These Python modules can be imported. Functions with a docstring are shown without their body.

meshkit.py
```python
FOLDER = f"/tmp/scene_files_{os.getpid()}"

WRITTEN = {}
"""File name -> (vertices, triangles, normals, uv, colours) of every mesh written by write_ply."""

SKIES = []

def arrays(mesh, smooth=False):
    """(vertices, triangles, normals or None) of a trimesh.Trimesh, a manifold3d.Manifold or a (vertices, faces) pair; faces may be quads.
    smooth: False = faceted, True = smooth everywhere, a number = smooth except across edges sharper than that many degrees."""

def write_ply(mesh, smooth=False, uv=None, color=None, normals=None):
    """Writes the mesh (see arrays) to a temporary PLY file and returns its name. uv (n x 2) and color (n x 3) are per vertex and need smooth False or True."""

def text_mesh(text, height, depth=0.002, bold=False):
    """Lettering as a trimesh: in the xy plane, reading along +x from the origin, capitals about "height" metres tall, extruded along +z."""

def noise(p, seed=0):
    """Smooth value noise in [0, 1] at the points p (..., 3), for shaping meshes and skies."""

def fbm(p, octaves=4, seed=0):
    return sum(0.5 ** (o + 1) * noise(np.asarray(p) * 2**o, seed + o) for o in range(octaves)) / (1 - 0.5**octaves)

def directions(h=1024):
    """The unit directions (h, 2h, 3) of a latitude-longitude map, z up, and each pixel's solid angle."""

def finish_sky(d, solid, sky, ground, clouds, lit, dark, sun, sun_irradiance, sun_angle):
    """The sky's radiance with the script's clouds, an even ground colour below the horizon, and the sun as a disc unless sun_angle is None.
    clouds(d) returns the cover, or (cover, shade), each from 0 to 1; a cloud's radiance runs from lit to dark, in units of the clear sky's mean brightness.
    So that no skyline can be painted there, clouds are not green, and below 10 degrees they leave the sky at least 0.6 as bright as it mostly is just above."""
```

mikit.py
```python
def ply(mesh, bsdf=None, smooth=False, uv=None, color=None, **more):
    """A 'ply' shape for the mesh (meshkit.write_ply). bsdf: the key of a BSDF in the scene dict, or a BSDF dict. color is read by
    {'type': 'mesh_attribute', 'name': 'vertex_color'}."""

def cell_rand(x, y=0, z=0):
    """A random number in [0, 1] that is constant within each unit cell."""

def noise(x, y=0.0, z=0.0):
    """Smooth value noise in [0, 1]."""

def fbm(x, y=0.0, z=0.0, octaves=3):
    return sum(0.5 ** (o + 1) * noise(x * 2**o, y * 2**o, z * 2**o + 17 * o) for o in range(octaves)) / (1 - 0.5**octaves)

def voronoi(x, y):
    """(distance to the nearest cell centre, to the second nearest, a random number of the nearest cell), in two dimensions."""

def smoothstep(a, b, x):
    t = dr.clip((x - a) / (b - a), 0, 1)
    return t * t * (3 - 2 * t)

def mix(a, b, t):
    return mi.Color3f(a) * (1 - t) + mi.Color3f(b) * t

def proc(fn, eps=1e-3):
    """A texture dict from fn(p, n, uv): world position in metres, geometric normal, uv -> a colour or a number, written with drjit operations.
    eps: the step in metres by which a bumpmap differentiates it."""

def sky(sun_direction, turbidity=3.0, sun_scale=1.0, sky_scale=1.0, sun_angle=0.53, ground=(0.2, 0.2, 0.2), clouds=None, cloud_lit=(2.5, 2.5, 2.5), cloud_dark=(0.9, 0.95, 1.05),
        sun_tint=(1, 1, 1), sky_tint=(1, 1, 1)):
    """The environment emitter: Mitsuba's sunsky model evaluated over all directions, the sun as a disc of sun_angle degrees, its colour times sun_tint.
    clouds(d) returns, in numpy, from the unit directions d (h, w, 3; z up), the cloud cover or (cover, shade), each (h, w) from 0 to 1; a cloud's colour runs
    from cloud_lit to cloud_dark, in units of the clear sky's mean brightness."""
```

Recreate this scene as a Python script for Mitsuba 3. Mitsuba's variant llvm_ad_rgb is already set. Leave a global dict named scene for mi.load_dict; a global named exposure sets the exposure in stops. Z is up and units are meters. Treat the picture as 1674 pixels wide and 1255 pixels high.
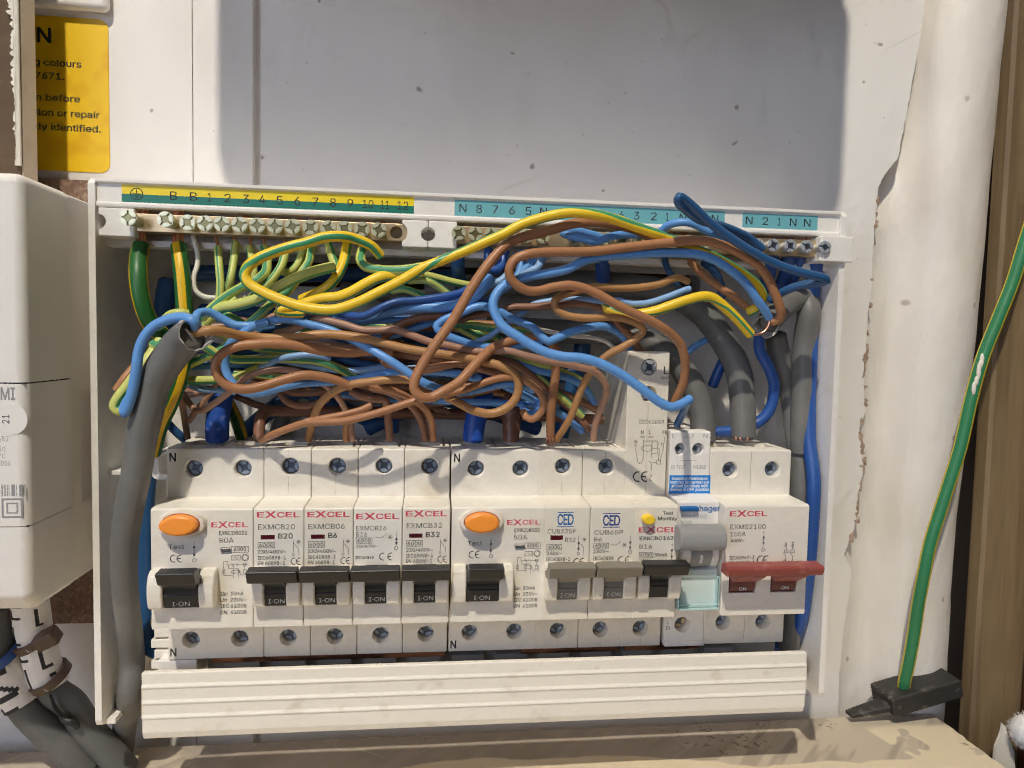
import math, numpy as np, trimesh, manifold3d as m3, shapely, mitsuba as mi, drjit as dr
import shapely.geometry as sg
import mikit, meshkit
from shapely import affinity, ops
from mikit import noise, fbm, voronoi, smoothstep, mix, proc
T = mi.ScalarTransform4f
S = 0.001                      # everything below is written in millimetres
# ------------------------------------------------------------------ camera, light, exposure
scene, labels = {}, {}
exposure = -0.04
scene['camera'] = {'type': 'perspective', 'fov': 71.822, 'fov_axis': 'x', 'near_clip': 0.01, 'far_clip': 20.0,
    'to_world': T().look_at(origin=[0.09843, -0.27779, 0.08389], target=[0.13301, 0.01968, 0.06613], up=[-0.01431, 0.06124, 0.99802])}
# warm unseen lamp, out of view up to the left, placed to cast the shadows
scene['unseen_lamp'] = {'type': 'sphere', 'center': [-0.18, -0.93, 1.42], 'radius': 0.021,
    'emitter': {'type': 'area', 'radiance': {'type': 'rgb', 'value': [5600, 5150, 4300]}}}
labels['unseen_lamp'] = {'label': 'unseen warm lamp high above to the left, out of view', 'category': 'lamp'}
# unseen window, placed at left for cool light; constant ambient stands for the room
scene['unseen_window'] = {'type': 'rectangle', 'to_world': T().look_at(origin=[-1.1, -1.65, 0.5], target=[0.1, 0, 0.05], up=[0, 0, 1]) @ T().scale([0.65, 0.6, 1]),
    'emitter': {'type': 'area', 'radiance': {'type': 'rgb', 'value': [2.1, 2.3, 2.9]}}}
labels['unseen_window'] = {'label': 'unseen window out of view at left, placed to give the cool light', 'category': 'window'}
scene['ambient_light'] = {'type': 'constant', 'radiance': {'type': 'rgb', 'value': [0.046, 0.046, 0.048]}}  # even ambient light from all sides
# ------------------------------------------------------------------ materials
def rgb(*c): return {'type': 'rgb', 'value': list(c)}
def srgb(r, g, b):
    f = lambda x: x / 12.92 if x <= .04045 else ((x + .055) / 1.055) ** 2.4
    return [f(v / 255) for v in (r, g, b)]
def plastic(c, rough=.45, spec=.5): return {'type': 'twosided', 'bsdf': {'type': 'principled', 'base_color': c if isinstance(c, dict) else rgb(*c), 'roughness': rough, 'specular': spec}}
def metal(c, rough=.3): return {'type': 'twosided', 'bsdf': {'type': 'principled', 'base_color': c if isinstance(c, dict) else rgb(*c), 'roughness': rough, 'metallic': .9}}
def bump(b, fn, scale, eps=4e-4):
    return {'type': 'twosided', 'bsdf': {'type': 'bumpmap', 'tex': proc(fn, eps), 'scale': scale, 'bsdf': b['bsdf']}}
def mottle(base, dark, f, lo=.55, hi=.8, amt=.5):
    def fn(p, n, uv):
        q = p * f
        a = smoothstep(lo, hi, fbm(q.x, q.y, q.z, 3)) * amt
        b = .97 + .05 * noise(q.x * 9, q.y * 9, q.z * 9)
        return mix(base, dark, a) * b
    return proc(fn)
scene['cream'] = plastic(mottle((.775, .735, .66), (.60, .54, .44), 70, .58, .85, .35), .42)
scene['cream_pale'] = plastic(mottle((.79, .755, .69), (.58, .50, .38), 95, .56, .85, .45), .42)
scene['cream_dark'] = plastic(mottle((.755, .71, .625), (.55, .47, .35), 80, .54, .82, .45), .42)
scene['cream_old'] = plastic(mottle((.74, .695, .605), (.56, .49, .38), 90, .56, .85, .4), .42)
scene['white_plastic'] = plastic(mottle((.80, .775, .74), (.6, .55, .48), 60, .6, .9, .3), .45)
scene['meter_white'] = plastic((.78, .755, .72), .5)
scene['trim_white'] = plastic(mottle((.80, .765, .70), (.5, .43, .33), 120, .66, .9, .4), .4)
def wall_fn(p, n, uv):
    a = fbm(p.x * 25, p.y * 25, p.z * 9, 3)
    wob = noise(p.x * 700, p.z * 700, 3.)
    wx, wz = p.x + .004 * (noise(p.x * 160, p.z * 160, 5.) - .5), p.z + .003 * (noise(p.x * 160, p.z * 160, 8.) - .5)
    d, _, r = voronoi(wx * 42, wz * 58)
    d2, _, r2 = voronoi(wx * 95 + 3, wz * 130)
    spot = smoothstep(.055 + .035 * r, .02, d * (1 + .6 * wob)) * dr.select(r > .82, .85, 0.)
    spot2 = smoothstep(.09, .03, d2 * (1 + .8 * wob)) * dr.select(r2 > .92, .5, 0.)
    scr = smoothstep(.035, .0, dr.abs(noise(p.x * 30 + p.z * 9, p.z * 34 - p.x * 20, 2.) - .5)) * smoothstep(.62, .7, fbm(p.x * 14, p.z * 14, 6., 2)) * .35
    c = mix((.80, .775, .745), (.66, .625, .575), smoothstep(.5, .8, a) * .45)
    c = mix(c, (.60, .56, .51), scr)
    return mix(c, (.22, .18, .14), dr.maximum(spot, spot2) * .85)
def paint_bump(p, n, uv): return fbm(p.x * 160, p.y * 160, p.z * 45, 3) + .25 * noise(p.x * 900, p.y * 900, p.z * 700)
scene['wall_paint'] = bump(plastic(proc(wall_fn), .55), paint_bump, .00055)
def pipe_fn(p, n, uv):
    a = fbm(p.x * 40, p.y * 40, p.z * 12, 3)
    c = mix((.72, .685, .635), (.57, .51, .43), smoothstep(.48, .8, a) * .6)
    d, _, r = voronoi(p.x * 90 + p.y * 30, p.z * 60)
    return mix(c, (.3, .24, .17), smoothstep(.12, .05, d) * dr.select(r > .9, .6, 0.))
scene['pipe_paint'] = bump(plastic(proc(pipe_fn), .5), paint_bump, .0006)
scene['crack_filler'] = plastic(mottle((.44, .33, .26), (.28, .19, .14), 300, .4, .7, .8), .9)
def shelf_fn(p, n, uv):
    x, y = p.x * 1000, p.y * 1000
    w = fbm(p.x * 40, p.y * 40, 1., 3) * 34
    g = fbm((p.x + p.y * .8) * 22, (p.y - p.x) * 150, 2., 3)
    m = fbm(p.x * 22, p.y * 22, 6., 3)
    base = mix((.34, .29, .24), (.43, .37, .315), smoothstep(.35, .7, m * .75 + g * .25))
    scr = smoothstep(.03, .0, dr.abs(noise(p.x * 60 + p.y * 30, p.y * 90 - p.x * 50, 2.) - .5)) * smoothstep(.55, .65, fbm(p.x * 30, p.y * 30, 3., 2))
    base = mix(base, (.55, .48, .40), scr * .5)
    pale = smoothstep(0, 4, x - 214 - (y - 8) * 1.7 - w * .5 + 10) * .85
    left = smoothstep(6, -10, x + (y - 28) * 1.2 + w * .4 - 8) * .8
    base = mix(base, mix((.53, .455, .36), (.38, .32, .255), smoothstep(.42, .66, g)), dr.maximum(pale, left))
    cream = smoothstep(0, 3, x - 308 + (y - 20) * .35 - w * .6 + 12) * smoothstep(.30, .36, fbm(p.x * 80, p.y * 80, 7., 3)) * smoothstep(2, -3, y - 27 + w * .25 - 6)
    cream2 = smoothstep(0, 1.5, 17.5 - y - w * .25 + 4 - smoothstep(185, 235, x) * 12 - smoothstep(110, 40, x) * 10)
    c = mix(base, (.70, .60, .44), dr.maximum(cream, cream2))
    fleck = smoothstep(.7, .8, noise(p.x * 700, p.y * 700, 4.)) * smoothstep(.62, .72, fbm(p.x * 45, p.y * 45, 9., 2))
    return mix(c, (.16, .12, .08), fleck * .7)
scene['shelf_board'] = bump(plastic(proc(shelf_fn), .75), lambda p, n, uv: fbm(p.x * 260, p.y * 260, p.z * 260, 3), .0007)
def wood_fn(p, n, uv):
    g = fbm(p.x * 160, p.y * 160, p.z * 7, 3)
    return mix((.215, .152, .08), (.14, .093, .047), smoothstep(.35, .7, g)) * (.9 + .2 * noise(p.x * 800, p.y * 800, p.z * 60))
scene['post_wood'] = plastic(proc(wood_fn), .6)
scene['dark_wood'] = plastic((.24, .185, .135), .8)
def chip_fn(p, n, uv):
    d, _, r = voronoi(p.x * 900, p.z * 700)
    return mix((.17, .10, .07), (.36, .25, .19), r * r * .8 * fbm(p.x * 90, p.z * 90, 1., 3) * 1.6)
scene['chipboard'] = plastic(proc(chip_fn), .8)
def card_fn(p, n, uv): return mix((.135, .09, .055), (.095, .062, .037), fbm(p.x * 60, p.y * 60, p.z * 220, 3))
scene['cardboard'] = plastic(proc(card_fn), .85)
scene['torn_paper'] = plastic((.78, .74, .66), .9)
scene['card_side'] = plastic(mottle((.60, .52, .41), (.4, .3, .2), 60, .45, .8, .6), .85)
def copper_fn(p, n, uv): return mix((.42, .20, .09), (.22, .10, .05), smoothstep(.35, .7, fbm(p.x * 90, p.y * 90, p.z * 20, 3)))
scene['copper_pipe_metal'] = metal(proc(copper_fn), .45)
def busbar_fn(p, n, uv): return mix((.62, .30, .16), (.13, .07, .05), smoothstep(.35, .6, fbm(p.x * 70, p.y * 200, p.z * 200, 3)))
scene['busbar_copper'] = metal(proc(busbar_fn), .4)
scene['copper'] = metal((.72, .36, .24), .3)
scene['brass'] = metal((.70, .54, .33), .38)
scene['zinc'] = {'type': 'twosided', 'bsdf': {'type': 'principled', 'base_color': rgb(.70, .70, .50), 'roughness': .26, 'metallic': .45}}
scene['zinc_cool'] = {'type': 'twosided', 'bsdf': {'type': 'principled', 'base_color': rgb(.62, .66, .70), 'roughness': .28, 'metallic': .5}}
scene['slot_shade'] = metal((.30, .27, .14), .35)  # screw slot inserts, shade of the recess put into their colour
scene['slot_shade_blue'] = metal((.15, .17, .22), .4)  # same painted slot shade for the bluish screws
scene['tail_grey'] = plastic(mottle((.095, .098, .098), (.20, .19, .17), 60, .5, .85, .5), .5)
scene['screw_dark'] = {'type': 'twosided', 'bsdf': {'type': 'principled', 'base_color': rgb(.36, .43, .54), 'roughness': .3, 'metallic': .5}}
scene['black_plastic'] = plastic((.018, .018, .020), .35)
scene['rubber_black'] = plastic(mottle((.025, .024, .023), (.22, .20, .18), 240, .6, .85, .5), .55)
scene['lever_grey'] = plastic((.22, .20, .165), .45)
scene['rotor_grey'] = plastic((.15, .145, .135), .45)
scene['mid_grey'] = plastic((.30, .30, .30), .4)
scene['switch_red'] = plastic(mottle((.27, .06, .05), (.40, .16, .14), 300, .55, .8, .5), .42)
scene['switch_red_dark'] = plastic((.12, .03, .03), .45)
scene['window_red'] = plastic((.07, .006, .012), .25)
scene['window_grey'] = plastic((.22, .24, .28), .4)
scene['orange'] = plastic((.93, .32, .045), .35)
scene['button_yellow'] = plastic((.90, .60, .035), .4)
scene['print_black'] = plastic((.02, .02, .022), .6)
scene['print_red'] = plastic((.55, .055, .10), .55)
scene['print_white'] = plastic((.62, .62, .62), .6)
scene['print_grey'] = plastic((.27, .27, .28), .6)
scene['print_blue'] = plastic((.012, .12, .36), .5)
scene['print_navy'] = plastic((.018, .05, .22), .5)
scene['sticker_blue'] = plastic((.015, .20, .60), .45)
scene['sticker_white'] = plastic((.80, .80, .80), .5)
def sticker_fn(p, n, uv): return mix((.88, .56, .008), (.78, .44, .006), smoothstep(.5, .8, fbm(p.x * 80, p.y * 80, p.z * 80, 3)))
scene['sticker_yellow'] = plastic(proc(sticker_fn), .45)
scene['label_yellow'] = plastic((.85, .66, .015), .4)
scene['label_green'] = plastic((.012, .17, .13), .4)
scene['label_blue'] = plastic((.16, .44, .50), .4)
scene['clear_plastic'] = {'type': 'thindielectric', 'int_ior': 1.45}
scene['tinted_edge'] = plastic((.45, .62, .62), .2)
scene['tinted_card'] = plastic((.66, .76, .73), .5)
scene['tie_brown'] = plastic((.085, .05, .036), .35)
scene['tie_blue'] = plastic((.02, .07, .26), .4)
scene['tape_white'] = plastic(mottle((.76, .73, .69), (.5, .42, .3), 150, .62, .85, .5), .5)
def soil(c, d, f=90): return mottle(c, d, f, .5, .85, .4)
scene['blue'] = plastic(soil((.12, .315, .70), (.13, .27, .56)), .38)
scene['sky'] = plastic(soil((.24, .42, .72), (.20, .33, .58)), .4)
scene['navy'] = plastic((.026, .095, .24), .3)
scene['cobalt'] = plastic(soil((.026, .092, .34), (.05, .12, .33)), .38)
scene['sleeve'] = plastic(mottle((.018, .085, .42), (.28, .36, .60), 420, .62, .85, .45), .45)
scene['sleevebrown'] = plastic(mottle((.17, .075, .048), (.35, .22, .17), 200, .62, .85, .5), .4)
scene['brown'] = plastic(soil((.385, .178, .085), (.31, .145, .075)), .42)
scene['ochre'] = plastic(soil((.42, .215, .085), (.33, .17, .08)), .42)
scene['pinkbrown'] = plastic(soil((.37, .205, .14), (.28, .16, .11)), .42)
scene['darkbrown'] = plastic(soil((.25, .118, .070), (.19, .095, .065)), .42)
scene['white'] = plastic((.72, .68, .60), .45)
scene['grey'] = plastic(mottle((.150, .150, .146), (.26, .25, .23), 55, .5, .85, .45), .5)
scene['sheath_inside'] = plastic((.40, .385, .365), .6)
scene['cable_filler'] = plastic((.16, .15, .14), .9)
def striped(base, stripe, hw):
    def fn(p, n, uv):
        d = dr.abs(uv.x * 2 - dr.floor(uv.x * 2 + .5)) * 180     # degrees from the nearer of the two stripes
        edge = hw + 5 * (noise(uv.y * 60, 2.) - .5)
        k = smoothstep(edge + 1.5, edge - 1.5, d)
        return mix(base, stripe, k) * (.92 + .14 * fbm(p.x * 120, p.y * 120, p.z * 120, 2))
    return proc(fn)
for _h in (10, 14, 18, 22, 26, 30, 36):
    scene[f'gy_{_h}'] = plastic(striped((.86, .58, .03), (.06, .30, .14), _h), .38)
    scene[f'gyold_{_h}'] = plastic(striped((.55, .58, .16), (.07, .30, .15), _h), .42)
scene['gythick_26'] = plastic(striped((.02, .12, .028), (.72, .44, .012), 26), .42)
scene['gythick_36'] = plastic(striped((.02, .11, .022), (.66, .42, .02), 24), .42)
scene['earth_pvc'] = plastic(striped((.03, .20, .085), (.60, .47, .04), 36), .45)
# ------------------------------------------------------------------ helpers
used = {}
def key_of(name):
    n = used.get(name, 0); used[name] = n + 1
    return name if n == 0 else f'{name}_{n:03d}'
def arr(mesh):
    if hasattr(mesh, 'to_mesh'):
        m = mesh.to_mesh(); return np.array(m.vert_properties[:, :3], float), np.array(m.tri_verts)
    return np.array(mesh.vertices, float), np.array(mesh.faces)
def put(key, mesh, bsdf, smooth=35):
    v, f = arr(mesh) if not isinstance(mesh, tuple) else mesh
    scene[key] = mikit.ply((np.asarray(v) * S, f), bsdf, smooth)
    return key
def part(holder, name, mesh, bsdf, smooth=35, label=None):
    k = key_of(holder + '__' + name); put(k, mesh, bsdf, smooth)
    if label: labels[k] = {'label': label}
    return k
def thing(name, label, cat, group=None, kind=None):
    k = key_of(name); labels[k] = {'label': label, 'category': cat}
    if group: labels[k]['group'] = group
    if kind: labels[k]['kind'] = kind
    return k
def single(name, mesh, bsdf, label, cat, group=None, smooth=35):
    return put(thing(name, label, cat, group), mesh, bsdf, smooth)
def struct(name, mesh=None, bsdf=None, label=None, smooth=False):
    k = key_of(name); labels[k] = {'kind': 'structure', **({'label': label} if label else {})}
    if mesh is not None: put(k, mesh, bsdf, smooth)
    return k
def cat(*ms): return trimesh.util.concatenate([trimesh.Trimesh(*arr(m), process=False) for m in ms])
def man(mesh):
    v, f = arr(mesh)
    out = m3.Manifold(m3.Mesh(np.asarray(v, np.float32), np.asarray(f, np.uint32)))
    if out.is_empty(): raise ValueError(f'not a closed mesh: {out.status()}')
    return out
def box(x0, x1, y0, y1, z0, z1): return m3.Manifold.cube((x1 - x0, y1 - y0, z1 - z0)).translate((x0, y0, z0))
def rbox(x0, x1, y0, y1, z0, z1, r=.6, seg=12):
    s = m3.Manifold.sphere(r, seg)
    return m3.Manifold.batch_hull([s.translate((x, y, z)) for x in (x0 + r, x1 - r) for y in (y0 + r, y1 - r) for z in (z0 + r, z1 - r)])
def ycyl(x, z, r, y0, y1, n=28, r2=None): return m3.Manifold.cylinder(y1 - y0, r, r if r2 is None else r2, n).rotate((-90, 0, 0)).translate((x, y0, z))
def xcyl(y, z, r, x0, x1, n=40): return m3.Manifold.cylinder(x1 - x0, r, r, n).rotate((0, 90, 0)).translate((x0, y, z))
def inset(poly, c):
    p = np.asarray(poly, float); a, b = p - np.roll(p, 1, 0), np.roll(p, -1, 0) - p
    a /= np.linalg.norm(a, axis=1, keepdims=True); b /= np.linalg.norm(b, axis=1, keepdims=True)
    na, nb = np.c_[-a[:, 1], a[:, 0]], np.c_[-b[:, 1], b[:, 0]]
    return p + (na + nb) / (1 + (na * nb).sum(1))[:, None] * c
def rounded(poly, r, n=4):
    """The polygon (counter-clockwise) with its corners cut to small arcs."""
    p, out = np.asarray(poly, float), []
    for i in range(len(p)):
        a, b, c = p[i - 1], p[i], p[(i + 1) % len(p)]
        u, w = a - b, c - b; lu, lw = np.linalg.norm(u), np.linalg.norm(w)
        d = min(r, lu * .45, lw * .45); s, e = b + u / lu * d, b + w / lw * d
        for t in np.linspace(0, 1, n): out.append((1 - t) ** 2 * s + 2 * t * (1 - t) * b + t * t * e)
    return np.array(out)
def prism_x(poly, x0, x1, c=.35, r=.5):
    """A profile in (y, z) run along x, its corners rounded and its ends chamfered."""
    q = sg.Polygon(poly)
    p = np.array(poly, float) if q.exterior.is_ccw else np.array(poly[::-1], float)
    if r: p = rounded(p, r)
    rings = [(x0, inset(p, c)), (x0 + c, p), (x1 - c, p), (x1, inset(p, c))]
    v = np.vstack([np.c_[np.full(len(q), x), q] for x, q in rings]); n = len(p); f = []
    for k in range(3):
        for i in range(n):
            j = (i + 1) % n; f += [(k * n + i, k * n + j, (k + 1) * n + j), (k * n + i, (k + 1) * n + j, (k + 1) * n + i)]
    cap = np.array(m3.triangulate([rings[0][1]])).reshape(-1, 3)
    return trimesh.Trimesh(v, np.vstack([np.array(f), cap[:, ::-1], cap + 3 * n]), process=False)
def extrude_y(geom, y0, y1):
    """A shapely shape in (x, z) run from y0 to y1."""
    out = []
    for g in getattr(geom, 'geoms', [geom]):
        if g.area < 1e-6: continue
        m = trimesh.creation.extrude_polygon(g, y1 - y0, engine='earcut')
        v = np.array(m.vertices); out.append(trimesh.Trimesh(np.c_[v[:, 0], y1 - v[:, 2], v[:, 1]], m.faces, process=False))
    return trimesh.util.concatenate(out)
def lettering(lines, depth=.05):
    """lines: (text, (x, y, z) left end of the base line, x of the right end, height of the capitals[, bold])."""
    out = []
    for t, o, x1, h, *b in lines:
        b = b or [h < 1.55]      # small print comes out heavy
        m = meshkit.text_mesh(t, h, depth, bool(b and b[0])); v = np.array(m.vertices)
        lo, hi = v[:, 0].min(), v[:, 0].max()
        v[:, 0] = (v[:, 0] - lo) / (hi - lo) * (x1 - o[0]) if x1 else v[:, 0]
        out.append(trimesh.Trimesh(np.c_[o[0] + v[:, 0], o[1] - v[:, 2], o[2] + v[:, 1]], m.faces, process=False))
    return trimesh.util.concatenate(out)
def strokes(lines, w=.22, y=0, depth=.05):
    """Thin printed lines; each is a list of (x, y, z) points or a ready shapely shape in (x, z)."""
    g = ops.unary_union([sg.LineString([(q[0], q[2]) for q in l]).buffer(w / 2, cap_style=2, join_style=2) if isinstance(l, list) else l for l in lines])
    return extrude_y(g, y - depth, y - .004)
def ring(x, z, r, w=.25): return sg.Point(x, z).buffer(r + w / 2, 24).difference(sg.Point(x, z).buffer(r - w / 2, 24))
def frame(x0, z0, x1, z1, w=.2): return sg.box(min(x0, x1), min(z0, z1), max(x0, x1), max(z0, z1)).exterior.buffer(w / 2, join_style=2)
def ce(x, z, h, gap, w=None):
    """The two letters of the conformity mark as arcs; (x, z) is the left bottom."""
    r, w = h / 2, w or h * .13
    def arc(cx, half=75): return sg.LineString([(cx + r * math.cos(a), z + r + r * math.sin(a)) for a in np.radians(np.linspace(half, 360 - half, 24))]).buffer(w / 2, cap_style=2)
    a, b = arc(x + r), arc(x + r + gap)
    return ops.unary_union([a, b, sg.box(x + gap, z + r - w / 2, x + gap + r * .95, z + r + w / 2)])
def arrow(x, z0, z1, s=.55):
    return ops.unary_union([sg.box(x - .11, z0, x + .11, z1), sg.Polygon([(x - s, z0 + 1.2), (x + s, z0 + 1.2), (x, z0)]), sg.Polygon([(x - s, z1 - 1.2), (x + s, z1 - 1.2), (x, z1)])])
def star(x, z, r):
    return ops.unary_union([sg.LineString([(x - r * math.cos(a), z - r * math.sin(a)), (x + r * math.cos(a), z + r * math.sin(a))]).buffer(.1) for a in (0, math.pi / 3, 2 * math.pi / 3)])
# tubes -------------------------------------------------------------
def spline(p, step=1.6):
    p = np.asarray(p, float)
    q = np.vstack([2 * p[0] - p[1], p, 2 * p[-1] - p[-2]]); out, par = [], []
    for i in range(1, len(q) - 2):
        a, b, c, d = q[i - 1:i + 3]
        t = np.cumsum([0] + [max(np.linalg.norm(w - u), 1e-6) ** .5 for u, w in ((a, b), (b, c), (c, d))])
        k = max(2, int(np.linalg.norm(c - b) / step) + 1)
        for s in np.linspace(t[1], t[2], k, endpoint=False):
            A1 = (t[1] - s) / t[1] * a + s / t[1] * b
            A2 = (t[2] - s) / (t[2] - t[1]) * b + (s - t[1]) / (t[2] - t[1]) * c
            A3 = (t[3] - s) / (t[3] - t[2]) * c + (s - t[2]) / (t[3] - t[2]) * d
            B1 = (t[2] - s) / t[2] * A1 + s / t[2] * A2
            B2 = (t[3] - s) / (t[3] - t[1]) * A2 + (s - t[1]) / (t[3] - t[1]) * A3
            out.append((t[2] - s) / (t[2] - t[1]) * B1 + (s - t[1]) / (t[2] - t[1]) * B2)
            par.append((i - 1 + (s - t[1]) / (t[2] - t[1])) / (len(p) - 1))
    return np.vstack([out, p[-1]]), np.r_[par, 1.]
def tube(pts, r, sides=12, stripe=None, ends=True, step=1.6, wobble=0, seed=0):
    """(vertices, triangles, normals, uv) of a bent wire; uv.x runs once round it from the stripe's middle, uv.y along it in metres."""
    c, par = spline(pts, step)
    if wobble: c = c + (meshkit.fbm(np.c_[c * .05, ] + seed * 7.3, 2, seed)[:, None] - .5) * wobble * np.array([.3, 0, 1.])
    rad = np.interp(par, np.linspace(0, 1, len(np.atleast_1d(r))), np.atleast_1d(r)) if np.ndim(r) else np.full(len(c), float(r))
    t = np.gradient(c, axis=0); t /= np.linalg.norm(t, axis=1, keepdims=True)
    front = np.array([0, -1., 0]); f = front - t * (t @ front)[:, None]
    ln = np.linalg.norm(f, axis=1); good = ln > .35
    for i in range(len(f)):
        if not good[i] and i > 0:
            g = f[i - 1] - t[i] * (t[i] @ f[i - 1]); f[i] = g / np.linalg.norm(g)
        else: f[i] /= max(ln[i], 1e-6)
    b = np.cross(f, t)
    L = np.r_[0, np.cumsum(np.linalg.norm(np.diff(c, axis=0), axis=1))]
    if ends:      # rounded-over ends
        for s in (0, -1):
            d = -t[0] if s == 0 else t[-1]
            e = c[s] + d * rad[s] * .25
            c = np.vstack([e, c]) if s == 0 else np.vstack([c, e])
            rad = np.r_[rad[0] * .72, rad] if s == 0 else np.r_[rad, rad[-1] * .72]
            t, f, b = (np.vstack([w[0], w]) if s == 0 else np.vstack([w, w[-1]]) for w in (t, f, b))
            L, par = (np.r_[w[0], w] if s == 0 else np.r_[w, w[-1]] for w in (L, par))
    n = len(c); k = sides + 1; ang = np.linspace(0, 2 * np.pi, k)
    st = stripe or [(0, 0), (1, 0)]
    a0 = np.radians(np.interp(par, [q[0] for q in st], [q[1] for q in st]))
    A = ang[None] + a0[:, None]
    nor = np.cos(A)[..., None] * f[:, None] + np.sin(A)[..., None] * b[:, None]
    v = c[:, None] + nor * rad[:, None, None]
    uv = np.stack([np.broadcast_to(ang / (2 * np.pi), (n, k)), np.broadcast_to(L[:, None] * S, (n, k))], -1)
    i, j = np.meshgrid(np.arange(n - 1), np.arange(sides), indexing='ij')
    a, bq = i * k + j, (i + 1) * k + j
    F = np.concatenate([np.stack([a, a + 1, bq + 1], -1).reshape(-1, 3), np.stack([a, bq + 1, bq], -1).reshape(-1, 3)])
    v, nor, uv = v.reshape(-1, 3), nor.reshape(-1, 3), uv.reshape(-1, 2)
    if ends:
        for s, w in ((0, -t[0]), (n - 1, t[-1])):
            m = len(v); v = np.vstack([v, c[s] + w * rad[s] * .12]); nor = np.vstack([nor, w]); uv = np.vstack([uv, uv[s * k]])
            r0 = s * k + np.arange(sides)
            F = np.vstack([F, np.stack([r0, np.full(sides, m), r0 + 1], -1) if s == 0 else np.stack([r0, r0 + 1, np.full(sides, m)], -1)])
    fn = np.cross(v[F[:, 1]] - v[F[:, 0]], v[F[:, 2]] - v[F[:, 0]])
    flip = (fn * nor[F].mean(1)).sum(1) < 0
    F[flip] = F[flip][:, ::-1]
    return v, F, nor, uv
def put_tube(key, tb, bsdf):
    v, F, nor, uv = tb
    scene[key] = {'type': 'ply', 'filename': meshkit.write_ply((v * S, F), False, uv, None, normals=nor), 'face_normals': False, 'bsdf': {'type': 'ref', 'id': bsdf}}
    return key
def tube_mesh(*a, **k):
    v, F, _, _ = tube(*a, **k); return trimesh.Trimesh(v, F, process=False)
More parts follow.
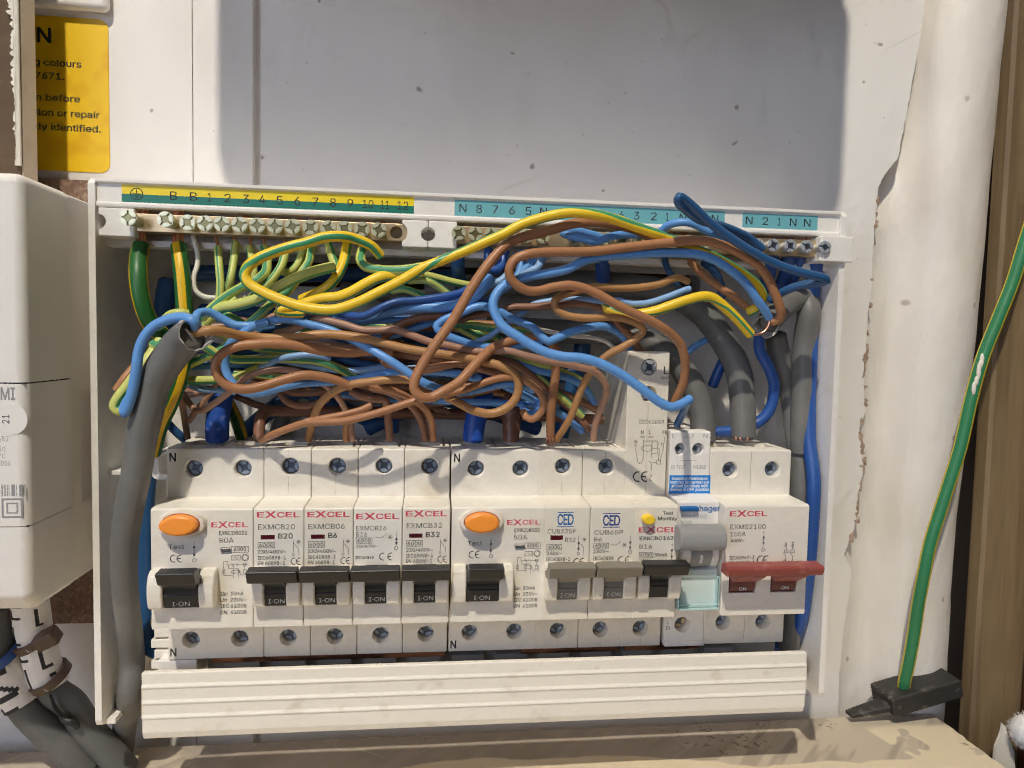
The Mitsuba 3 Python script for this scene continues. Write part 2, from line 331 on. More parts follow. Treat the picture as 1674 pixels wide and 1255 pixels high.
# ------------------------------------------------------------------ the setting: painted wall boards
def sheet(x0, x1, z0, z1, y0, y1, edge=None):
    """A board in the wall; edge: (z, x) points of a ragged right side."""
    pts = [(x0, z0)] + ([(x, z) for z, x in edge] if edge else [(x1, z0), (x1, z1)]) + [(x0, z1)]
    return extrude_y(sg.Polygon(pts).buffer(0), y0, y1)
wall = struct('wall', label='white painted boards behind the enclosure with dark specks and old scratches')
crack_px = [(335.16, 50, 270.56), (333.65, 50, 253.25), (333.07, 50, 241.7), (331.38, 50, 227.13), (329.51, 50, 215.4), (327.33, 50, 197.78), (324.9, 50, 184.47), (324, 50, 177.67), (317.72, 50, 169.72), (314.57, 50, 163.1), (314.32, 50, 156.01), (313.7, 50, 144.16), (313.39, 50, 132.27), (313.73, 50, 114.38), (312.3, 50, 99.34), (312.15, 50, 84.27), (311.51, 50, 72.14), (312.82, 50, 60), (314.12, 50, 53.91), (311.05, 50, 44.71), (313.01, 50, 32.44), (314.16, 50, 23.2), (311.88, 50, 10.83), (311.89, 50, -1.58), (308.54, 50, -12.45), (306.25, 50, -18.66), (310.6, 50, -26.55), (309.79, 50, -42.25), (307.81, 50, -61.15), (306.82, 50, -80.19), (307.49, 50, -105.83), (308.83, 50, -144.73)]
rng = np.random.default_rng(5)
edge = []
for (a, b) in zip(crack_px, crack_px[1:]):
    for s in np.linspace(0, 1, 9, endpoint=False):
        edge.append((a[2] + (b[2] - a[2]) * s, a[0] + (b[0] - a[0]) * s + rng.normal(0, .2)))
edge = edge[::-1]
XG0, XG1, XS = (19.48, 50, 190.8)[0], (22.85, 50, 191)[0], (-5.64, 50, 189.28)[0]
ZB = edge[0][0]
HOLE = sg.box((-11.79, 48, 112.48)[0], (-11.83, 48, 106.65)[2], (225.12, 48, 120.25)[0], 117.5).buffer(-3).buffer(3)      # cable entry cut through board and enclosure
pts = [(XG1, ZB)] + [(x, z) for z, x in edge] + [(XG1, 330)]
part(wall, 'board', extrude_y(sg.Polygon(pts).buffer(0).difference(HOLE.buffer(3)), 50, 66), 'wall_paint', False)
part(wall, 'board', box(XS + .15, XG0, 50, 66, ZB, 330), 'wall_paint', False)
part(wall, 'board', box(-420, XS - .1, 49.5, 66, ZB, 330), 'wall_paint', False)
part(wall, 'groove', box(XG0 - .5, XG1 + .5, 55, 67, ZB, 330), 'wall_paint', False, label='narrow dark groove between two wall boards')
part(wall, 'backing', box(-900, 1300, 90, 96, -400, 700), 'dark_wood', False, label='dark surface deep behind the gap at right')
# plaster scraps along the crack
fill = []
for _ in range(34):
    i = rng.integers(62, 190); z, x = edge[i]
    n = rng.integers(5, 9); a = np.sort(rng.uniform(0, 2 * np.pi, n)); w, h = rng.uniform(.5, 1.7), rng.uniform(.8, 3.6)
    g = sg.Polygon(np.c_[x + .5 + w * np.cos(a) * rng.uniform(.6, 1.2, n), z + h * np.sin(a) * rng.uniform(.6, 1.2, n)]).buffer(0)
    if g.area > .3: fill.append(extrude_y(g, 49.9 - rng.uniform(0, .35), 51.5))
part(wall, 'loose_plaster', trimesh.util.concatenate(fill), 'crack_filler', False, label='flaking brown plaster along the long crack')
labels[wall + '__loose_plaster']['kind'] = 'stuff'
# ------------------------------------------------------------------ painted pipe at the right
def painted_pipe():
    zs = np.linspace(-330, 330, 331); us = np.linspace(0, 1, 56)
    e = np.array(edge); xe = np.interp(zs, e[:, 0], e[:, 1]); xe = np.convolve(np.pad(xe, 12, 'edge'), np.hanning(27)[1:-1] / 13, 'valid')
    (xa, _, za), (xb, _, zb) = PIPE_TOP, PIPE_BOT
    cx = np.interp(zs, [zb, za], [xb, xa]) + np.clip((zs - za) * .02, -9, 9) * 0
    R, Y0 = 20.5, 60.
    V = []
    for z, x0, c in zip(zs, xe, cx):
        a = np.radians(np.linspace(200, -20, 40)); arc = np.c_[c + R * np.cos(a), Y0 - R * np.sin(a)]
        k = min(12, max(2, np.argmax(arc[:, 0] > x0 + 4) if (arc[:, 0] > x0 + 4).any() else 2))
        sk = max(0., np.clip((z < 165) * 1., 0, 1))
        top = np.clip((z - 145) / 45, 0, 1)
        s = np.linspace(0, 1, 18)[:, None]; tgt = arc[9]
        start = np.array([min(x0 + .2 + 1.7 * top, tgt[0] - 1), 53.2 + 18 * top]); mid = np.array([start[0] * .45 + tgt[0] * .55, 62.5 + 2 * top])
        fil = (1 - s) ** 2 * start + 2 * s * (1 - s) * mid + s ** 2 * tgt
        prof = np.vstack([[start[0] - 3, 70], fil, arc[10:], [c + R * .9, 100]])
        d = np.r_[0, np.cumsum(np.linalg.norm(np.diff(prof, axis=0), axis=1))]; d /= d[-1]
        V.append(np.c_[np.interp(us, d, prof[:, 0]), np.interp(us, d, prof[:, 1]), np.full(len(us), z)])
    V = np.array(V); q = V * np.array([.045, .045, .016])
    V[..., 1] -= (meshkit.fbm(q, 4, 3) - .5) * 3.0 + (meshkit.noise(V * np.array([.3, .3, .1]), 9) - .5) * .2
    V[..., 0] += (meshkit.noise(V * np.array([.02, .02, .03]), 4) - .5) * 2.4
    n, k = V.shape[:2]; i, j = np.meshgrid(np.arange(n - 1), np.arange(k - 1), indexing='ij'); a = i * k + j
    f = np.concatenate([np.stack([a, a + 1, a + k + 1], -1).reshape(-1, 3), np.stack([a, a + k + 1, a + k], -1).reshape(-1, 3)])
    return V.reshape(-1, 3), f
_a, _b = (383.87, 59, 261.17), (372.03, 59, -40.33)
PIPE_TOP, PIPE_BOT = (_a[0] - 24.5, 0, _a[2]), (_b[0] - 24.5, 0, _b[2])
k = thing('painted_pipe', 'thick white painted pipe running top to bottom at right beside the cracked board', 'pipe')
put(k, painted_pipe(), 'pipe_paint', True)
lump = []
for _ in range(46):
    (x, y, z) = [[(363.05, 40, 20.48), (362.03, 40, 15.9), (361.61, 40, 12.23), (361.6, 40, 2.11), (359.26, 40, -2.48), (358.82, 40, -16.33)][i] for i in [rng.integers(0, 6)]][0]
    m = trimesh.creation.icosphere(1, 1.); m.apply_scale(rng.uniform(.7, 2.6, 3)); m.apply_translation([x + rng.normal(0, 1.6), y + 12 + rng.normal(0, 2), z + rng.normal(0, 3)]); m.vertices += rng.normal(0, .2, m.vertices.shape); lump.append(m)
part(k, 'plaster_lump', trimesh.util.concatenate(lump), 'torn_paper', False, label='crumbly pale plaster lumps on the right side of the pipe')
# ------------------------------------------------------------------ post, copper pipe, earth cable, rubber block
k = thing('wooden_post', 'tan wooden post standing at the right edge of the picture', 'post')
pb = [(373.49, 40, 251.6)[0], (387.75, 40, -60.05)[0]]
post = man(prism_x([(40, -330), (50, -330), (50, 330), (40, 330)], 0, 44, 1.5, 2.)).translate((pb[0], 0, 0))
put(k, post, 'post_wood', 30)
part(k, 'batten', man(rbox(pb[0] + 24, pb[0] + 60, 26, 39.9, -330, 330, 5, 20)), 'copper_pipe_metal', 40, label='orange brown rounded edge of the post at the far right')
fl = sg.Polygon([(q[0], q[2]) for q in [(372.78, 25, -119.94), (373.22, 25, -107.04), (374.86, 25, -102.52), (375.93, 25, -99.19), (376.33, 25, -95.54), (377.19, 25, -98.63), (377.72, 25, -96.82), (378.58, 25, -99.92), (380.14, 25, -103.67), (383.19, 25, -109.97), (384.58, 25, -120.54)]])
single('paint_flake', extrude_y(fl, 24.2, 25.6), 'torn_paper', 'ragged flake of white paint on the post at bottom right', 'paint flake', smooth=False)
(rx, ry, rz) = (384.96, 18, -96.84)
brush = [trimesh.creation.icosphere(2, 8.2)]; brush[0].apply_translation([rx, ry, rz])
for _ in range(900):
    d = rng.normal(size=3); d /= np.linalg.norm(d); a = np.array([rx, ry, rz]) + d * 7.8; b = a + d * rng.uniform(1, 2.2) + rng.normal(0, .5, 3)
    s = np.cross(d, rng.normal(size=3)); s /= np.linalg.norm(s) / .14
    brush.append(trimesh.Trimesh([a - s, a + s, b], [[0, 1, 2], [0, 2, 1]], process=False))
single('fleece_roller', trimesh.util.concatenate(brush), 'sticker_white', 'edge of a fluffy white fleece roller at bottom right corner', 'paint roller', smooth=False)
k = thing('earth_cable', 'green and yellow earth cable running diagonally across the painted pipe at right', 'cable')
put_tube(k, tube([(373.14, 22, 147.65), (369.18, 22, 133.58), (364.52, 22, 116.08), (358.02, 22, 98.21), (352.02, 22, 81.73), (347.41, 22, 62.68), (343.33, 22, 39.85), (339.09, 22, 24.08), (334.8, 22, 8.85), (330.79, 22, -6.13)] + [(329.13, 23, -22.41), (329.11, 25, -33.67), (329.83, 28, -50.91), (330.36, 31, -65.81), (330.93, 34, -77.02), (332.02, 36, -82.37)], 2.9, 16, [(0, 48), (1, 53)]), 'earth_pvc')
part(k, 'paint_splash', cat(*[trimesh.creation.icosphere(1, 1.).apply_transform(np.diag([1.0, .8, 2.2 + (i % 3), 1])).apply_translation(np.array(q) + [-.9, -2.6, 0]) for i, q in enumerate([(349.78, 22, 78.3), (350.27, 22, 80.28), (349.06, 22, 75.17), (348.13, 22, 70.63), (347.12, 22, 67.22)])]), 'torn_paper', True, label='splash of white paint on the earth cable')
k = thing('rubber_block', 'worn black rubber block with a tapering tail at the back corner of the shelf', 'block')
def tilted(m, px, deg): return m.translate(tuple(-np.array(px))).rotate((0, -deg, 0)).translate(px)
c = (338.98, 30, -83.57)
blk = man(rbox(c[0] - 18, c[0] + 19, 28, 46, c[2] - 5, c[2] + 4.5, 1.4, 16))
tail = m3.Manifold.batch_hull([m3.Manifold.sphere(r, 12).translate(q) for r, q in ((1.0, (c[0] - 36, 37, c[2] - 6)), (1.0, (c[0] - 36, 33, c[2] - 6)), (2.9, (c[0] - 2, 38, c[2] - 1.8)), (2.9, (c[0] - 2, 31, c[2] - 2)))])
put(k, tilted(blk, c, 14), 'rubber_black', 40)
part(k, 'tail', tilted(tail, c, 6), 'rubber_black', 40)
# ------------------------------------------------------------------ wooden shelf
def shelf():
    x = np.linspace(-190, SHELF_R, 180); y = np.linspace(-190, 38.5, 90)
    X, Y = np.meshgrid(x, y, indexing='ij'); P3 = np.stack([X, Y, X * 0 - 97], -1)
    P3[..., 2] += (meshkit.fbm(P3 * .09, 3, 2) - .5) * .7
    P3[-1, :, 0] += (meshkit.noise(P3[-1] * .5, 3) - .5) * 1.4; P3[:, -1, 1] += (meshkit.fbm(P3[:, -1] * .25, 3, 6) - .5) * 2.2
    n, k = X.shape; V = P3.reshape(-1, 3)
    i, j = np.meshgrid(np.arange(n - 1), np.arange(k - 1), indexing='ij'); a = i * k + j
    F = [np.stack([a, a + k, a + k + 1], -1).reshape(-1, 3), np.stack([a, a + k + 1, a + 1], -1).reshape(-1, 3)]
    rim = np.r_[np.arange(n) * k, (n - 1) * k + np.arange(k)[1:], (np.arange(n)[::-1] * k + k - 1)[1:], np.arange(k)[::-1][1:-1]]
    low = V[rim].copy(); low[:, 2] = -116; o = len(V); V = np.vstack([V, low]); m = len(rim); q = np.arange(m); w = (q + 1) % m
    F += [np.stack([rim[q], o + q, o + w], -1), np.stack([rim[q], o + w, rim[w]], -1)]
    return V, np.vstack(F)
SHELF_R = (350.01, 42.31, -97)[0]
k = thing('wooden_shelf', 'rough wooden shelf board below the enclosure with grey brown filler and cream paint', 'shelf')
put(k, shelf(), 'shelf_board', 25)
# ------------------------------------------------------------------ things at the left: backboard, sticker, carton, box above, meter
k = thing('chipboard_panel', 'brown chipboard panel behind the electricity meter', 'panel')
put(k, box(-330, (-48.15, 46, -43.33)[0] + 4, 44, 49.4, (-65.81, 46, -42.89)[2], (-48.09, 46, 148.24)[2]), 'chipboard', False)
k = thing('warning_sticker', 'yellow warning sticker with black bold text partly hidden by the cardboard box', 'sticker')
a, b = (-77.64, 49.4, 216.8), (-39.66, 49.4, 152.75)
put(k, extrude_y(sg.box(a[0] - 60, b[2] + 4, b[0] - 4, a[2] - 4).buffer(4), 49.05, 49.45), 'sticker_yellow', False)
Y = 49.04
part(k, 'lettering', lettering([("N", (-68.07, 49.04, 205.82), (-62.28, 49.04, 206.22)[0], 5.9, 1), ("ng colours", (-71.61, 49.04, 196.29), (-50.51, 49.04, 197.66)[0], 2.7, 1), ("BS 7671.", (-75.55, 49.04, 190.76), (-57.42, 49.04, 191.9)[0], 2.7, 1),
    ("taken before", (-78.12, 49.04, 181.79), (-51.2, 49.04, 183.39)[0], 2.7, 1), ("alteration or repair", (-80.64, 49.04, 175.58), (-43.41, 49.04, 177.71)[0], 2.7, 1), ("correctly identified.", (-82.67, 49.04, 169.65), (-42.99, 49.04, 171.84)[0], 2.7, 1)]), 'print_black', False)
k = thing('cardboard_box', 'brown cardboard box with a torn white corner edge at top left', 'box')
c0, c1 = (-60, 20.87, 176.06), (-60, 31.63, 179.72)
ZT = 136.2
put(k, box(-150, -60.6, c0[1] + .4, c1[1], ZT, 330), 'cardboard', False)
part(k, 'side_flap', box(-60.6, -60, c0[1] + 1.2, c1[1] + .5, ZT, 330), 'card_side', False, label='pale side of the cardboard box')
zz = np.arange(148, 240, .8); wl = np.cumsum(rng.normal(0, .35, len(zz))); wl = (wl - wl.mean()) * .35
amp = np.where((zz > 178), 1., .35)
lft = -61.2 - np.clip(np.abs(rng.normal(1.1, .9, len(zz))) * amp + wl * .3, .15, 3.2)
out = np.r_[np.c_[lft, zz], np.c_[np.full(len(zz), -60.1), zz][::-1]]
flap = trimesh.creation.extrude_polygon(sg.Polygon(out).buffer(0), .9, engine='earcut') if sg.Polygon(out).buffer(0).geom_type == 'Polygon' else None
tv = np.array(flap.vertices); tv = np.c_[tv[:, 0], c0[1] + .35 - tv[:, 2], tv[:, 1]]
tv[:, 1] -= np.abs(meshkit.noise(tv * .9, 3)) * 1.1 * (tv[:, 0] < -60.6)
part(k, 'torn_edge', (tv, flap.faces), 'torn_paper', False, label='ragged torn white edge of the cardboard box')
k = thing('grey_box', 'rounded bottom of a pale grey plastic box above the yellow sticker', 'box')
q = (-37.98, 45, 218.97)
put(k, rbox(q[0] - 48, q[0], 44, 49.3, q[2], q[2] + 60, 2.4, 24), 'white_plastic', 40)
k = thing('removed_cover', 'unseen white panel out of view above the picture, placed to cast the rounded shadow', 'cover')
put(k, extrude_y(sg.box(9, 281, 229, 350).buffer(21), -44, -39), 'white_plastic', 30)  # panel out of view, placed to throw the rounded shadow on the wall
part(k, 'hanger', box(60, 200, -39, 49.4, 350, 362), 'white_plastic', False)  # arm added to carry the unseen panel
# the meter
X0, X1 = -152, -34
k = thing('electricity_meter', 'white plastic electricity meter at the left edge beside the enclosure', 'meter')
def shell(z0, z1, r=2.6): return rbox(X0, X1, -28, 2, z0, z1, r, 28)
def band(z0, z1): return box(X0 - 1, X1 + 1, -29, 3, z0, z1)
whole = m3.Manifold.batch_hull([m3.Manifold.sphere(r, 32).translate((x, y, z)) for x, r in ((X0 + 4, 4), (X1 - 3.4, 3.4)) for y, z in ((-24.6, 132.1), (-24.6, -4), (-20, -8.1), (1, -8.1), (1, 132.1))]) ^ box(-400, 0, -60, 2, -90, 300)
part(k, 'upper_cover', whole ^ box(-400, 0, -60, 30, 67.1, 300), 'meter_white', 40)
part(k, 'lower_cover', whole ^ box(-400, 0, -60, 30, 19.0, 66.6), 'meter_white', 40)
part(k, 'terminal_cover', whole ^ box(-400, 0, -60, 30, -300, 18.7), 'meter_white', 40)
rec = box(-37, -30, (-34.5, 9.26, 47.3)[1], 30, (-34.5, 8.36, 17.79)[2], (-34.5, 9.68, 61.4)[2])
part(k, 'base', man(rbox(X0 + 1, X1 - .5, 2.1, 43.8, -10.5, 134.6, 1, 12)) - rec, 'meter_white', 40)
part(k, 'seam', box(X0 + 2, X1 - .6, -27.6, 1.8, 66.55, 67.15) + box(X0 + 2, X1 - .6, -27.2, 1.8, 18.6, 19.1), 'print_black', False, label='thin dark seams between the covers of the meter')
y = -28.05
part(k, 'lettering', lettering([("EDMI", (-46.57, -28.05, 61.35), (-37.4, -28.05, 61.46)[0], 4.0, 1), ("/E2", (-42.36, -28.05, 47.61), (-39.73, -28.05, 47.63)[0], 1.7), ("(r)", (-42.43, -28.05, 44.35), (-40.74, -28.05, 44.36)[0], 1.6), ("\u00b0C", (-42.67, -28.05, 41.91), (-40.79, -28.05, 41.91)[0], 1.6), ("2006", (-43.09, -28.05, 39.46), (-39.33, -28.05, 39.46)[0], 1.6)]), 'print_grey', False)
bars = [(-10, -7), (-5, -4), (-2, 0), (2, 4), (6, 8), (10, 11), (12, 13), (16, 21), (23, 24), (27, 32), (34, 35.5)]
part(k, 'barcode', extrude_y(ops.unary_union([sg.box((-39.52, -28.05, 189.25)[0] * 0 + BX0 + a * BPX, BZ0, BX0 + b * BPX, BZ1) for BX0, BPX, BZ0, BZ1 in [((-42.69, -28.05, 31.48)[0], .2195, (-42.73, -28.05, 29.22)[2], (-42.66, -28.05, 33.12)[2])] for a, b in bars]), -28.06, -28.01), 'print_grey', False)
sq0, sq1 = (-42, -28.05, 28.19), (-36.05, -28.05, 22.18)
part(k, 'double_square', extrude_y(ops.unary_union([sg.box(sq0[0], sq1[2], sq1[0], sq0[2]).exterior.buffer(.32, join_style=2), sg.box(sq0[0] + 1.4, sq1[2] + 1.4, sq1[0] - 1.4, sq0[2] - 1.4).exterior.buffer(.25, join_style=2)]), -28.06, -28.01), 'print_grey', False)
sc = (-38.84, -28.05, 54.95)
sl = part(k, 'seal', ycyl(sc[0], sc[2], 5.2, -28.25, -27.8, 40), 'meter_white', 30, label='round embossed seal marked 21')
v = np.array(lettering([("21", (0, 0, 0), 2.9, 2.2)]).vertices); f = lettering([("21", (0, 0, 0), 2.9, 2.2)]).faces
part(sl, 'number', (np.c_[sc[0] - 1.6 - v[:, 2] + 1.2, np.full(len(v), -28.27) + v[:, 1], sc[2] - 1.4 + v[:, 0]], f), 'print_black', False)
# meter tails
def label_strokes(path, r, glyphs, nm, holder):
    """Flat print wrapped round a cable: short bars given as (t0, t1, a0, a1): along 0..1 and round in degrees."""
    c, par = spline(path, .8); out = []
    t = np.gradient(c, axis=0); t /= np.linalg.norm(t, axis=1, keepdims=True)
    f = np.array([0, -1., 0]) - t * (t @ np.array([0, -1., 0]))[:, None]; f /= np.linalg.norm(f, axis=1, keepdims=True); b = np.cross(f, t)
    for t0, t1, a0, a1 in glyphs:
        tt = np.linspace(t0, t1, 9); aa = np.radians(np.linspace(a0, a1, 9)); TT, AA = np.meshgrid(tt, aa, indexing='ij')
        get = lambda A: np.stack([np.interp(TT, par, A[:, i]) for i in range(3)], -1)
        v = get(c) + (np.cos(AA)[..., None] * get(f) + np.sin(AA)[..., None] * get(b)) * (r + .08)
        i, j = np.meshgrid(np.arange(8), np.arange(8), indexing='ij'); q = i * 9 + j
        out.append(trimesh.Trimesh(v.reshape(-1, 3), np.concatenate([np.stack([q, q + 1, q + 10], -1).reshape(-1, 3), np.stack([q, q + 10, q + 9], -1).reshape(-1, 3)]), process=False))
    part(holder, nm, trimesh.util.concatenate(out), 'print_black', True)
def tie(px, r, tilt, head, bsdf, name, label, marks):
    k = thing(name, label, 'cable tie')
    n, w, th = 48, 3.4, 1.1; ang = np.linspace(0, 2 * np.pi, n, endpoint=False); V = []
    for a in ang:
        for dr_, dw in ((0, -w / 2), (th, -w / 2), (th, w / 2), (0, w / 2)): V.append([(r + dr_) * math.sin(a), -(r + dr_) * math.cos(a), dw])
    V = np.array(V); F = []
    for i in range(n):
        j = (i + 1) % n
        for s in range(4):
            u = (s + 1) % 4; F += [(i * 4 + s, j * 4 + s, j * 4 + u), (i * 4 + s, j * 4 + u, i * 4 + u)]
    a = np.radians(tilt); R = np.array([[math.cos(a), 0, -math.sin(a)], [0, 1, 0], [math.sin(a), 0, math.cos(a)]])
    t = np.radians(18); R = R @ np.array([[1, 0, 0], [0, math.cos(t), -math.sin(t)], [0, math.sin(t), math.cos(t)]])
    put(k, (V @ R.T + px, np.array(F)), bsdf, 40)
    hb = np.array(arr(rbox(r * .55, r * .55 + 8.5, -r * .75 - 4, -r * .75 + 2.5, -3, 3, .8))[0]); hf = arr(rbox(r * .55, r * .55 + 8.5, -r * .75 - 4, -r * .75 + 2.5, -3, 3, .8))[1]
    if head: part(k, 'head', (hb @ R.T + px, hf), bsdf, 40)
    out = []
    for d in marks:
        m = lettering([("L", (0, 0, 0), 1.1, 1.6)]); v = np.array(m.vertices); b = math.radians(d)
        v = np.c_[v[:, 0] * math.cos(b), v[:, 0] * math.sin(b) + v[:, 1], v[:, 2]] + [(r + th + .08) * math.sin(b), -(r + th + .08) * math.cos(b), -.8]
        out.append(trimesh.Trimesh(v @ R.T + px, m.faces, process=False))
    if out: part(k, 'lettering', trimesh.util.concatenate(out), 'print_white', False)
G = 'meter tails under the electricity meter'
pl = [(-60.99, 22, -17.68), (-60.67, 22, -25.74), (-59.68, 22, -35.11), (-58.19, 22, -42.25), (-56.9, 22, -48.14), (-54.93, 22, -55.87), (-52, 22, -62.38), (-45.75, 22, -67.76), (-39.77, 22, -78.36), (-32.74, 22, -87.01), (-24.95, 22, -97.36)]
k = thing('meter_tail_cable', 'grey meter cable wrapped in white tape marked with black letters L below the meter', 'cable', G)
put_tube(k, tube(pl, 5.7, 20), 'tail_grey')
t1 = [(-60.66, 22, -24.98), (-60.06, 22, -30.3), (-59.47, 22, -36.13), (-58.19, 22, -42.25), (-56.9, 22, -48.14), (-54.92, 22, -55.35), (-52.67, 22, -60.3)]
part(k, 'tape_sleeve', (lambda q: (q[0], q[1]))(tube(t1, 6.7, 28, ends=False)), 'tape_white', True)
label_strokes(t1, 6.7, [(.03, .155, -52, -40), (.12, .15, -52, -6), (.05, .26, 36, 48), (.235, .26, 36, 60),
                        (.24, .44, -54, -42), (.41, .44, -54, -20), (.50, .63, -52, -40), (.60, .63, -52, -8), (.53, .74, 26, 38), (.71, .74, 26, 60),
                        (.70, .92, -40, -28), (.89, .92, -40, 6), (.80, .84, 40, 60)], 'lettering', k + '__tape_sleeve')
pn = [(-74.45, 20, -27.92), (-72.5, 20, -42.98), (-70.38, 20, -51.09), (-66.87, 20, -58.54), (-61.76, 20, -67.87), (-54.28, 20, -77.13), (-46.7, 20, -85.18), (-39.56, 20, -95.37)]
k = thing('meter_tail_cable', 'grey meter cable wrapped in white tape marked with a black letter N at far left', 'cable', G)
put_tube(k, tube(pn, 6.2, 20), 'tail_grey')
t2 = [(-71.45, 20, -47.53), (-69.08, 20, -54.41), (-65.99, 20, -60.34), (-62.87, 20, -66.05)]
part(k, 'tape_sleeve', (lambda q: (q[0], q[1]))(tube(t2, 6.9, 28, ends=False)), 'tape_white', True)
label_strokes(t2, 6.9, [(.10, .22, -48, 40), (.62, .74, -48, 40)] + [(.2 + .055 * i, .28 + .055 * i, -44 + 10.5 * i, -26 + 10.5 * i) for i in range(8)] + [(.84, 1.0, -44, -30), (.93, 1.0, -30, 20)], 'lettering', k + '__tape_sleeve')
tie((-59.53, 22, -39.68), 7.0, 26, True, 'tie_brown', 'cable_tie', 'brown cable tie marked L with a square head around the taped meter cable', (-48, 2, 45))
tie((-53.54, 22, -56.17), 7.0, 30, False, 'tie_brown', 'cable_tie', 'brown cable tie marked L at the lower end of the taped meter cable', (5,))
tie((-70.74, 20, -46.04), 7.2, 30, False, 'tie_blue', 'cable_tie', 'dark blue cable tie on the meter cable at the far left', ())
k = thing('black_tape_scrap', 'crumpled black scrap stuck to the meter cable above the shelf', 'tape')
put(k, tube_mesh([(-49.61, 14, -59.91), (-47.87, 14, -64.99), (-46.08, 14, -67.57), (-44.29, 14, -70.15), (-41.1, 14, -71.29), (-39.3, 14, -73.89)], [.5, .8, .9, 1.7, 1.6, .9], 8), 'black_plastic', True)
# ------------------------------------------------------------------ the consumer unit's enclosure
EX0, EX1, EZ0, EZ1, TH = -26.6, 268.4, -66.7, 140.6, 2.4
k = ENC = thing('consumer_unit_enclosure', 'open white plastic consumer unit enclosure with ribbed trim along its bottom', 'consumer unit')
def wall_plate(x0, x1): return extrude_x_panel(x0, x1)
side = sg.Polygon([(0, EZ0 + 3), (1, EZ0 + .8), (3, EZ0), (49.3, EZ0), (49.3, EZ1), (2, EZ1), (0, EZ1 - 2)])
def side_mesh(x0, x1):
    m = trimesh.creation.extrude_polygon(side, x1 - x0, engine='earcut'); v = np.array(m.vertices)
    return trimesh.Trimesh(np.c_[x0 + v[:, 2], v[:, 0], v[:, 1]], m.faces, process=False)
part(k, 'back_panel', extrude_y(sg.box(EX0 + TH, EZ0 + 2, EX1 - TH, EZ1 - 2).difference(HOLE), 47.4, 49.4), 'white_plastic', False)
part(k, 'side_wall', side_mesh(EX0, EX0 + TH), 'white_plastic', False)
part(k, 'side_wall', side_mesh(EX1 - TH, EX1), 'white_plastic', False)
part(k, 'floor_lip', cat(box(EX0 + TH, EX0 + 6, 3, 47.3, EZ0, EZ0 + 2), box(2, EX1 - TH, 12, 47.3, EZ0, EZ0 + 2)), 'white_plastic', False)
# top channel: outer rim, recessed face that carries the printed strips, lip, seat of the terminal bars
prof = [(0, EZ1 - .2), (.4, EZ1), (49.3, EZ1), (49.3, EZ1 - 2.4), (14, EZ1 - 2.4), (14, 119.4), (8, 119.0), (8, 117.2), (16.5, 117.2), (16.5, EZ1 - 3.6), (3, 131.0), (.4, 130.9), (0, 130.5), (0, 130.0)]
chan = [(0, 140.5), (49.3, 140.6), (49.3, 138.4), (16.5, 138.4), (16.5, 117.2), (8.6, 117.2), (8.6, 119.6), (14.2, 119.6), (14.2, 130.3), (.9, 130.3), (.5, 130.7), (.5, 131.9), (1.3, 132.1), (1.3, 139.0), (0, 139.2)]
part(k, 'top_channel', prism_x(chan, EX0 + TH + .02, EX1 - TH - .02, .1, .25), 'white_plastic', 30)
bx = (-30.93, 20, 30.21)
part(k, 'bracket', prism_x([(8, bx[2] - .8), (30, bx[2] - .8), (30, bx[2] + .8), (8, bx[2] + .8)], EX0 + TH - .1, EX0 + TH + 7, .2, .2), 'white_plastic', 30)
part(k, 'bracket', prism_x([(8, bx[2] - .8), (30, bx[2] - .8), (30, bx[2] + .8), (8, bx[2] + .8)], EX1 - TH - 5, EX1 - TH + .1, .2, .2), 'white_plastic', 30)
zt, zl = -41.9, (-47.7, -53.8, -59.4)
tp = [(-5.6, zt - .1), (-7.6, zt), (-8, zt - .4)]
for z in zl: tp += [(-8, z + 1.5), (-8.6, z + .5), (-8.6, z), (-8.0, z - .05)]
tp += [(-8, -65), (-7, -67.6), (-4, -69.2), (9, -69.2), (9, -66.8), (-5.6, -66.8)]
part(k, 'ribbed_trim', prism_x(tp, -6.6, 255.4, .3, .25), 'trim_white', 30, label='ribbed cream trim along the bottom of the enclosure')
part(k, 'rail_foot', rbox(-4, 10.5, 0.5, 20, -50, -41.2, .5), 'white_plastic', 30)
part(k, 'rail_foot', cat(*[rbox(-8.5 + 1.2 * (i % 2), -.6, 6, 24, -47 + i * 4.2, -43.6 + i * 4.2, .4) for i in range(5)]), 'cream', 30)
part(k, 'rail', cat(box(-3, 252, 45, 46.2, -17, 17.5), box(-3, 252, 40, 41, 17.5, 18.5)), 'zinc_cool', False, label='metal mounting rail behind the breakers')
base = cat(*[box(20 + i * 17.8, 33 + i * 17.8, 4, 9, -49, -44.2) for i in range(12)], box(12, 250, 9, 12, -52, -43))
part(k, 'busbar_cover', base, 'mid_grey', False, label='grey insulating strip with notches below the busbar')
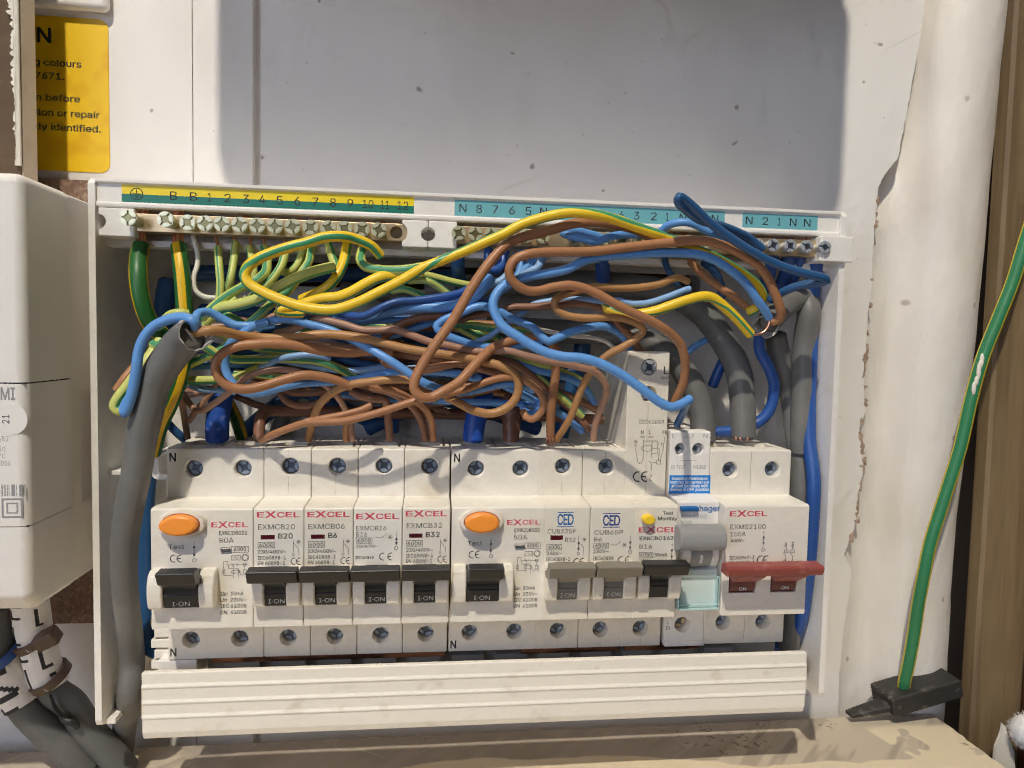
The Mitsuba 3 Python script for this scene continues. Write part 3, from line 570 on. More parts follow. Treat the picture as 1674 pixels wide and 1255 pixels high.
# printed strips
def strip(lo, hi, name, bsdf, y, label): return part(k, name, box(lo[0], hi[0], y - .12, y - .01, min(lo[2], hi[2]), max(lo[2], hi[2])), bsdf, False, label)
E0, E1 = (-15.35, 3, 132.48), (91.3, 3, 138.51)
zmid, ztop, zbot = 135.4, 138.8, 132.5
part(k, 'earth_label', box(E0[0], E1[0], 1.16, 1.28, zmid, ztop), 'label_yellow', False, label='yellow upper half of the earth terminal label strip')
part(k, 'earth_label', box(E0[0], E1[0], 1.16, 1.28, zbot, zmid - .003), 'label_green', False, label='green lower half of the earth terminal label strip')
yb = 1.15
def numbers(items, z, h=3.1): return lettering([(t, (P3[0], 1.15, z), P3[0] + w, h) for t, P3, w in items], .04)
ez = sg.Point((-10.11, 1.15, 134.58)[0], 135.5)
part(k + '__earth_label', 'lettering', cat(numbers([("B", (1.62, 1.15, 133.31), 2.5), ("B", (8.68, 1.15, 133.62), 2.6), ("1", (15.12, 1.15, 133.45), 1.3), ("2", (21.05, 1.15, 133.25), 2.3), ("3", (27.68, 1.15, 133.54), 2.3), ("4", (33.54, 1.15, 133.56), 2.3), ("5", (39.99, 1.15, 133.61), 2.3), ("6", (46.43, 1.15, 133.66), 2.3), ("7", (53.09, 1.15, 133.72), 2.3), ("8", (59.63, 1.15, 133.77), 2.3), ("9", (66.1, 1.15, 133.12), 2.3), ("10", (71.86, 1.15, 133.36), 4.1), ("11", (78.61, 1.15, 133.65), 3.3), ("12", (85.02, 1.15, 133.45), 4.1)], 133.9),
    strokes([ring(ez.x, ez.y, 2.1, .34), sg.box(ez.x - .15, ez.y, ez.x + .15, ez.y + 1.7), sg.box(ez.x - 1.6, ez.y - .1, ez.x + 1.6, ez.y + .2), sg.box(ez.x - 1.1, ez.y - .75, ez.x + 1.1, ez.y - .45), sg.box(ez.x - .6, ez.y - 1.4, ez.x + .6, ez.y - 1.1)], y=1.15)), 'print_black', False, label='black earth symbol and terminal letters on the yellow and green strip')
n0, n1 = (106.97, 3, 134.47), (216.35, 3, 135.36)
part(k, 'neutral_label', box(n0[0], n1[0], 1.16, 1.28, 132.5, 138.6), 'label_blue', False, label='long pale blue neutral label strip')
part(k + '__neutral_label', 'lettering', numbers([("N", (108.79, 1.15, 132.81), 2.8), ("8", (115.36, 1.15, 132.85), 2.3), ("7", (121.68, 1.15, 132.87), 2.3), ("6", (128.24, 1.15, 132.9), 2.3), ("5", (134.77, 1.15, 133.17), 2.3), ("N", (140.48, 1.15, 133.17), 2.8), ("N", (147.69, 1.15, 133.46), 2.8), ("8", (154.57, 1.15, 133.51), 2.3), ("7", (159.51, 1.15, 133.71), 2.3), ("6", (164.47, 1.15, 133.67), 2.3), ("4", (172.2, 1.15, 133.5), 2.3), ("3", (178.47, 1.15, 133.52), 2.3), ("2", (185.55, 1.15, 133.08), 2.3), ("1", (191.63, 1.15, 133.32), 1.3), ("N", (197.39, 1.15, 133.07), 2.8), ("N", (210.83, 1.15, 133.36), 2.8)], 133.9), 'print_black', False)
n0, n1 = (223.98, 3, 136.91), (256.38, 3, 136.98)
part(k, 'neutral_label', box(n0[0], n1[0], 1.16, 1.28, 132.6, 138.4), 'label_blue', False, label='short pale blue neutral label strip at right')
part(k + '__neutral_label_001', 'lettering', numbers([("N", (225.35, 1.15, 133.94), 2.9), ("2", (232.55, 1.15, 133.98), 2.3), ("1", (238.99, 1.15, 134.23), 1.3), ("N", (244.28, 1.15, 134.2), 2.9), ("N", (250.38, 1.15, 134.44), 2.9)], 133.9), 'print_black', False)
# ------------------------------------------------------------------ terminal bars
def head(r, slot, h=1.5, L=5.2):
    m = ycyl(0, 0, r, -h, 0, 26) + ycyl(0, 0, r * .9, -h - .25, -h + .1, 26) + ycyl(0, 0, r * .82, -.1, L, 18)
    for a, w in ((0, .26), (90, .26)):
        m = m - m3.Manifold.cube((r * 2.2 * slot, 1.7, r * w), True).translate((0, -h, 0)).rotate((0, a + 20, 0))
    for a in range(45, 360, 45):
        m = m - m3.Manifold.cube((r * .5, .3, .18), True).translate((r * .8, -h - .25, 0)).rotate((0, a, 0))
    return m - ycyl(0, 0, r * .5, -h - 1, -h + 1.3, 8)
def slot_shade_mesh(r, slot, h=1.5):
    m = ycyl(0, 0, r * .5, -h + .25, -h + 1.32, 8)
    for a in (0, 90): m = m + m3.Manifold.cube((r * 1.72 * min(slot, 1), .3, r * .25), True).translate((0, -h + .66, 0)).rotate((0, a + 20, 0))
    return m
HEAD = {}
def screw(holder, x, y, z, r, rot, bsdf, slot=1.0, L=5.2):
    kk = (round(r, 2), bsdf, slot, L)
    if kk not in HEAD: v, f = arr(head(r, slot, L=L)); HEAD[kk] = mikit.ply((v * S, f), bsdf, 35)
    q = key_of(holder + '__screw')
    scene[q] = {**HEAD[kk], 'to_world': T().translate([x * S, y * S, z * S]).rotate([0, 1, 0], rot)}
    dk = 'slot_shade' if bsdf == 'zinc' else 'slot_shade_blue'; sk = (kk, dk)
    if sk not in HEAD: v, f = arr(slot_shade_mesh(r, slot)); HEAD[sk] = mikit.ply((v * S, f), dk)
    scene[q + '__slot'] = {**HEAD[sk], 'to_world': scene[q]['to_world']}
rs = np.random.default_rng(11)
def holder_block(x0, x1, notch):
    m = man(rbox(x0, x1, .2, 14, 119.6, 130.0, .5))
    return m - ycyl(notch, 124.9, 2.7, -2, 30, 30)
ZS = 125.2
k = thing('earth_terminal_bar', 'brass earth terminal bar with a row of yellowish screws under the yellow and green label', 'terminal bar')
bx0, bx1 = (-6.7, 3, 125.19)[0] - 4, (90.31, 3, 124.37)[0]
put(k, man(rbox(bx0, bx1, 1.6, 9.6, 121.9, 128.6, .3)) - ycyl((84.66, 3, 124.63)[0], ZS, 2.4, -2, 12), 'brass', 35)
hx = (-23.26, 1.5, 125.4)[0]
part(k, 'holder', holder_block(hx, (-10.65, 1.5, 125.91)[0], hx), 'white_plastic', 35)
part(k, 'holder', holder_block((85.9, 1.5, 124.45)[0] + 1, (96.81, 1.5, 124.87)[0], (96.81, 1.5, 124.87)[0]) - ycyl((84.73, 1.5, 124.41)[0], ZS, 4.3, -2, 3.5), 'white_plastic', 35)
for i, q in enumerate([(-11.25, -2, 125.64), (1.8, -2, 125.5), (9.11, -2, 124.68), (15.25, -2, 124.93), (21.19, -2, 124.87), (27.5, -2, 124.67), (33.83, -2, 124.81), (40.22, -2, 124.77), (46.6, -2, 124.75), (53.13, -2, 124.82), (59.6, -2, 124.8), (65.66, -2, 125.04), (72.06, -2, 124.88), (78.35, -2, 124.85)]):
    yy = (-4.6 if i == 0 else -3.8 if i == 1 else -1.6)
    screw(k, q[0] + (.9 if i == 0 else .3 if i == 1 else 0), yy, ZS + (.5 if i < 2 else 0), 2.85, float(rs.uniform(-30, 60)), 'zinc', .95, 7.)
k = thing('neutral_terminal_bar', 'brass neutral terminal bar half hidden by wires under the long blue label', 'terminal bar')
nx0, nx1 = (106.93, 3, 123.82)[0], (220.47, 3, 126.85)[0]
put(k, rbox(nx0, nx1, 1.6, 9.6, 121.9, 128.6, .3), 'brass', 35)
part(k, 'holder', holder_block((96.99, 1.5, 124.88)[0], (108.05, 1.5, 125.3)[0], (96.99, 1.5, 124.88)[0]), 'white_plastic', 35)
for q in [(108.52, -2, 124.25), (115, -2, 124.45), (121.26, -2, 124.59), (128.07, -2, 124.61), (134.78, -2, 124.4), (141.29, -2, 124.31), (153.94, -2, 123.93), (160.3, -2, 124.17), (166.94, -2, 124.18), (173.38, -2, 124.18), (179.84, -2, 124.42), (186.34, -2, 124.42), (193.13, -2, 124.42), (199.95, -2, 124.68), (206.57, -2, 124.68)]:
    screw(k, q[0], -1.6, ZS, 2.75, float(rs.uniform(0, 90)), 'zinc', .95, 7.)
k = thing('neutral_terminal_bar', 'short brass neutral terminal bar at the right end with bluish screws', 'terminal bar')
nx0, nx1 = (221.56, 3, 125.65)[0], (262.05, 3, 126.12)[0]
put(k, rbox(nx0, nx1, 1.6, 9.6, 121.9, 128.6, .3), 'brass', 35)
hr = (270.87, -2, 125.79)[0]
part(k, 'holder', (man(rbox((256.22, -2, 125.26)[0], EX1 - TH - .05, -2, 14, 119.6, 130.0, .5)) + man(rbox(EX1 - TH - 2, hr, -2, -.05, 119.6, 130.0, .4))) - ycyl(hr + .6, 124.9, 2.4, -5, 30, 30), 'white_plastic', 35)
for q in [(228.95, -2, 124.62), (235.46, -2, 124.61), (242.65, -2, 124.87), (249.88, -2, 125.13), (257.54, -2, 125.51)]: screw(k, q[0], -1.9, ZS, 2.6, float(rs.uniform(0, 90)), 'zinc_cool', .95, 7.)
# ------------------------------------------------------------------ busbars
k = single('copper_busbar', rbox(15, 106, 3, 8, -44.0, -41.3, .3), 'busbar_copper', 'long tarnished copper busbar under the left breakers', 'busbar', 'copper busbars under the breakers')
k = single('copper_busbar', rbox(137, 178, 3, 8, -44.0, -41.3, .3), 'busbar_copper', 'tarnished copper busbar under the middle breakers', 'busbar', 'copper busbars under the breakers')
k = single('copper_busbar', rbox(181, 213, 3, 8, -44.0, -41.3, .3), 'busbar_copper', 'shorter tarnished copper busbar under the tall breaker', 'busbar', 'copper busbars under the breakers')
# ------------------------------------------------------------------ the breakers
PITCH = 17.8
ZT, ZB = 41.3, -40.7
def body(x0, x1, ztop=ZT, zstep=22.2, yf=-16, zf0=-22.3, yt=0., screws=(), lower=(), slots=True, mid=()):
    pr = [(44, ZB), (44, ztop - 7), (36, ztop - 6), (34, ztop), (yt + .5, ztop), (yt, ztop - .5), (yt, zstep + .25), (yf + .7, zstep - .2), (yf, zstep - .9), (yf, zf0), (0, zf0), (0, ZB)]
    m = man(prism_x(pr, x0 + .12, x1 - .12, .3, .35))
    for (x, z) in screws: m = m - ycyl(x, z, 3.25, yt - 1, yt + 7.5, 30) - m3.Manifold.cylinder(.5, 3.7, 3.2, 30).rotate((-90, 0, 0)).translate((x, yt - .05, z))
    for (x, z) in lower: m = m - ycyl(x, z, 3.3, -1, 8, 30)
    for x in mid:      # moulded half lines and wire mouths
        m = m - box(x - .07, x + .07, yt - 1, yt + .3, zstep + .3, ztop + 1) - box(x - .07, x + .07, -1, .3, ZB - 1, zf0 - .5)
        if slots: m = m - rbox(x - 4.6, x + 4.6, yt + 8, yt + 17, ztop - 5, ztop + 3, .4) - box(x0 + 1.2, x1 - 1.2, yt + 5.2, yt + 5.8, ztop - .8, ztop + 1) - box(x + 5.6, x + 6.6, yt + 5, yt + 30, ztop - 1.2, ztop + 1)
    return m
WING = [(-15.5, .2), (-18.5, .4), (-20.6, -1.2), (-21.6, -4), (-21.8, -7), (-21.5, -10), (-20.8, -12.6), (-20.2, -13.2), (-15.5, -13.4)]
def wing(x0, x1, dz=0): return prism_x([(y, z + dz) for y, z in WING], x0, x1, .4, .5)
LEVER = [(-24.2, 2.9), (-29, 2.5), (-29.3, 1.9), (-27.2, -2.2), (-19.0, -4.8), (-17, -2.5), (-21.5, -.5)]
def lever(x0, x1, dz=0, c=.3): return prism_x([(y, z + dz) for y, z in LEVER], x0, x1, c, .35)
def stem(x0, x1, dz=0): return prism_x([(-24.0, .5 + dz), (-27, -2.0 + dz), (-20.2, -6.3 + dz), (-16, -6 + dz), (-16, 0 + dz)], x0, x1, .3, .4)
def rotor(x0, x1, dz=0): return man(xcyl(-12.4, -7.0 + dz, 7.6, x0, x1)) + prism_man([(-19.6, -8.3 + dz), (-20.15, -8.6 + dz), (-19.2, -13.2 + dz), (-14, -13.9 + dz), (-14, -8.3 + dz)], x0, x1)
def prism_man(pr, x0, x1): return man(prism_x(pr, x0, x1, .1, .15))
def on_text(x0, x1, z=-12.1, dz=0): return ("I\u00b7ON", (x0, -19.72, z + dz), x1, 1.65)
def slanted(lines):
    """Lettering on the tilted front of a lever drum."""
    m = lettering(lines, .05); v = np.array(m.vertices); v[:, 1] += (v[:, 2] + 12.1) * -.2 + .07
    return trimesh.Trimesh(v, m.faces, process=False)
def disc_mark(x, z, r): return extrude_y(ring(x, z, r, .16), -.03, .01)
def spin(): return float(rs.uniform(0, 90))
def add_screws(k, tops, lows, yt=0., depth=3.2):
    for x, z in tops: screw(k, x, yt + depth + 1.2, z, 2.75, spin(), 'screw_dark', 1.1, 3)
    for x, z in lows: screw(k, x, 6.2, z, 2.75, spin(), 'screw_dark', 1.1, 3)
RED, BLK = 'print_red', 'print_black'
def excel(x0, x1, z, h):
    """The red name with its taller X."""
    w = x1 - x0
    return lettering([("E", (x0, YF, z), x0 + .17 * w, h, 1), ("X", (x0 + .19 * w, YF, z - .12 * h), x0 + .44 * w, h * 1.28, 1), ("C", (x0 + .46 * w, YF, z), x0 + .64 * w, h, 1), ("E", (x0 + .66 * w, YF, z), x0 + .81 * w, h, 1), ("L", (x0 + .84 * w, YF, z), x1, h, 1)])
YF = -16.02
def rcd(x0, label):
    k = thing('residual_current_device', label, 'breaker', 'wide breakers with an orange test button')
    X = lambda x: x0 + x
    tops, lows = [(X(9.9), 33.4), (X(27.8), 33.4)], [(X(8.5), -33.1), (X(26.6), -33.1)]
    b = body(X(0), X(35.6), screws=tops, lower=lows, mid=())
    for x in (9.5, 27.5): b = b - rbox(X(x) - 5.2, X(x) + 5.2, 7.5, 19, 37, 44, .5)
    b = b - box(X(17.9), X(18.8), 5, 30, 39.8, 43) - box(X(1), X(35), 4.2, 4.7, 40.6, 43)
    b = b - box(X(5.4), X(18.4), -30, -9, -14.2, -.5) - rbox(X(24.3), X(28.0), -18, -14.8, 4.9, 6.8, .2)
    put(k, b, 'cream', 30)
    part(k, 'wing', wing(X(.6), X(5.6)), 'cream', 35); part(k, 'wing', wing(X(18.0), X(23.2)), 'cream', 35)
    part(k, 'drum', rotor(X(5.7), X(17.9)), 'black_plastic', 40)
    part(k, 'lever', cat(lever(X(6.2), X(18.9)), stem(X(6.0), X(17.6))), 'black_plastic', 35)
    part(k, 'test_button_ring', (lambda m: m)(m3.Manifold.cylinder(2.6, 8.3, 7.9, 48).scale((1, .6, 1)).rotate((90, 0, 0)).translate((X(11.1), -15.9, 16.7)) - m3.Manifold.cylinder(5, 6.7, 6.7, 48).scale((1, .6, 1)).rotate((90, 0, 0)).translate((X(11.1), -15, 16.7))), 'cream', 40)
    bt = m3.Manifold.batch_hull([m3.Manifold.cylinder(5.4, 6.3, 6.3, 48).scale((1, .56, 1)).rotate((90, 0, 0)).translate((X(11.1), -15.9, 16.9)), m3.Manifold.cylinder(6.0, 5.5, 5.5, 48).scale((1, .53, 1)).rotate((90, 0, 0)).translate((X(11.1), -15.9, 16.9))])
    part(k, 'test_button', bt, 'orange', 40)
    part(k, 'indicator_window', box(X(24.35), X(27.95), -15.2, -14.9, 4.95, 6.75), 'window_grey', False)
    add_screws(k, tops, lows)
    part(k, 'knockout_mark', disc_mark(X(18.0), 33.3, 3.0), 'cream_old', False); part(k, 'knockout_mark', disc_mark(X(17.6), -33.2, 3.0), 'cream_old', False)
    part(k, 'brand_lettering', excel(X(20.9), X(33.7), 15.0, 1.75), RED, False)
    yy = YF
    L = [("EXRCD8030", (X(23.6), yy, 12.1), X(33.5), 1.45), ("80A", (X(23.6), yy, 9.2), X(28.7), 1.9), ("6000", (X(28.7), yy, 6.1 + .1), X(33.1), 1.4), ("Test", (X(6.1), yy, 7.2), X(11.6), 1.65),
         ("I\u0394n", (X(24.0), yy, -10.2), X(26.5), 1.35), ("30mA", (X(27.5), yy, -10.2), X(32.2), 1.35), ("Un", (X(24.0), yy, -12.5), X(26.4), 1.35), ("230V~", (X(27.5), yy, -12.5), X(33.2), 1.35),
         ("IEC", (X(24.0), yy, -14.8), X(27.1), 1.35), ("61008", (X(27.6), yy, -14.8), X(33.2), 1.35), ("EN", (X(24.0), yy, -17.1), X(26.4), 1.35), ("61008", (X(27.6), yy, -17.1), X(33.2), 1.35)]
    o = (X(24.05), 2.55)      # circuit sketch, in crop pixels from its left top
    q = lambda *a: [(o[0] + (u - 690) * .0366, 0, o[1] - (w - 620) * .0366) for u, w in a]
    g = [q((767, 625), (722, 625), (722, 765), (812, 765)), q((750, 640), (768, 672), (768, 697), (860, 697), (860, 790)), q((812, 655), (812, 790)), q((795, 640), (815, 668)), q((835, 640), (858, 668)), q((768, 660), (945, 660)), q((920, 670), (920, 712)), q((865, 715), (885, 762), (945, 762), (945, 730), (935, 730)),
         q((790, 728), (800, 714), (860, 714), (880, 728), (860, 743), (800, 743), (790, 728)), q((908, 648), (935, 648), (935, 670), (908, 670), (908, 648)), q((908, 712), (935, 712), (935, 745), (908, 745), (908, 712)), q((712, 710), (732, 710), (732, 742), (712, 742), (712, 710)),
         frame(X(27.9), 5.7, X(33.8), 7.9), frame(X(24.3), 6.1 + .05, X(27.2), 7.55), [(X(23.6), 0, 6.85), (X(27.9), 0, 6.85)], frame(X(28.0), 2.9, X(31.0), 4.6), [(X(28.4), 0, 3.6), (X(29.0), 0, 4.1), (X(29.9), 0, 3.4), (X(30.6), 0, 3.9)], ring(X(32.7), 3.75, 1.0, .25), ring(X(32.7), 3.75, 1.3, .12),
         arrow(X(14.95), 4.2, 8.6), sg.box(X(14.85), 8.8, X(15.05), 9.9), ring(X(15.1), 3.0, .62, .22), ce(X(6.8), 2.4, 2.6, 2.3)]
    part(k, 'lettering', cat(lettering(L), strokes(g, .17, YF)), BLK, False)
    part(k, 'lettering', lettering([("N", (X(1.1), -.02, 36.2), X(3.5), 3.1, 1), ("N", (X(.9), -.02, -39.3), X(3.2), 3.0, 1)]), BLK, False)
    part(k + '__drum', 'lettering', slanted([on_text(X(8.6), X(14.6), -12.4)]), 'print_white', False)
    return k
k = rcd(0, 'wide breaker with an orange test button at the left end of the row')
clip = sg.Point(0, 0).buffer(1)
cl = affinity.translate(affinity.scale(sg.box(-2, -2, 2, 2).buffer(3), 1, 1.12), -3.6, 33.2).difference(affinity.translate(affinity.scale(sg.box(-1.2, -2, 1.2, 2).buffer(1.9), 1, 1.12), -2.6, 33.2))
part(k, 'clip', extrude_y(cl.intersection(sg.box(-12, 0, -.1, 60)), 8, 20), 'white_plastic', 30)
rcd(6 * PITCH + .4, 'wide breaker with an orange test button in the middle of the row')
def mcb(n, label, kind, cream='cream', lev='black_plastic', drum='black_plastic', yf=-16.):
    x0, x1 = n * PITCH, (n + 1) * PITCH
    k = thing('circuit_breaker', label, 'breaker', 'narrow breakers in the row')
    xs = (x0 + x1) / 2 + .9
    tops, lows = [(xs, 34.3)], [(xs - .6, -33.2)]
    b = body(x0, x1, screws=tops, lower=lows, mid=(xs - .5,))
    b = b - box(x0 + 4.6, x0 + 12.6, -30, -9, -14.2, .3)
    put(k, b, cream, 30)
    part(k, 'wing', wing(x0 + .5, x0 + 4.7), cream, 35); part(k, 'wing', wing(x0 + 12.5, x1 - .5), cream, 35)
    part(k, 'drum', rotor(x0 + 4.8, x0 + 12.4), drum, 40)
    part(k, 'lever', cat(lever(x0 + .35, x1 - .3), stem(x0 + 4.9, x0 + 12.3)), lev, 35)
    add_screws(k, tops, lows)
    return k, x0
def excel_mcb(n, label, code, rating, tone='cream'):
    k, x0 = mcb(n, label, 'excel', tone); X = lambda x: x0 + x
    y = YF
    part(k, 'brand_lettering', excel(X(1.2), X(16.5), 18.5, 1.85), RED, False)
    w = 13.9 if len(rating) > 2 else 11.9
    L = [(code, (X(1.6), y, 14.0), X(14.6), 1.9), (rating, (X(8.7), y, 10.6), X(w), 1.9, 1), ("6000", (X(2.0), y, 7.55), X(7.0), 1.35), ("230/400V~", (X(1.5), y, 5.1), X(11.5), 1.3), ("IEC60898-1", (X(1.5), y, 2.9), X(11.5), 1.3), ("EN 60898-1", (X(1.5), y, .9), X(11.2), 1.3)]
    g = [frame(X(1.6), 7.2, X(7.5), 9.3), sg.box(X(14.05), 5.4, X(14.25), 9.9), ring(X(14.1), 4.5, .42, .2), [(X(14.3), 0, 8.8), (X(16.1), 0, 6.4), (X(16.1), 0, 4.4)], star(X(15.9), 9.3, .8), ce(X(13.3), .9, 2.4, 1.9)]
    part(k, 'lettering', cat(lettering(L), strokes(g, .18, YF)), BLK, False)
    part(k, 'indicator_window', box(X(2.55), X(7.5), -16.05, -15.9, 10.35, 11.95), 'window_red', False)
    part(k + '__drum', 'lettering', slanted([on_text(X(6.1), X(11.8))]), 'print_white', False)
excel_mcb(2, 'narrow breaker marked B20 with a black lever', "EXMCB20", "B20")
excel_mcb(3, 'narrow breaker marked B6 with a black lever', "EXMCB06", "B6", 'cream_dark')
k, x0 = mcb(4, 'narrow breaker marked B16 between two with dark red windows', 'excel16', 'cream_pale'); X = lambda x: x0 + x
part(k, 'brand_lettering', excel(X(.9), X(16.6), 17.6, 1.9), RED, False)
part(k, 'lettering', cat(lettering([("EXMCB16", (X(1.0), YF, 13.3), X(12.0), 1.7), ("B16", (X(1.0), YF, 11.0), X(5.0), 1.7), ("6000", (X(1.4), YF, 8.85), X(6.4), 1.3, 1), ("230/400V~", (X(1.0), YF, 6.9), X(8.7), 1.0), ("IEC60898", (X(.8), YF, 2.6), X(7.5), 1.1)]),
    strokes([frame(X(1.0), 8.5, X(6.8), 10.5), [(X(7.9), 0, 10.6), (X(10.4), 0, 10.6), (X(12.3), 0, 12.1)], star(X(13.3), 10.7, .9), arrow(X(15.7), 7.6, 10.8), sg.box(X(15.6), 11.1, X(15.8), 12.4), ring(X(15.6), 6.5, .65, .22), ce(X(9.6), 2.1, 2.6, 3.0)], .18, YF)), BLK, False)
part(k + '__drum', 'lettering', slanted([on_text(X(6.1), X(11.8))]), 'print_white', False)
excel_mcb(5, 'narrow breaker marked B32 with a black lever', "EXMCB32", "B32", 'cream_dark')
def ced_logo(k, x0, x1, z0, z1, bsdf):
    w = x1 - x0; h = z1 - z0
    m = lettering([("C", (x0, YF, z0 + .14 * h), x0 + .35 * w, h * .72, 1), ("E", (x0 + .37 * w, YF, z0 + .14 * h), x0 + .63 * w, h * .72, 1), ("D", (x0 + .65 * w, YF, z0 + .14 * h), x1, h * .72, 1)])
    part(k, 'logo', cat(m, strokes([sg.box(x0, z0 - .02 * h, x1, z0 + .04 * h), sg.box(x0, z1 - .04 * h, x1, z1 + .02 * h)], .1, YF)), bsdf, False)
k, x0 = mcb(8, 'narrow breaker with a grey lever marked B32', 'ced', 'cream_old', 'lever_grey', 'rotor_grey'); X = lambda x: x0 + x
a0, a1 = (147.39, -16, 14), (153.64, -16, 19.62); ced_logo(k, a0[0], a1[0], a0[2], a1[2], 'print_blue')
part(k, 'lettering', cat(lettering([("CUB32SP", (143.67, -16.02, 11.44), (154.73, -16.02, 11.33)[0], 1.75), ("B32", (150.57, -16.02, 8.12), (154.61, -16.02, 8.08)[0], 1.6), ("6000", (144.14, -16.02, 5.52), (148.67, -16.02, 5.46)[0], 1.3), ("230V~", (143.52, -16.02, 3.09), (149.32, -16.02, 3.08)[0], 1.3), ("IEC60898-1", (143.36, -16.02, 0.79), (152.64, -16.02, 0.65)[0], 1.35)]),
    strokes([frame((143.54, -16, 7.18)[0], (143.54, -16, 7.18)[2], (149.2, -16, 5.1)[0], (149.2, -16, 5.1)[2]), arrow((150.36, -16, 209.01)[0] * 0 + (155.88, -16, 7.03)[0], (155.94, -16, 4.65)[2], (155.84, -16, 8.46)[2]), sg.box((155.72, -16, 9.41)[0], (155.73, -16, 8.94)[2], (155.96, -16, 9.41)[0], (155.79, -16, 10.36)[2]), ring((155.83, -16, 3.53)[0], (155.83, -16, 3.53)[2], .5, .2), [(156.58, -16, 7.5), (157.94, -16, 5.82), (157.9, -16, 3.2)], star((158.07, -16, 8.91)[0], (158.07, -16, 8.91)[2], .8), ce((154.13, -16, -0.69)[0], (154.14, -16, -1.04)[2], 2.7, 2.3)], .18, YF)), BLK, False)
part(k, 'indicator_window', box((144.84, -16, 10.01)[0], (149.69, -16, 9.95)[0], -16.05, -15.9, (144.91, -16, 8.92)[2], (144.87, -16, 10.71)[2]), 'window_red', False)
part(k + '__drum', 'lettering', slanted([on_text(X(6.1), X(11.6))]), 'print_white', False)
k, x0 = mcb(9, 'narrow breaker with a grey lever marked B6', 'ced', 'cream_old', 'lever_grey', 'rotor_grey'); X = lambda x: x0 + x
a0, a1 = (165.14, -16, 13.6), (171.84, -16, 19.03); ced_logo(k, a0[0], a1[0], a0[2], a1[2], 'print_navy')
part(k, 'lettering', cat(lettering([("CUB6SP", (161.86, -16.02, 10.78), (173.18, -16.02, 10.66)[0], 1.75), ("B6", (161.77, -16.02, 8.18), (165.01, -16.02, 8.12)[0], 1.65), ("6000", (162.36, -16.02, 5.86), (167.07, -16.02, 5.95)[0], 1.3, 1), ("230V~", (161.71, -16.02, 3.63), (167.67, -16.02, 3.55)[0], 1.3), ("IEC60898", (161.64, -16.02, 0.88), (169.66, -16.02, 0.88)[0], 1.35, 1)]),
    strokes([frame((161.8, -16, 7.49)[0], (161.8, -16, 7.49)[2], (167.62, -16, 5.53)[0], (167.62, -16, 5.53)[2]), [(168.02, -16, 6.74), (170.77, -16, 6.71), (172.61, -16, 8.2)], star((173.79, -16, 6.67)[0], (173.67, -16, 6.67)[2], .9), arrow((176.14, -16, 6.79)[0], (176.16, -16, 4.75)[2], (176.04, -16, 8.47)[2]), sg.box((175.97, -16, 9.19)[0], (176.02, -16, 8.95)[2], (176.18, -16, 9.19)[0], (175.99, -16, 10.05)[2]), ring((176.16, -16, 3.81)[0], (176.16, -16, 3.81)[2], .65, .22), ce((171.6, -16, 0.18)[0], (171.48, -16, -0.59)[2], 2.7, 2.75)], .18, YF)), BLK, False)
part(k + '__drum', 'lettering', slanted([on_text(X(6.2), X(11.6))]), 'print_white', False)
# the tall breaker
x0, x1 = 10 * PITCH, 11 * PITCH; X = lambda x: x0 + x
k = thing('tall_breaker', 'tall cream breaker with a round yellow test button whose top rises into the wires', 'breaker')
tc = (186.57, 0, 74.83)
b = body(x0 - .4, x1 - .7, ztop=(185.92, 0, 81.35)[2], screws=[(tc[0], tc[2] + .1)], lower=[(X(8.3), -33.1)], slots=False, mid=(tc[0],))
hl = (186.76, 0, 64.01); b = b - ycyl(hl[0], hl[2], 3.3, -1, 12) - box(X(4.6), X(12.6), -30, -9, -14.2, .3) - rbox(hl[0] - 5, hl[0] + 5, 10, 20, (185.92, 0, 81.35)[2] - 5, (185.92, 0, 81.35)[2] + 5, .5)
put(k, b, 'cream_old', 30)
screw(k, tc[0], 1.2, tc[2] + .1, 2.9, 30., 'zinc_cool', 1.1, 3); screw(k, hl[0], 9, hl[2], 2.8, 10., 'screw_dark', 1.1, 2); screw(k, X(8.3), 5.8, -33.1, 2.75, 50., 'screw_dark', 1.1, 3)
part(k, 'wing', wing(X(.5), X(4.7), -.3), 'cream_old', 35); part(k, 'wing', wing(X(12.5), X(17.1), -.3), 'cream_old', 35)
part(k, 'drum', rotor(X(4.8), X(12.4), .2), 'black_plastic', 40)
part(k, 'lever', cat(lever(X(.3), X(17.6), .4), stem(X(4.9), X(12.3), .4)), 'black_plastic', 35)
bc = (182.49, -17, 17.05)
part(k, 'test_button', m3.Manifold.batch_hull([m3.Manifold.cylinder(3.2, 2.35, 2.35, 36).scale((1, .74, 1)).rotate((90, 0, 0)).translate((bc[0], -15.9, bc[2])), m3.Manifold.cylinder(3.6, 1.9, 1.9, 36).scale((1, .74, 1)).rotate((90, 0, 0)).translate((bc[0], -15.9, bc[2]))]), 'button_yellow', 40)
part(k, 'brand_lettering', excel((179.34, -16, 11.55)[0], (194.75, -16, 11.4)[0], (179.34, -16, 11.55)[2], 1.9), RED, False)
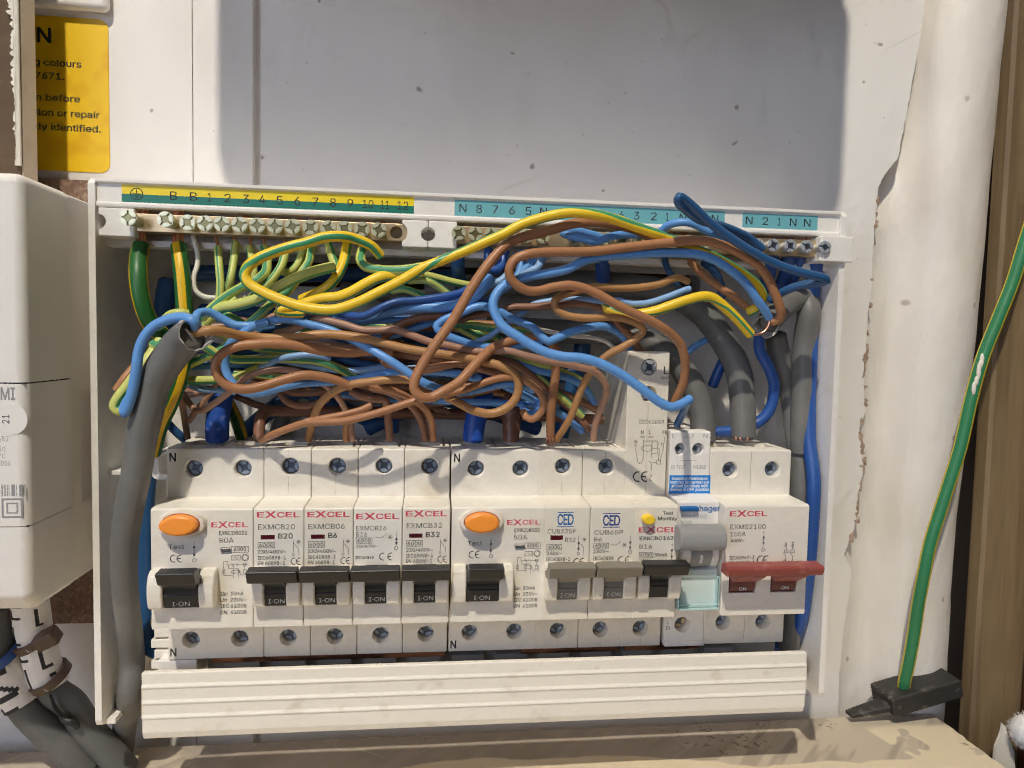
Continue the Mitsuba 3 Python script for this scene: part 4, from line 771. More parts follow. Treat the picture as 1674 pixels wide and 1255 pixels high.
part(k, 'lettering', cat(lettering([("Test", (188.8, -16.02, 18.36), (192.87, -16.02, 18.41)[0], 1.3), ("Monthly", (186.85, -16.02, 16.19), (194.57, -16.02, 16.23)[0], 1.35), ("EXRCBO1630", (179.8, -16.02, 8.43), (194.86, -16.02, 8.26)[0], 1.45), ("B16", (179.79, -16.02, 5.07), (184.86, -16.02, 5)[0], 1.75), ("6000", (180.32, -16.02, 2.03), (184.91, -16.02, 2.11)[0], 1.3), ("30mA", (185.82, -16.02, 1.95), (191.14, -16.02, 2.02)[0], 1.3), ("230V~", (179.96, -16.02, -0.38), (185.09, -16.02, -0.31)[0], 1.3)]),
    strokes([frame((179.84, -16, 3.67)[0], (179.84, -16, 3.67)[2], (185.28, -16, 1.61)[0], (185.28, -16, 1.52)[2]), arrow((192.88, -16, 6.59)[0], (192.91, -16, 1.02)[2], (192.76, -16, 5.14)[2]), sg.box((192.76, -16, 6.59)[0], (192.74, -16, 5.86)[2], (193.01, -16, 6.59)[0], (192.7, -16, 6.95)[2]), ring((192.94, -16, 0.05)[0], (192.94, -16, 0.05)[2], .6, .2)], .18, YF)), BLK, False)
q = lambda *a: [CQ(u, w) for u, w in a]
CO, CU_, CV = (182.8, 0, 47.7), ((195.38, 0, 47.78)[0] - (182.8, 0, 47.7)[0]) / 256.3, ((187.05, 0, 47.73)[2] - (187.69, 0, 28.66)[2]) / 396.5
CQ = lambda u, w: (CO[0] + (u - 1063.8) * CU_, 0, CO[2] - (w - 100.4) * CV)
el = affinity.translate(affinity.scale(sg.Point(0, 0).buffer(1, 20), 48 * CU_, 25 * CV), *np.array(CQ(1145, 222))[[0, 2]]).exterior.buffer(.1)
part(k, 'lettering', cat(lettering([("L", (192.61, -0.02, 72.2), (194.66, -0.02, 72.33)[0], 3.1), ("OUT", (191.66, -0.02, 70.17), (195.24, -0.02, 70.35)[0], 1.0), ("N", (192.81, -0.02, 59.09), (195.13, -0.02, 59.12)[0], 3.1), ("OUT", (191.83, -0.02, 57.71), (195.43, -0.02, 57.87)[0], 1.0), ("IEC61009", (182.96, -0.02, 51.9), (193.47, -0.02, 52.09)[0], 1.65),
    ("N", (183.92, -0.02, 47.64), (185.09, -0.02, 47.77)[0], 1.45), ("L", (187.35, -0.02, 47.66), (188.22, -0.02, 47.79)[0], 1.45), ("FE", (192.95, -0.02, 47.69), (195.01, -0.02, 47.83)[0], 1.45), ("OUT", (183.64, -0.02, 46.11), (185.81, -0.02, 46.27)[0], .75), ("OUT", (187.1, -0.02, 46.13), (189.27, -0.02, 46.29)[0], .75), ("N", (181.36, -0.02, 43.87), (182.45, -0.02, 44)[0], 1.25), ("IN", (181.4, -0.02, 42.49), (182.25, -0.02, 42.49)[0], .7), ("T", (192.22, -0.02, 42.79), (193.13, -0.02, 42.79)[0], 1.2), ("L", (188.1, -0.02, 28.51), (189.13, -0.02, 28.66)[0], 1.3), ("IN", (188.3, -0.02, 30.18), (189.18, -0.02, 30.18)[0], .7)]),
    strokes([q((1112, 145), (1112, 310), (1100, 345), (1080, 352), (1065, 335), (1045, 225)), q((1112, 160), (1232, 160), (1232, 178), (1242, 188), (1232, 198), (1232, 265), (1180, 265)), q((1185, 145), (1180, 300)), el, q((1190, 222), (1248, 225), (1245, 325)), q((1227, 325), (1262, 325), (1262, 357), (1227, 357), (1227, 325)), q((1185, 340), (1227, 342)), q((1160, 330), (1182, 352)), q((1182, 352), (1186, 380), (1178, 392), (1188, 402), (1184, 415)), q((1290, 125), (1280, 230), (1258, 325)), ce((181.38, 0, 28.42)[0], (181.38, 0, 28.27)[2], 3.9, 3.3)], .2, 0)), BLK, False)
# the white breaker with the clear cover
k = thing('white_breaker', 'white breaker with a thick grey lever and a clear plastic label cover', 'breaker')
hx0, hx1 = (196.33, 0, 40.03)[0], (213.65, 0, 40.08)[0]
hz = (205.08, 0, 48.9)[2]
HF = -11.
s1, s2, s3 = (200.89, 0, 41.56), (208.36, 0, 41.59), (204.17, 0, -32.11)
b = body(hx0, hx1, ztop=hz, zstep=(206.07, 0, 22.78)[2], yf=HF, zf0=-21.0, screws=(), lower=[(s3[0], s3[2])], slots=False)
for s in (s1, s2): b = b - ycyl(s[0], s[2], 2.6, -1, 9)
for s in (s1, s2): b = b - rbox(s[0] - 2.6, s[0] + 2.6, 8, 16, hz - 5, hz + 4, .4)
b = b - box(hx0 + 1.2, hx1 - 1.2, -20, -5, -2.4, 7)
put(k, b, 'white_plastic', 30)
for s in (s1, s2): screw(k, s[0] - .2, 4.5, s[2], 2.2, spin(), 'zinc_cool', 1.1, 2)
screw(k, s3[0], 6, s3[2], 2.75, spin(), 'brass', 1.1, 2)
part(k, 'foot_ridge', rbox(hx0 + .1, hx1 - .1, -1.2, 4, (200.53, 0, -40.88)[2], (200.46, 0, -39.05)[2], .4), 'white_plastic', 30)
st0, st1 = (196.54, 0, 23.17), (214.02, 0, 30.79)
part(k, 'blue_sticker', box(st0[0], st1[0], -.1, -.01, st0[2], st1[2]), 'sticker_blue', False, label='small blue sticker with four lines of white print')
part(k + '__blue_sticker', 'lettering', lettering([("Insulation Resistance", (197.46, -0.12, 28.85), (212.73, -0.12, 28.9)[0], 1.25), ("test can be carried out", (196.82, -0.12, 27.35), (213.45, -0.12, 27.37)[0], 1.25), ("at load terminals with", (197.44, -0.12, 25.81), (213.11, -0.12, 25.84)[0], 1.25), ("device in OFF position", (196.93, -0.12, 24.26), (213.57, -0.12, 24.31)[0], 1.25)], .03), 'sticker_white', False)
part(k, 'lettering', cat(lettering([("L", (197.14, -0.02, 46.21), (198.27, -0.02, 46.34)[0], 1.6), ("OUT", (202.58, -0.02, 46.24), (206.47, -0.02, 46.39)[0], 1.6), ("N", (210.39, -0.02, 46.28), (212.09, -0.02, 46.42)[0], 1.6), ("IR TEST", (196.98, -0.02, 33.34), (203.44, -0.02, 33.47)[0], 1.65), ("HERE", (206.45, -0.02, 33.34), (212.04, -0.02, 33.47)[0], 1.65), ("L", (197.56, -0.02, -31.67), (198.51, -0.02, -31.69)[0], 1.5), ("IN", (197.12, -0.02, -34), (198.96, -0.02, -34.05)[0], 1.5)]), strokes([[(201.11, 0, 36.88), (208.15, 0, 36.89)]], .2, 0)), 'print_grey', False)
part(k, 'front_lettering', lettering([("ADA320G", (197.79, -11.02, 15.51), (208.72, -11.02, 15.58)[0], 1.6), ("B20", (197.88, -11.02, 13.06), (202.35, -11.02, 13.16)[0], 1.6), ("6000", (197.95, -11.02, 10.99), (200.72, -11.02, 10.96)[0], 1.2), ("I\u0394n 0,03 A", (202.09, -11.02, 10.7), (213.49, -11.02, 10.59)[0], 1.7)]), 'print_grey', False)
part(k, 'brand_lettering', lettering([(":hager", (204.57, -11.02, 18.41), (213.93, -11.02, 18.5)[0], 2.2, 1)]), 'print_blue', False)
tb0, tb1 = (197.3, -13, 18.84), (204.47, -13, 20.6)
part(k, 'test_bar', rbox(tb0[0], tb1[0], -13.2, -10.5, tb0[2], tb1[2], .5), 'print_blue', 35, label='small blue test bar')
lz = 10.4
l0, l1 = (193.57, -24, 11.25)[0], (211.89, -24, 11.05)[0]
part(k, 'lever', prism_x([(-17, 15.2), (-20.5, 15.0), (-23.4, 13.2), (-24.2, 9.6), (-23.2, 6.3), (-19.5, 5.2), (-12, 4.4), (-12, 10)], l0, l1, .5, 1.4), 'mid_grey', 40)
r0, r1 = (200.73, -15, 0.11)[0], (209.48, -15, -0.02)[0]
part(k, 'drum', xcyl(-9, 2.6, 6.8, hx0 + 1.4, hx1 - 1.4), 'white_plastic', 40)
part(k, 'drum_band', xcyl(-9, 2.6, 6.95, r0, r1), 'mid_grey', 40)
part(k, 'drum_mark', man(xcyl(-9, 2.6, 7.05, (r0 + r1) / 2 - .5, (r0 + r1) / 2 + .5)) ^ box(0, 400, -40, -9, -1.5, 2.2), 'sticker_white', 40)
v0, v1 = (196.13, -16, -19.74), (213.01, -16, -4.65)
part(k, 'label_holder', prism_x([(-10.9, v1[2] + .6), (-13.6, v1[2] + .4), (-14.0, v1[2] - 1.8), (-13.2, v1[2] - 3.2), (-13.2, v0[2] + 1.2), (-10.9, v0[2] + 1.2)], v0[0] + .3, v1[0] - .3, .2, .4), 'tinted_card', 30)
part(k, 'clear_cover', box(v0[0] + .5, v1[0] - .5, -15.9, -15.85, v0[2] + .4, v1[2] - 2.2), 'clear_plastic', False, label='clear plastic cover of the label holder')
part(k, 'cover_edge', cat(rbox(v0[0], v0[0] + .9, -15.9, -11, v0[2], v1[2] - 2, .25), rbox(v1[0] - .9, v1[0], -15.9, -11, v0[2], v1[2] - 2, .25), rbox(v0[0], v1[0], -16.2, -11, v0[2] - .1, v0[2] + .8, .25), rbox(v0[0], v1[0], -16.4, -15.2, v0[2] + 1.9, v0[2] + 2.3, .12)), 'tinted_edge', 35)
# the wide main switch
x0, x1 = 12 * PITCH, 14 * PITCH - .2; X = lambda x: x0 + x
k = thing('main_switch', 'wide main switch with a long dull red lever at the right end of the row', 'switch')
tops, lows = [(222.5, 33.0), (240.9, 33.2)], [(221.9, -31.5), (239.5, -31.7)]
b = body(x0, x1, screws=tops, lower=lows, slots=False, mid=(231.3,))
for x in (222.5, 241): b = b - rbox(x - 5.3, x + 5.3, 8, 20, 36, 44, .5)
b = b - box(216.6, 227.6, -30, -9, -13.2, -2.2) - box(233.9, 244.6, -30, -9, -13.2, -2.2)
put(k, b, 'cream', 30); add_screws(k, tops, lows)
part(k, 'lever', prism_x([(-22, 1.4), (-27.5, 1.1), (-28.4, .3), (-27.6, -2.4), (-26, -3.2), (-21, -2.6)], 210.6, 249.3, .5, .5), 'switch_red', 35)
part(k, 'lever_arm', cat(prism_x([(-26, -1), (-26, -3.6), (-18.5, -8), (-14, -8), (-14, -3)], 216.9, 227.0, .3, .5), prism_x([(-26, -1), (-26, -3.6), (-18.5, -8), (-14, -8), (-14, -3)], 234.2, 244.0, .3, .5)), 'switch_red', 35)
part(k, 'drum', cat(xcyl(-11, -7.5, 6.9, 216.9, 226.8), xcyl(-11, -7.5, 6.9, 234.2, 243.8)), 'switch_red_dark', 40)
part(k + '__drum', 'lettering', lettering([("ON", (219.98, -17.9, -11.42), (222.92, -17.9, -11.28)[0], 1.25), ("ON", (237.52, -17.9, -11.32), (240.45, -17.9, -11.38)[0], 1.25)]), 'print_white', False)
part(k, 'brand_lettering', excel((215.86, -16, 17.51)[0], (231.33, -16, 17.39)[0], (215.86, -16, 17.61)[2], 1.95), RED, False)
dz = lambda u, w: (P0[0] + (u - 600) * PS, 0, P0[2] - (w - 640) * PS)
P0, PS = (236.08, -16, 7.54), .0742
Q = lambda *a: [dz(u, w) for u, w in a]
part(k, 'lettering', cat(lettering([("EXMS2100", (216.26, -16.02, 12.4), (230.82, -16.02, 12.27)[0], 1.9), ("100A", (216.38, -16.02, 9.55), (222.71, -16.02, 9.66)[0], 1.8), ("400V~", (216.48, -16.02, 7.21), (222.31, -16.02, 7.22)[0], 1.35), ("IEC60947-3", (216.36, -16.02, 0.35), (226.66, -16.02, 0.3)[0], 1.35), ("EN 60947-3", (216.44, -16.02, -1.66), (226.74, -16.02, -1.67)[0], 1.35), ("1", (239.03, -16.02, 5.4), (239.66, -16.02, 5.54)[0], 1.5), ("3", (241.82, -16.02, 5.36), (242.89, -16.02, 5.5)[0], 1.5), ("2", (238.79, -16.02, -1.61), (239.89, -16.02, -1.63)[0], 1.5), ("4", (241.89, -16.02, -1.66), (243.02, -16.02, -1.67)[0], 1.5)]),
    strokes([Q((650, 650), (650, 690), (640, 690), (640, 705), (660, 705), (660, 690), (650, 690)), Q((687, 650), (687, 690), (677, 690), (677, 705), (697, 705), (697, 690), (687, 690)), Q((630, 700), (650, 722), (650, 755)), Q((667, 700), (687, 722), (687, 755)), arrow((230.21, -16, 8.59)[0], (230.22, -16, 5.89)[2], (230.05, -16, 9.82)[2]), sg.box((229.99, -16, 11.04)[0], (230.03, -16, 10.31)[2], (230.25, -16, 11.04)[0], (229.98, -16, 11.34)[2]), ring((230.2, -16, 4.17)[0], (230.15, -16, 4.17)[2], .7, .22), ce((227.97, -16, -1.62)[0], (227.97, -16, -1.7)[2], 3.3, 2.35)], .2, YF)), BLK, False)
# ------------------------------------------------------------------ wires
# kind, label, radius (mm), way points (mm), options
WIRES = [
    ('gy', 'longest bright yellow and green wire, looping across the front from earth bar to right', 2.0, [(79.29, -6, 115.37), (76.11, -8.87, 118.52), (69.73, -11.74, 120.56), (66.1, -14.31, 120.72), (60.05, -15.74, 119.85), (53.9, -17.18, 117.47), (48.42, -18.31, 115.83), (42.1, -19.03, 113.38), (38.11, -19.74, 111.24), (35.13, -20.23, 108.55), (33.78, -20.59, 105.08), (35.3, -20.95, 102.13), (40.13, -21.31, 99.28), (46.21, -21.67, 96.88), (52.31, -22, 95.12), (58.16, -22, 94.21), (65.1, -22, 94.18), (73.11, -21.79, 96.77), (79.21, -21.08, 100), (88.36, -20.36, 105.32), (96.11, -19.82, 110.19), (100.68, -19.46, 112.12), (107.9, -19.1, 115.26), (117.8, -19, 119.8), (124.21, -19, 122.91), (130.86, -19, 126.69), (142.23, -19.33, 130.63), (149.18, -19.69, 131.74), (157.17, -19.79, 131.39), (165.64, -18.36, 130.2), (174.31, -16.92, 127.85), (183.22, -15.23, 125.49), (188.31, -13.08, 124.38), (198.19, -10.92, 122), (208.93, -9.18, 118.58), (219.82, -7.74, 113.6), (228.12, -6.31, 108.18), (231.05, -4.87, 104.21), (229.85, -3.44, 100.32), (226.47, -2, 97.83)], {'st': [(0, 20), (0.14, 5), (0.22, 10), (0.27, -60), (0.4, -75), (0.5, -75), (0.56, 70), (0.66, 95), (0.75, 20), (0.82, 60), (1, 50)], 'hw': 26}),
    ('brown', 'thick brown wire making a V-shaped loop that hangs lowest in the middle of the tangle', 1.9, [(182.65, -8, 125.35), (176.36, -10, 127.86), (167.35, -12, 129.27), (158.8, -13, 129.68), (150.42, -14, 128.5), (142.27, -14.5, 125.84), (133.51, -15, 123.4), (127.96, -16, 121.04), (124.51, -17, 118.55), (119.75, -18.5, 113.1), (113.36, -20, 103.7), (106.01, -21.5, 90.89), (99.78, -23, 81.98), (95.13, -24, 74.27), (93.05, -25, 69.49), (93.09, -25, 66.23), (95.28, -25, 63.86), (98.53, -24, 63.38), (102.87, -23, 65.34), (108.84, -20.5, 68.81), (112.91, -18, 73), (118.28, -14, 78.63), (122.71, -10, 81.88), (128.97, -8, 84.33), (135.59, -6, 85.89), (141.34, -4.5, 85.79), (146.51, -3, 83.02), (148.01, -2, 79.18), (148.06, -1, 74.31), (147.99, 0.5, 68.13), (147.23, 2, 59.4), (147.44, 5, 51.63), (148.14, 8, 43.94)], {}),
    ('brown', 'slim brown wire sweeping from the left breakers under the V-shaped loop and curling back', 1.45, [(35.09, -2, 44.76), (38.81, -5.64, 46.68), (42.45, -9.27, 48.56), (48.65, -11.82, 51.19), (54.72, -14.09, 53.09), (60.42, -15.82, 53.56), (68.21, -17.18, 54.22), (75.91, -18, 56.16), (83.55, -18, 58.47), (93.21, -17.64, 61.68), (100.09, -15.82, 63.42), (106.89, -14, 64.74), (112.61, -13.09, 66.35), (120.68, -12.18, 69.18), (126.79, -11.27, 70.38), (131.58, -10.36, 70.17), (136.63, -10, 68.12), (140.75, -10, 64.41), (142.09, -9.64, 60.86), (141.13, -8.73, 56.97), (138.25, -7.64, 54.21), (135.85, -5.82, 54.71), (134.83, -4, 56.91)], {}),
    ('brown', 'short brown wire end lying along the top of the slim brown wire at lower left', 1.3, [(53.61, -14, 53.29), (60.15, -14, 54.47), (67.82, -14, 56.12), (73.45, -13, 57.66), (76.69, -12, 59.19)], {}),
    ('brown', 'brown wire bent into a broad U right of centre and dropping to the tall breaker', 1.85, [(234.82, -6, 94.21), (236.78, -7.68, 94.95), (236.84, -9.37, 97.08), (235.75, -10.79, 99.17), (232.54, -12.05, 105.25), (228.67, -13.21, 111.23), (224.06, -14.05, 115.72), (216.32, -14.89, 119.58), (209.62, -15.37, 122.31), (203.54, -15.79, 123.65), (196.2, -16, 123.81), (188.55, -16, 122.83), (183.04, -16.11, 122.16), (170.55, -16.95, 120.22), (158.01, -17.79, 118.31), (149.65, -19.26, 117.6), (138.69, -20.95, 116.79), (132.06, -22, 115.54), (128.31, -22, 113.66), (126.38, -22, 110.53), (126.77, -21.16, 107.1), (129.39, -20.32, 104.38), (133.63, -19.21, 102.59), (137.91, -17.95, 102.8), (142.85, -16.89, 104.37), (149.61, -16.47, 105.51), (154.83, -16.05, 104.79), (160.99, -16, 102.46), (167.22, -16, 99.2), (175.76, -15.58, 95.53), (182.33, -14.74, 92.94), (187.08, -13.79, 90.5), (191.16, -12.11, 88.03), (195.34, -10.42, 84.32), (198.12, -8.11, 79.05), (199.48, -5.58, 74.38), (199.85, -3.05, 68.85), (199.13, -0.53, 64.7), (198.35, 2, 60.98)], {}),
    ('blue', 'thick light blue wire making a big bend and crossing in front of the tall breaker', 1.85, [(194.94, -24, 64.09), (191.92, -25.27, 62.57), (187.07, -26.55, 61.27), (182.67, -27, 62.84), (178.41, -27, 65.72), (174.43, -26.88, 68.57), (166.37, -26.45, 73.79), (158.4, -26.03, 77.21), (152.57, -25.61, 78.64), (146.56, -25.18, 78.96), (140.8, -24.52, 80.17), (135.04, -23.67, 82.7), (130.16, -22.82, 85.7), (125.28, -21.97, 88.7), (122.62, -21.12, 91.97), (120.81, -20.27, 96.83), (121.71, -19.42, 100.67), (124.42, -18.58, 103.92), (127.63, -17.73, 105.87), (132.91, -16.94, 107.89), (142.78, -16.52, 109.82), (149.51, -16.09, 111.89), (154.41, -15.67, 114.59), (160.76, -15.24, 116.67), (171.27, -14.64, 117.8), (183.91, -13.79, 119.04), (190.22, -12.97, 119.36), (200.13, -12.55, 119.29), (207.76, -12.12, 117.26), (215.7, -11.39, 112.64), (222.08, -10.55, 107.44), (226.91, -9.39, 101.89), (230.7, -7.7, 98.45), (233.46, -6, 95.65)], {}),
    ('navy', 'short dark blue wire dropping behind the blue bend into the narrow white breaker', 1.6, [(194.85, -23, 63.78), (198.75, -10.33, 60.11), (200.69, -0.67, 55.73), (201.19, 6, 50.93)], {}),  # end of the light blue wire, its shade painted as navy
    ('navy', 'long dark blue wire whose loop sticks up above the top edge of the enclosure', 1.8, [(230.37, -4, 123.33), (224.67, -5.4, 126.82), (218.64, -8.4, 128.56), (209.42, -12.8, 130.12), (198.84, -18.4, 131.09), (191.3, -23, 133.81), (187.04, -26.2, 135.9), (186.96, -26.9, 137.51), (189.69, -25.8, 136.75), (194.61, -24.1, 133.97), (200.78, -22, 129.67), (209.18, -20.6, 124.79), (218.95, -19.2, 120.08), (229.52, -18, 115.96), (242.08, -18, 112.64), (248.94, -17.5, 111.26), (251.15, -16.4, 110.24), (249.36, -14.3, 109.65), (243.94, -10.4, 108.83), (239.58, -6.2, 106.82), (235.64, -2, 103.28)], {}),
    ('blue', 'mid blue wire arching under the dark blue loop at the right terminals', 1.6, [(188.7, -2, 128.84), (190.47, -5.43, 130.77), (193.89, -8.29, 131.63), (198.42, -9.43, 131.16), (203.44, -9.43, 129), (211.49, -8.29, 126.4), (220.51, -4.57, 125.33), (228.29, 0, 125.99)], {}),
    ('blue', 'blue wire bent back on itself just right of centre below the blue numbered label', 1.6, [(185.28, 2, 126.38), (181.25, -1.2, 126.99), (173.86, -4.4, 126.95), (167.14, -6.8, 125.64), (161.26, -8.4, 123.32), (155.38, -10, 123.81), (148.77, -8.4, 125.64), (148.57, -6.8, 126.57), (153.18, -5.2, 127.45), (161.08, -3.6, 126.58), (166.91, -2, 125.37)], {}),
    ('gy', 'yellow and green wire with a sharp kink running into the right-hand cut cable', 2.1, [(158.92, 0, 101.25), (165.58, -2.55, 98.88), (170.16, -5.09, 97.21), (177.36, -7.64, 95.86), (184, -9.09, 96.93), (190.2, -10.18, 99.18), (196.54, -10.82, 101.45), (203.99, -10.55, 103.34), (208.29, -9.82, 102.79), (215.04, -8.55, 98.24), (221.04, -6.91, 93.61), (226.48, -5, 89.12)], {'st': [(0, 60), (0.5, -70), (0.72, -60), (0.8, -10), (1, -5)], 'hw': 14}),
    ('brown', 'straight brown wire running diagonally down behind the yellow wire to the right-hand cut cable', 1.7, [(204.21, 6, 118.66), (209.6, 4.5, 113.19), (215.98, 3, 108.26), (221.78, 1.5, 104.34), (227.59, 0, 99.68)], {}),
    ('ochre', 'ochre brown wire folded into a long narrow loop above the tall breaker', 1.55, [(199.29, -6, 109.02), (195.11, -7.04, 110.48), (186.2, -8.04, 107.5), (177.49, -8.57, 106.02), (168.85, -9.09, 105.72), (160.28, -9.61, 105.66), (153.97, -10.26, 104.03), (147.64, -11.3, 102.15), (144.98, -12, 99.95), (145.53, -12, 96.97), (149.6, -12, 94.53), (157.93, -12, 93.58), (166.34, -11.74, 94.03), (173, -11.22, 93.51), (178.3, -10.7, 91.77), (180.48, -10.17, 89.7), (178.29, -9.65, 86.81), (172.94, -9.13, 82.9), (167.25, -7.04, 79.41), (161.21, -4.43, 72.49), (158.13, -1.39, 64.97), (156.02, 1.74, 56.55), (153.38, 5.35, 49.38), (150.62, 9, 43.82)], {}),
    ('darkbrown', 'reddish brown wire running level behind the ochre loop and down into the tall breaker', 1.6, [(80.46, 2, 84.48), (82.2, 0, 86.17), (84.62, -2, 88.31), (89.48, -2.5, 90.99), (96.22, -3, 92.78), (104.64, -3, 93.47), (108.67, -3, 92.16), (114.52, -3.5, 93.7), (120.62, -4, 94.78), (129.8, -4.5, 97.12), (138.1, -5, 97.56), (148.19, -5, 98.54), (155.19, -5, 99.44), (161.78, -4, 98.95), (165.5, -3, 97.66), (169.92, -1.5, 95.41), (173.44, 0, 91.65), (178.69, 2, 87.37), (183.83, 4, 81.24)], {}),
    ('sky', 'thin pale blue wire snaking from the middle of the tangle to the ochre loop', 1.25, [(113.13, 2, 81.82), (116.43, 1.25, 83.58), (121.41, 0.5, 85.85), (127.99, -0.38, 91.03), (131.92, -1.5, 93.73), (138.42, -2.62, 98.63), (143.58, -3.5, 99.91), (149, -4.25, 100.73), (155.15, -5, 101.1), (161.41, -5.38, 100.78), (166.21, -5.75, 100.42), (171.49, -6.12, 101.02), (176.09, -6.5, 99.93), (182.62, -6.88, 100.33), (191.15, -7, 103.19), (197.78, -7, 106.02), (199.76, -7, 106.56)], {}),
    ('blue', 'blue wire dipping into a sharp V below the grey cables right of centre', 1.65, [(180.56, 8, 82.64), (176.59, 4.45, 86.84), (171.52, 1.09, 89.66), (165.98, -1.86, 90.94), (158.82, -4.09, 90.01), (152.17, -5.86, 88.16), (146.35, -7.64, 85.65), (143.3, -8.86, 84.64), (140.49, -8.27, 86.69), (137.18, -7.68, 89.68), (129.6, -7.09, 92.79), (124.31, -7.5, 95.67), (117.45, -8, 97.33), (114.2, -8, 96.55), (108.91, -8, 94.1), (103.17, -8, 91.87), (100.68, -8, 89.28), (103.25, -7.95, 86.56), (110.51, -7.36, 83.71), (116.88, -6.77, 81.97), (123.06, -6.18, 81.85), (130.46, -5.59, 82.71), (141.31, -5, 83.88)], {}),
    ('cobalt', 'bright blue wire running level beneath the yellow loops', 1.5, [(61.32, 0, 94.8), (64.98, -3.6, 93.36), (69.4, -6.6, 92.45), (73.62, -8.4, 92.49), (76.8, -9, 93.92), (81.49, -9, 96.54), (86.41, -8.4, 98.3), (91.15, -7.6, 98.7), (100.99, -6.4, 100.2), (108.92, -4.4, 102.18), (114.88, -2, 105.34)], {}),
    ('blue', 'thick blue wire under the bright blue one with its end poking up at the centre', 2.2, [(59.93, 2, 91.09), (67.15, -0.5, 90.97), (74.71, -2.75, 92.02), (81.24, -4.62, 93.97), (91.13, -5.5, 95.81), (104.29, -6.12, 96.6), (112.36, -6.75, 99.11), (117.4, -7, 103.41), (121.05, -7, 108.39)], {}),
    ('blue', 'faded blue wire lying lowest of the level blue wires', 1.6, [(55.01, 4, 91.5), (61, 2.67, 90.2), (67.64, 1.33, 90.09), (77.73, 0, 91.24), (87.99, 0, 91.73), (97.38, 0.67, 92.7), (109.29, 2, 94.71)], {}),
    ('sky', 'pale blue wire fanning out next to the blue end at the centre', 1.5, [(87.92, 0, 97.62), (94.96, -1, 98.47), (104.33, -2, 100.09), (111.33, -3, 102.1), (119.48, -4, 105.09), (125.4, -3.5, 107.66), (127.79, -3, 110.13)], {}),
    ('blue', 'blue wire leaving the left grey cable and running in front of the brown bundle', 1.6, [(14.92, -20, 83.4), (15.48, -16.54, 88.16), (16.12, -13.23, 91.74), (18.82, -10.35, 92.14), (22.38, -8.69, 90.3), (26.3, -8.12, 88.18), (30.48, -7.54, 87.62), (34.69, -6.96, 88.18), (38.49, -6.38, 89.42), (43.03, -6, 90.44), (47.89, -6, 90.34), (52.55, -6, 89.09), (59.03, -6, 87.64), (63.65, -7, 86.14), (71.01, -8.38, 82.87), (77.11, -11.27, 79.84), (83.08, -13.23, 76.6), (88.95, -13.81, 72.88), (92.35, -14, 70.45), (96.88, -14, 67.79), (100.99, -11.85, 66.11), (108.64, -9.88, 64.46), (114.92, -9.31, 65.2), (121.02, -8.73, 66.65), (127.17, -8.15, 67.87), (133.82, -6.31, 67.38), (138.76, -4, 65.14)], {}),
    ('blue', 'blue wire swinging down behind the left brown U and along the bottom', 1.75, [(38.63, -8, 89.15), (33.85, -8, 87.69), (28.64, -8, 83.99), (25.3, -7.65, 80.78), (23.44, -7.2, 76.92), (23.44, -7.25, 71.97), (25.07, -7.7, 68.18), (27.96, -8, 64.85), (31.22, -8, 63.31), (36.22, -7.9, 63.37), (41.95, -7, 64.98), (47.53, -6.1, 66.37), (53.18, -5.2, 67.09), (64.56, -4.3, 67.67), (70.68, -4, 68.21), (76.62, -4, 69.93), (82.57, -3.6, 71.18), (93, -2.7, 72.01), (104.78, -1.8, 71.69), (111.02, -0.9, 70.56), (118.06, 0, 69.18)], {}),
    ('blue', 'light blue wire hooked out of the cut grey cable, hanging at far left', 1.85, [(15.13, -20, 83.62), (18.8, -24.5, 85.97), (18.84, -27.75, 88.59), (16.31, -26.62, 89.59), (13.05, -25.75, 89.75), (9.29, -25.19, 88.84), (5.26, -25, 86.68), (2.07, -25, 82.88), (0.26, -25, 78.08), (-0.62, -24.94, 71.84), (-1.88, -24.38, 65.75), (-3.54, -23.81, 60.46), (-5.19, -23.25, 57.02), (-5.4, -22.69, 58.65), (-3.8, -22.12, 61.99), (-3.4, -18.5, 64.7), (-2.65, -14, 69.62)], {}),
    ('ochre', 'ochre brown wire coming out of the left cut grey cable and curling at bottom centre', 1.75, [(12.76, -19, 82.08), (16.7, -23.62, 84.26), (23.43, -25.92, 85.64), (27.94, -21.88, 85.16), (31.27, -18.15, 84.2), (36.08, -14.69, 83.67), (43.19, -13.08, 83.62), (50.54, -11.96, 84), (58.07, -11.38, 85.29), (65.28, -11, 85.23), (71.26, -11, 84.46), (79.07, -11, 82.59), (86.95, -11, 80.94), (94.88, -11, 79.73), (102.86, -11, 78.74), (112.52, -11, 77.54), (120.63, -11.23, 76.08), (126.65, -11.81, 74.12), (130.47, -11.62, 71.39), (132.03, -11.04, 67.42), (131.48, -10.46, 63.39), (129.26, -10, 60.04), (125.31, -10, 57.42), (121.11, -10, 56.44), (115.02, -10, 57.55), (108.96, -9.15, 60.68), (104.55, -8, 62.63)], {}),
    ('brown', 'brown wire making a wide U at left in front of the tangle', 1.8, [(83.82, -7, 79.45), (74.78, -7.55, 79.28), (69.24, -8.3, 78.5), (63.86, -9.95, 78.65), (58.16, -11.8, 79.02), (50.91, -14, 80.68), (43.79, -15.9, 81.43), (36.76, -17.55, 81.07), (31.33, -18.4, 80.32), (26.9, -18.95, 78.51), (24.01, -19, 75.45), (23.57, -18.95, 72), (24.86, -18.4, 68.54), (27.78, -17.7, 66.15), (32.73, -16.6, 65.06), (37.86, -15, 65.9), (44.89, -12.8, 68.09), (52.15, -10.95, 69.89), (57.83, -9.3, 69.45), (63.63, -7.65, 68.07), (69.09, -6, 65.51)], {}),
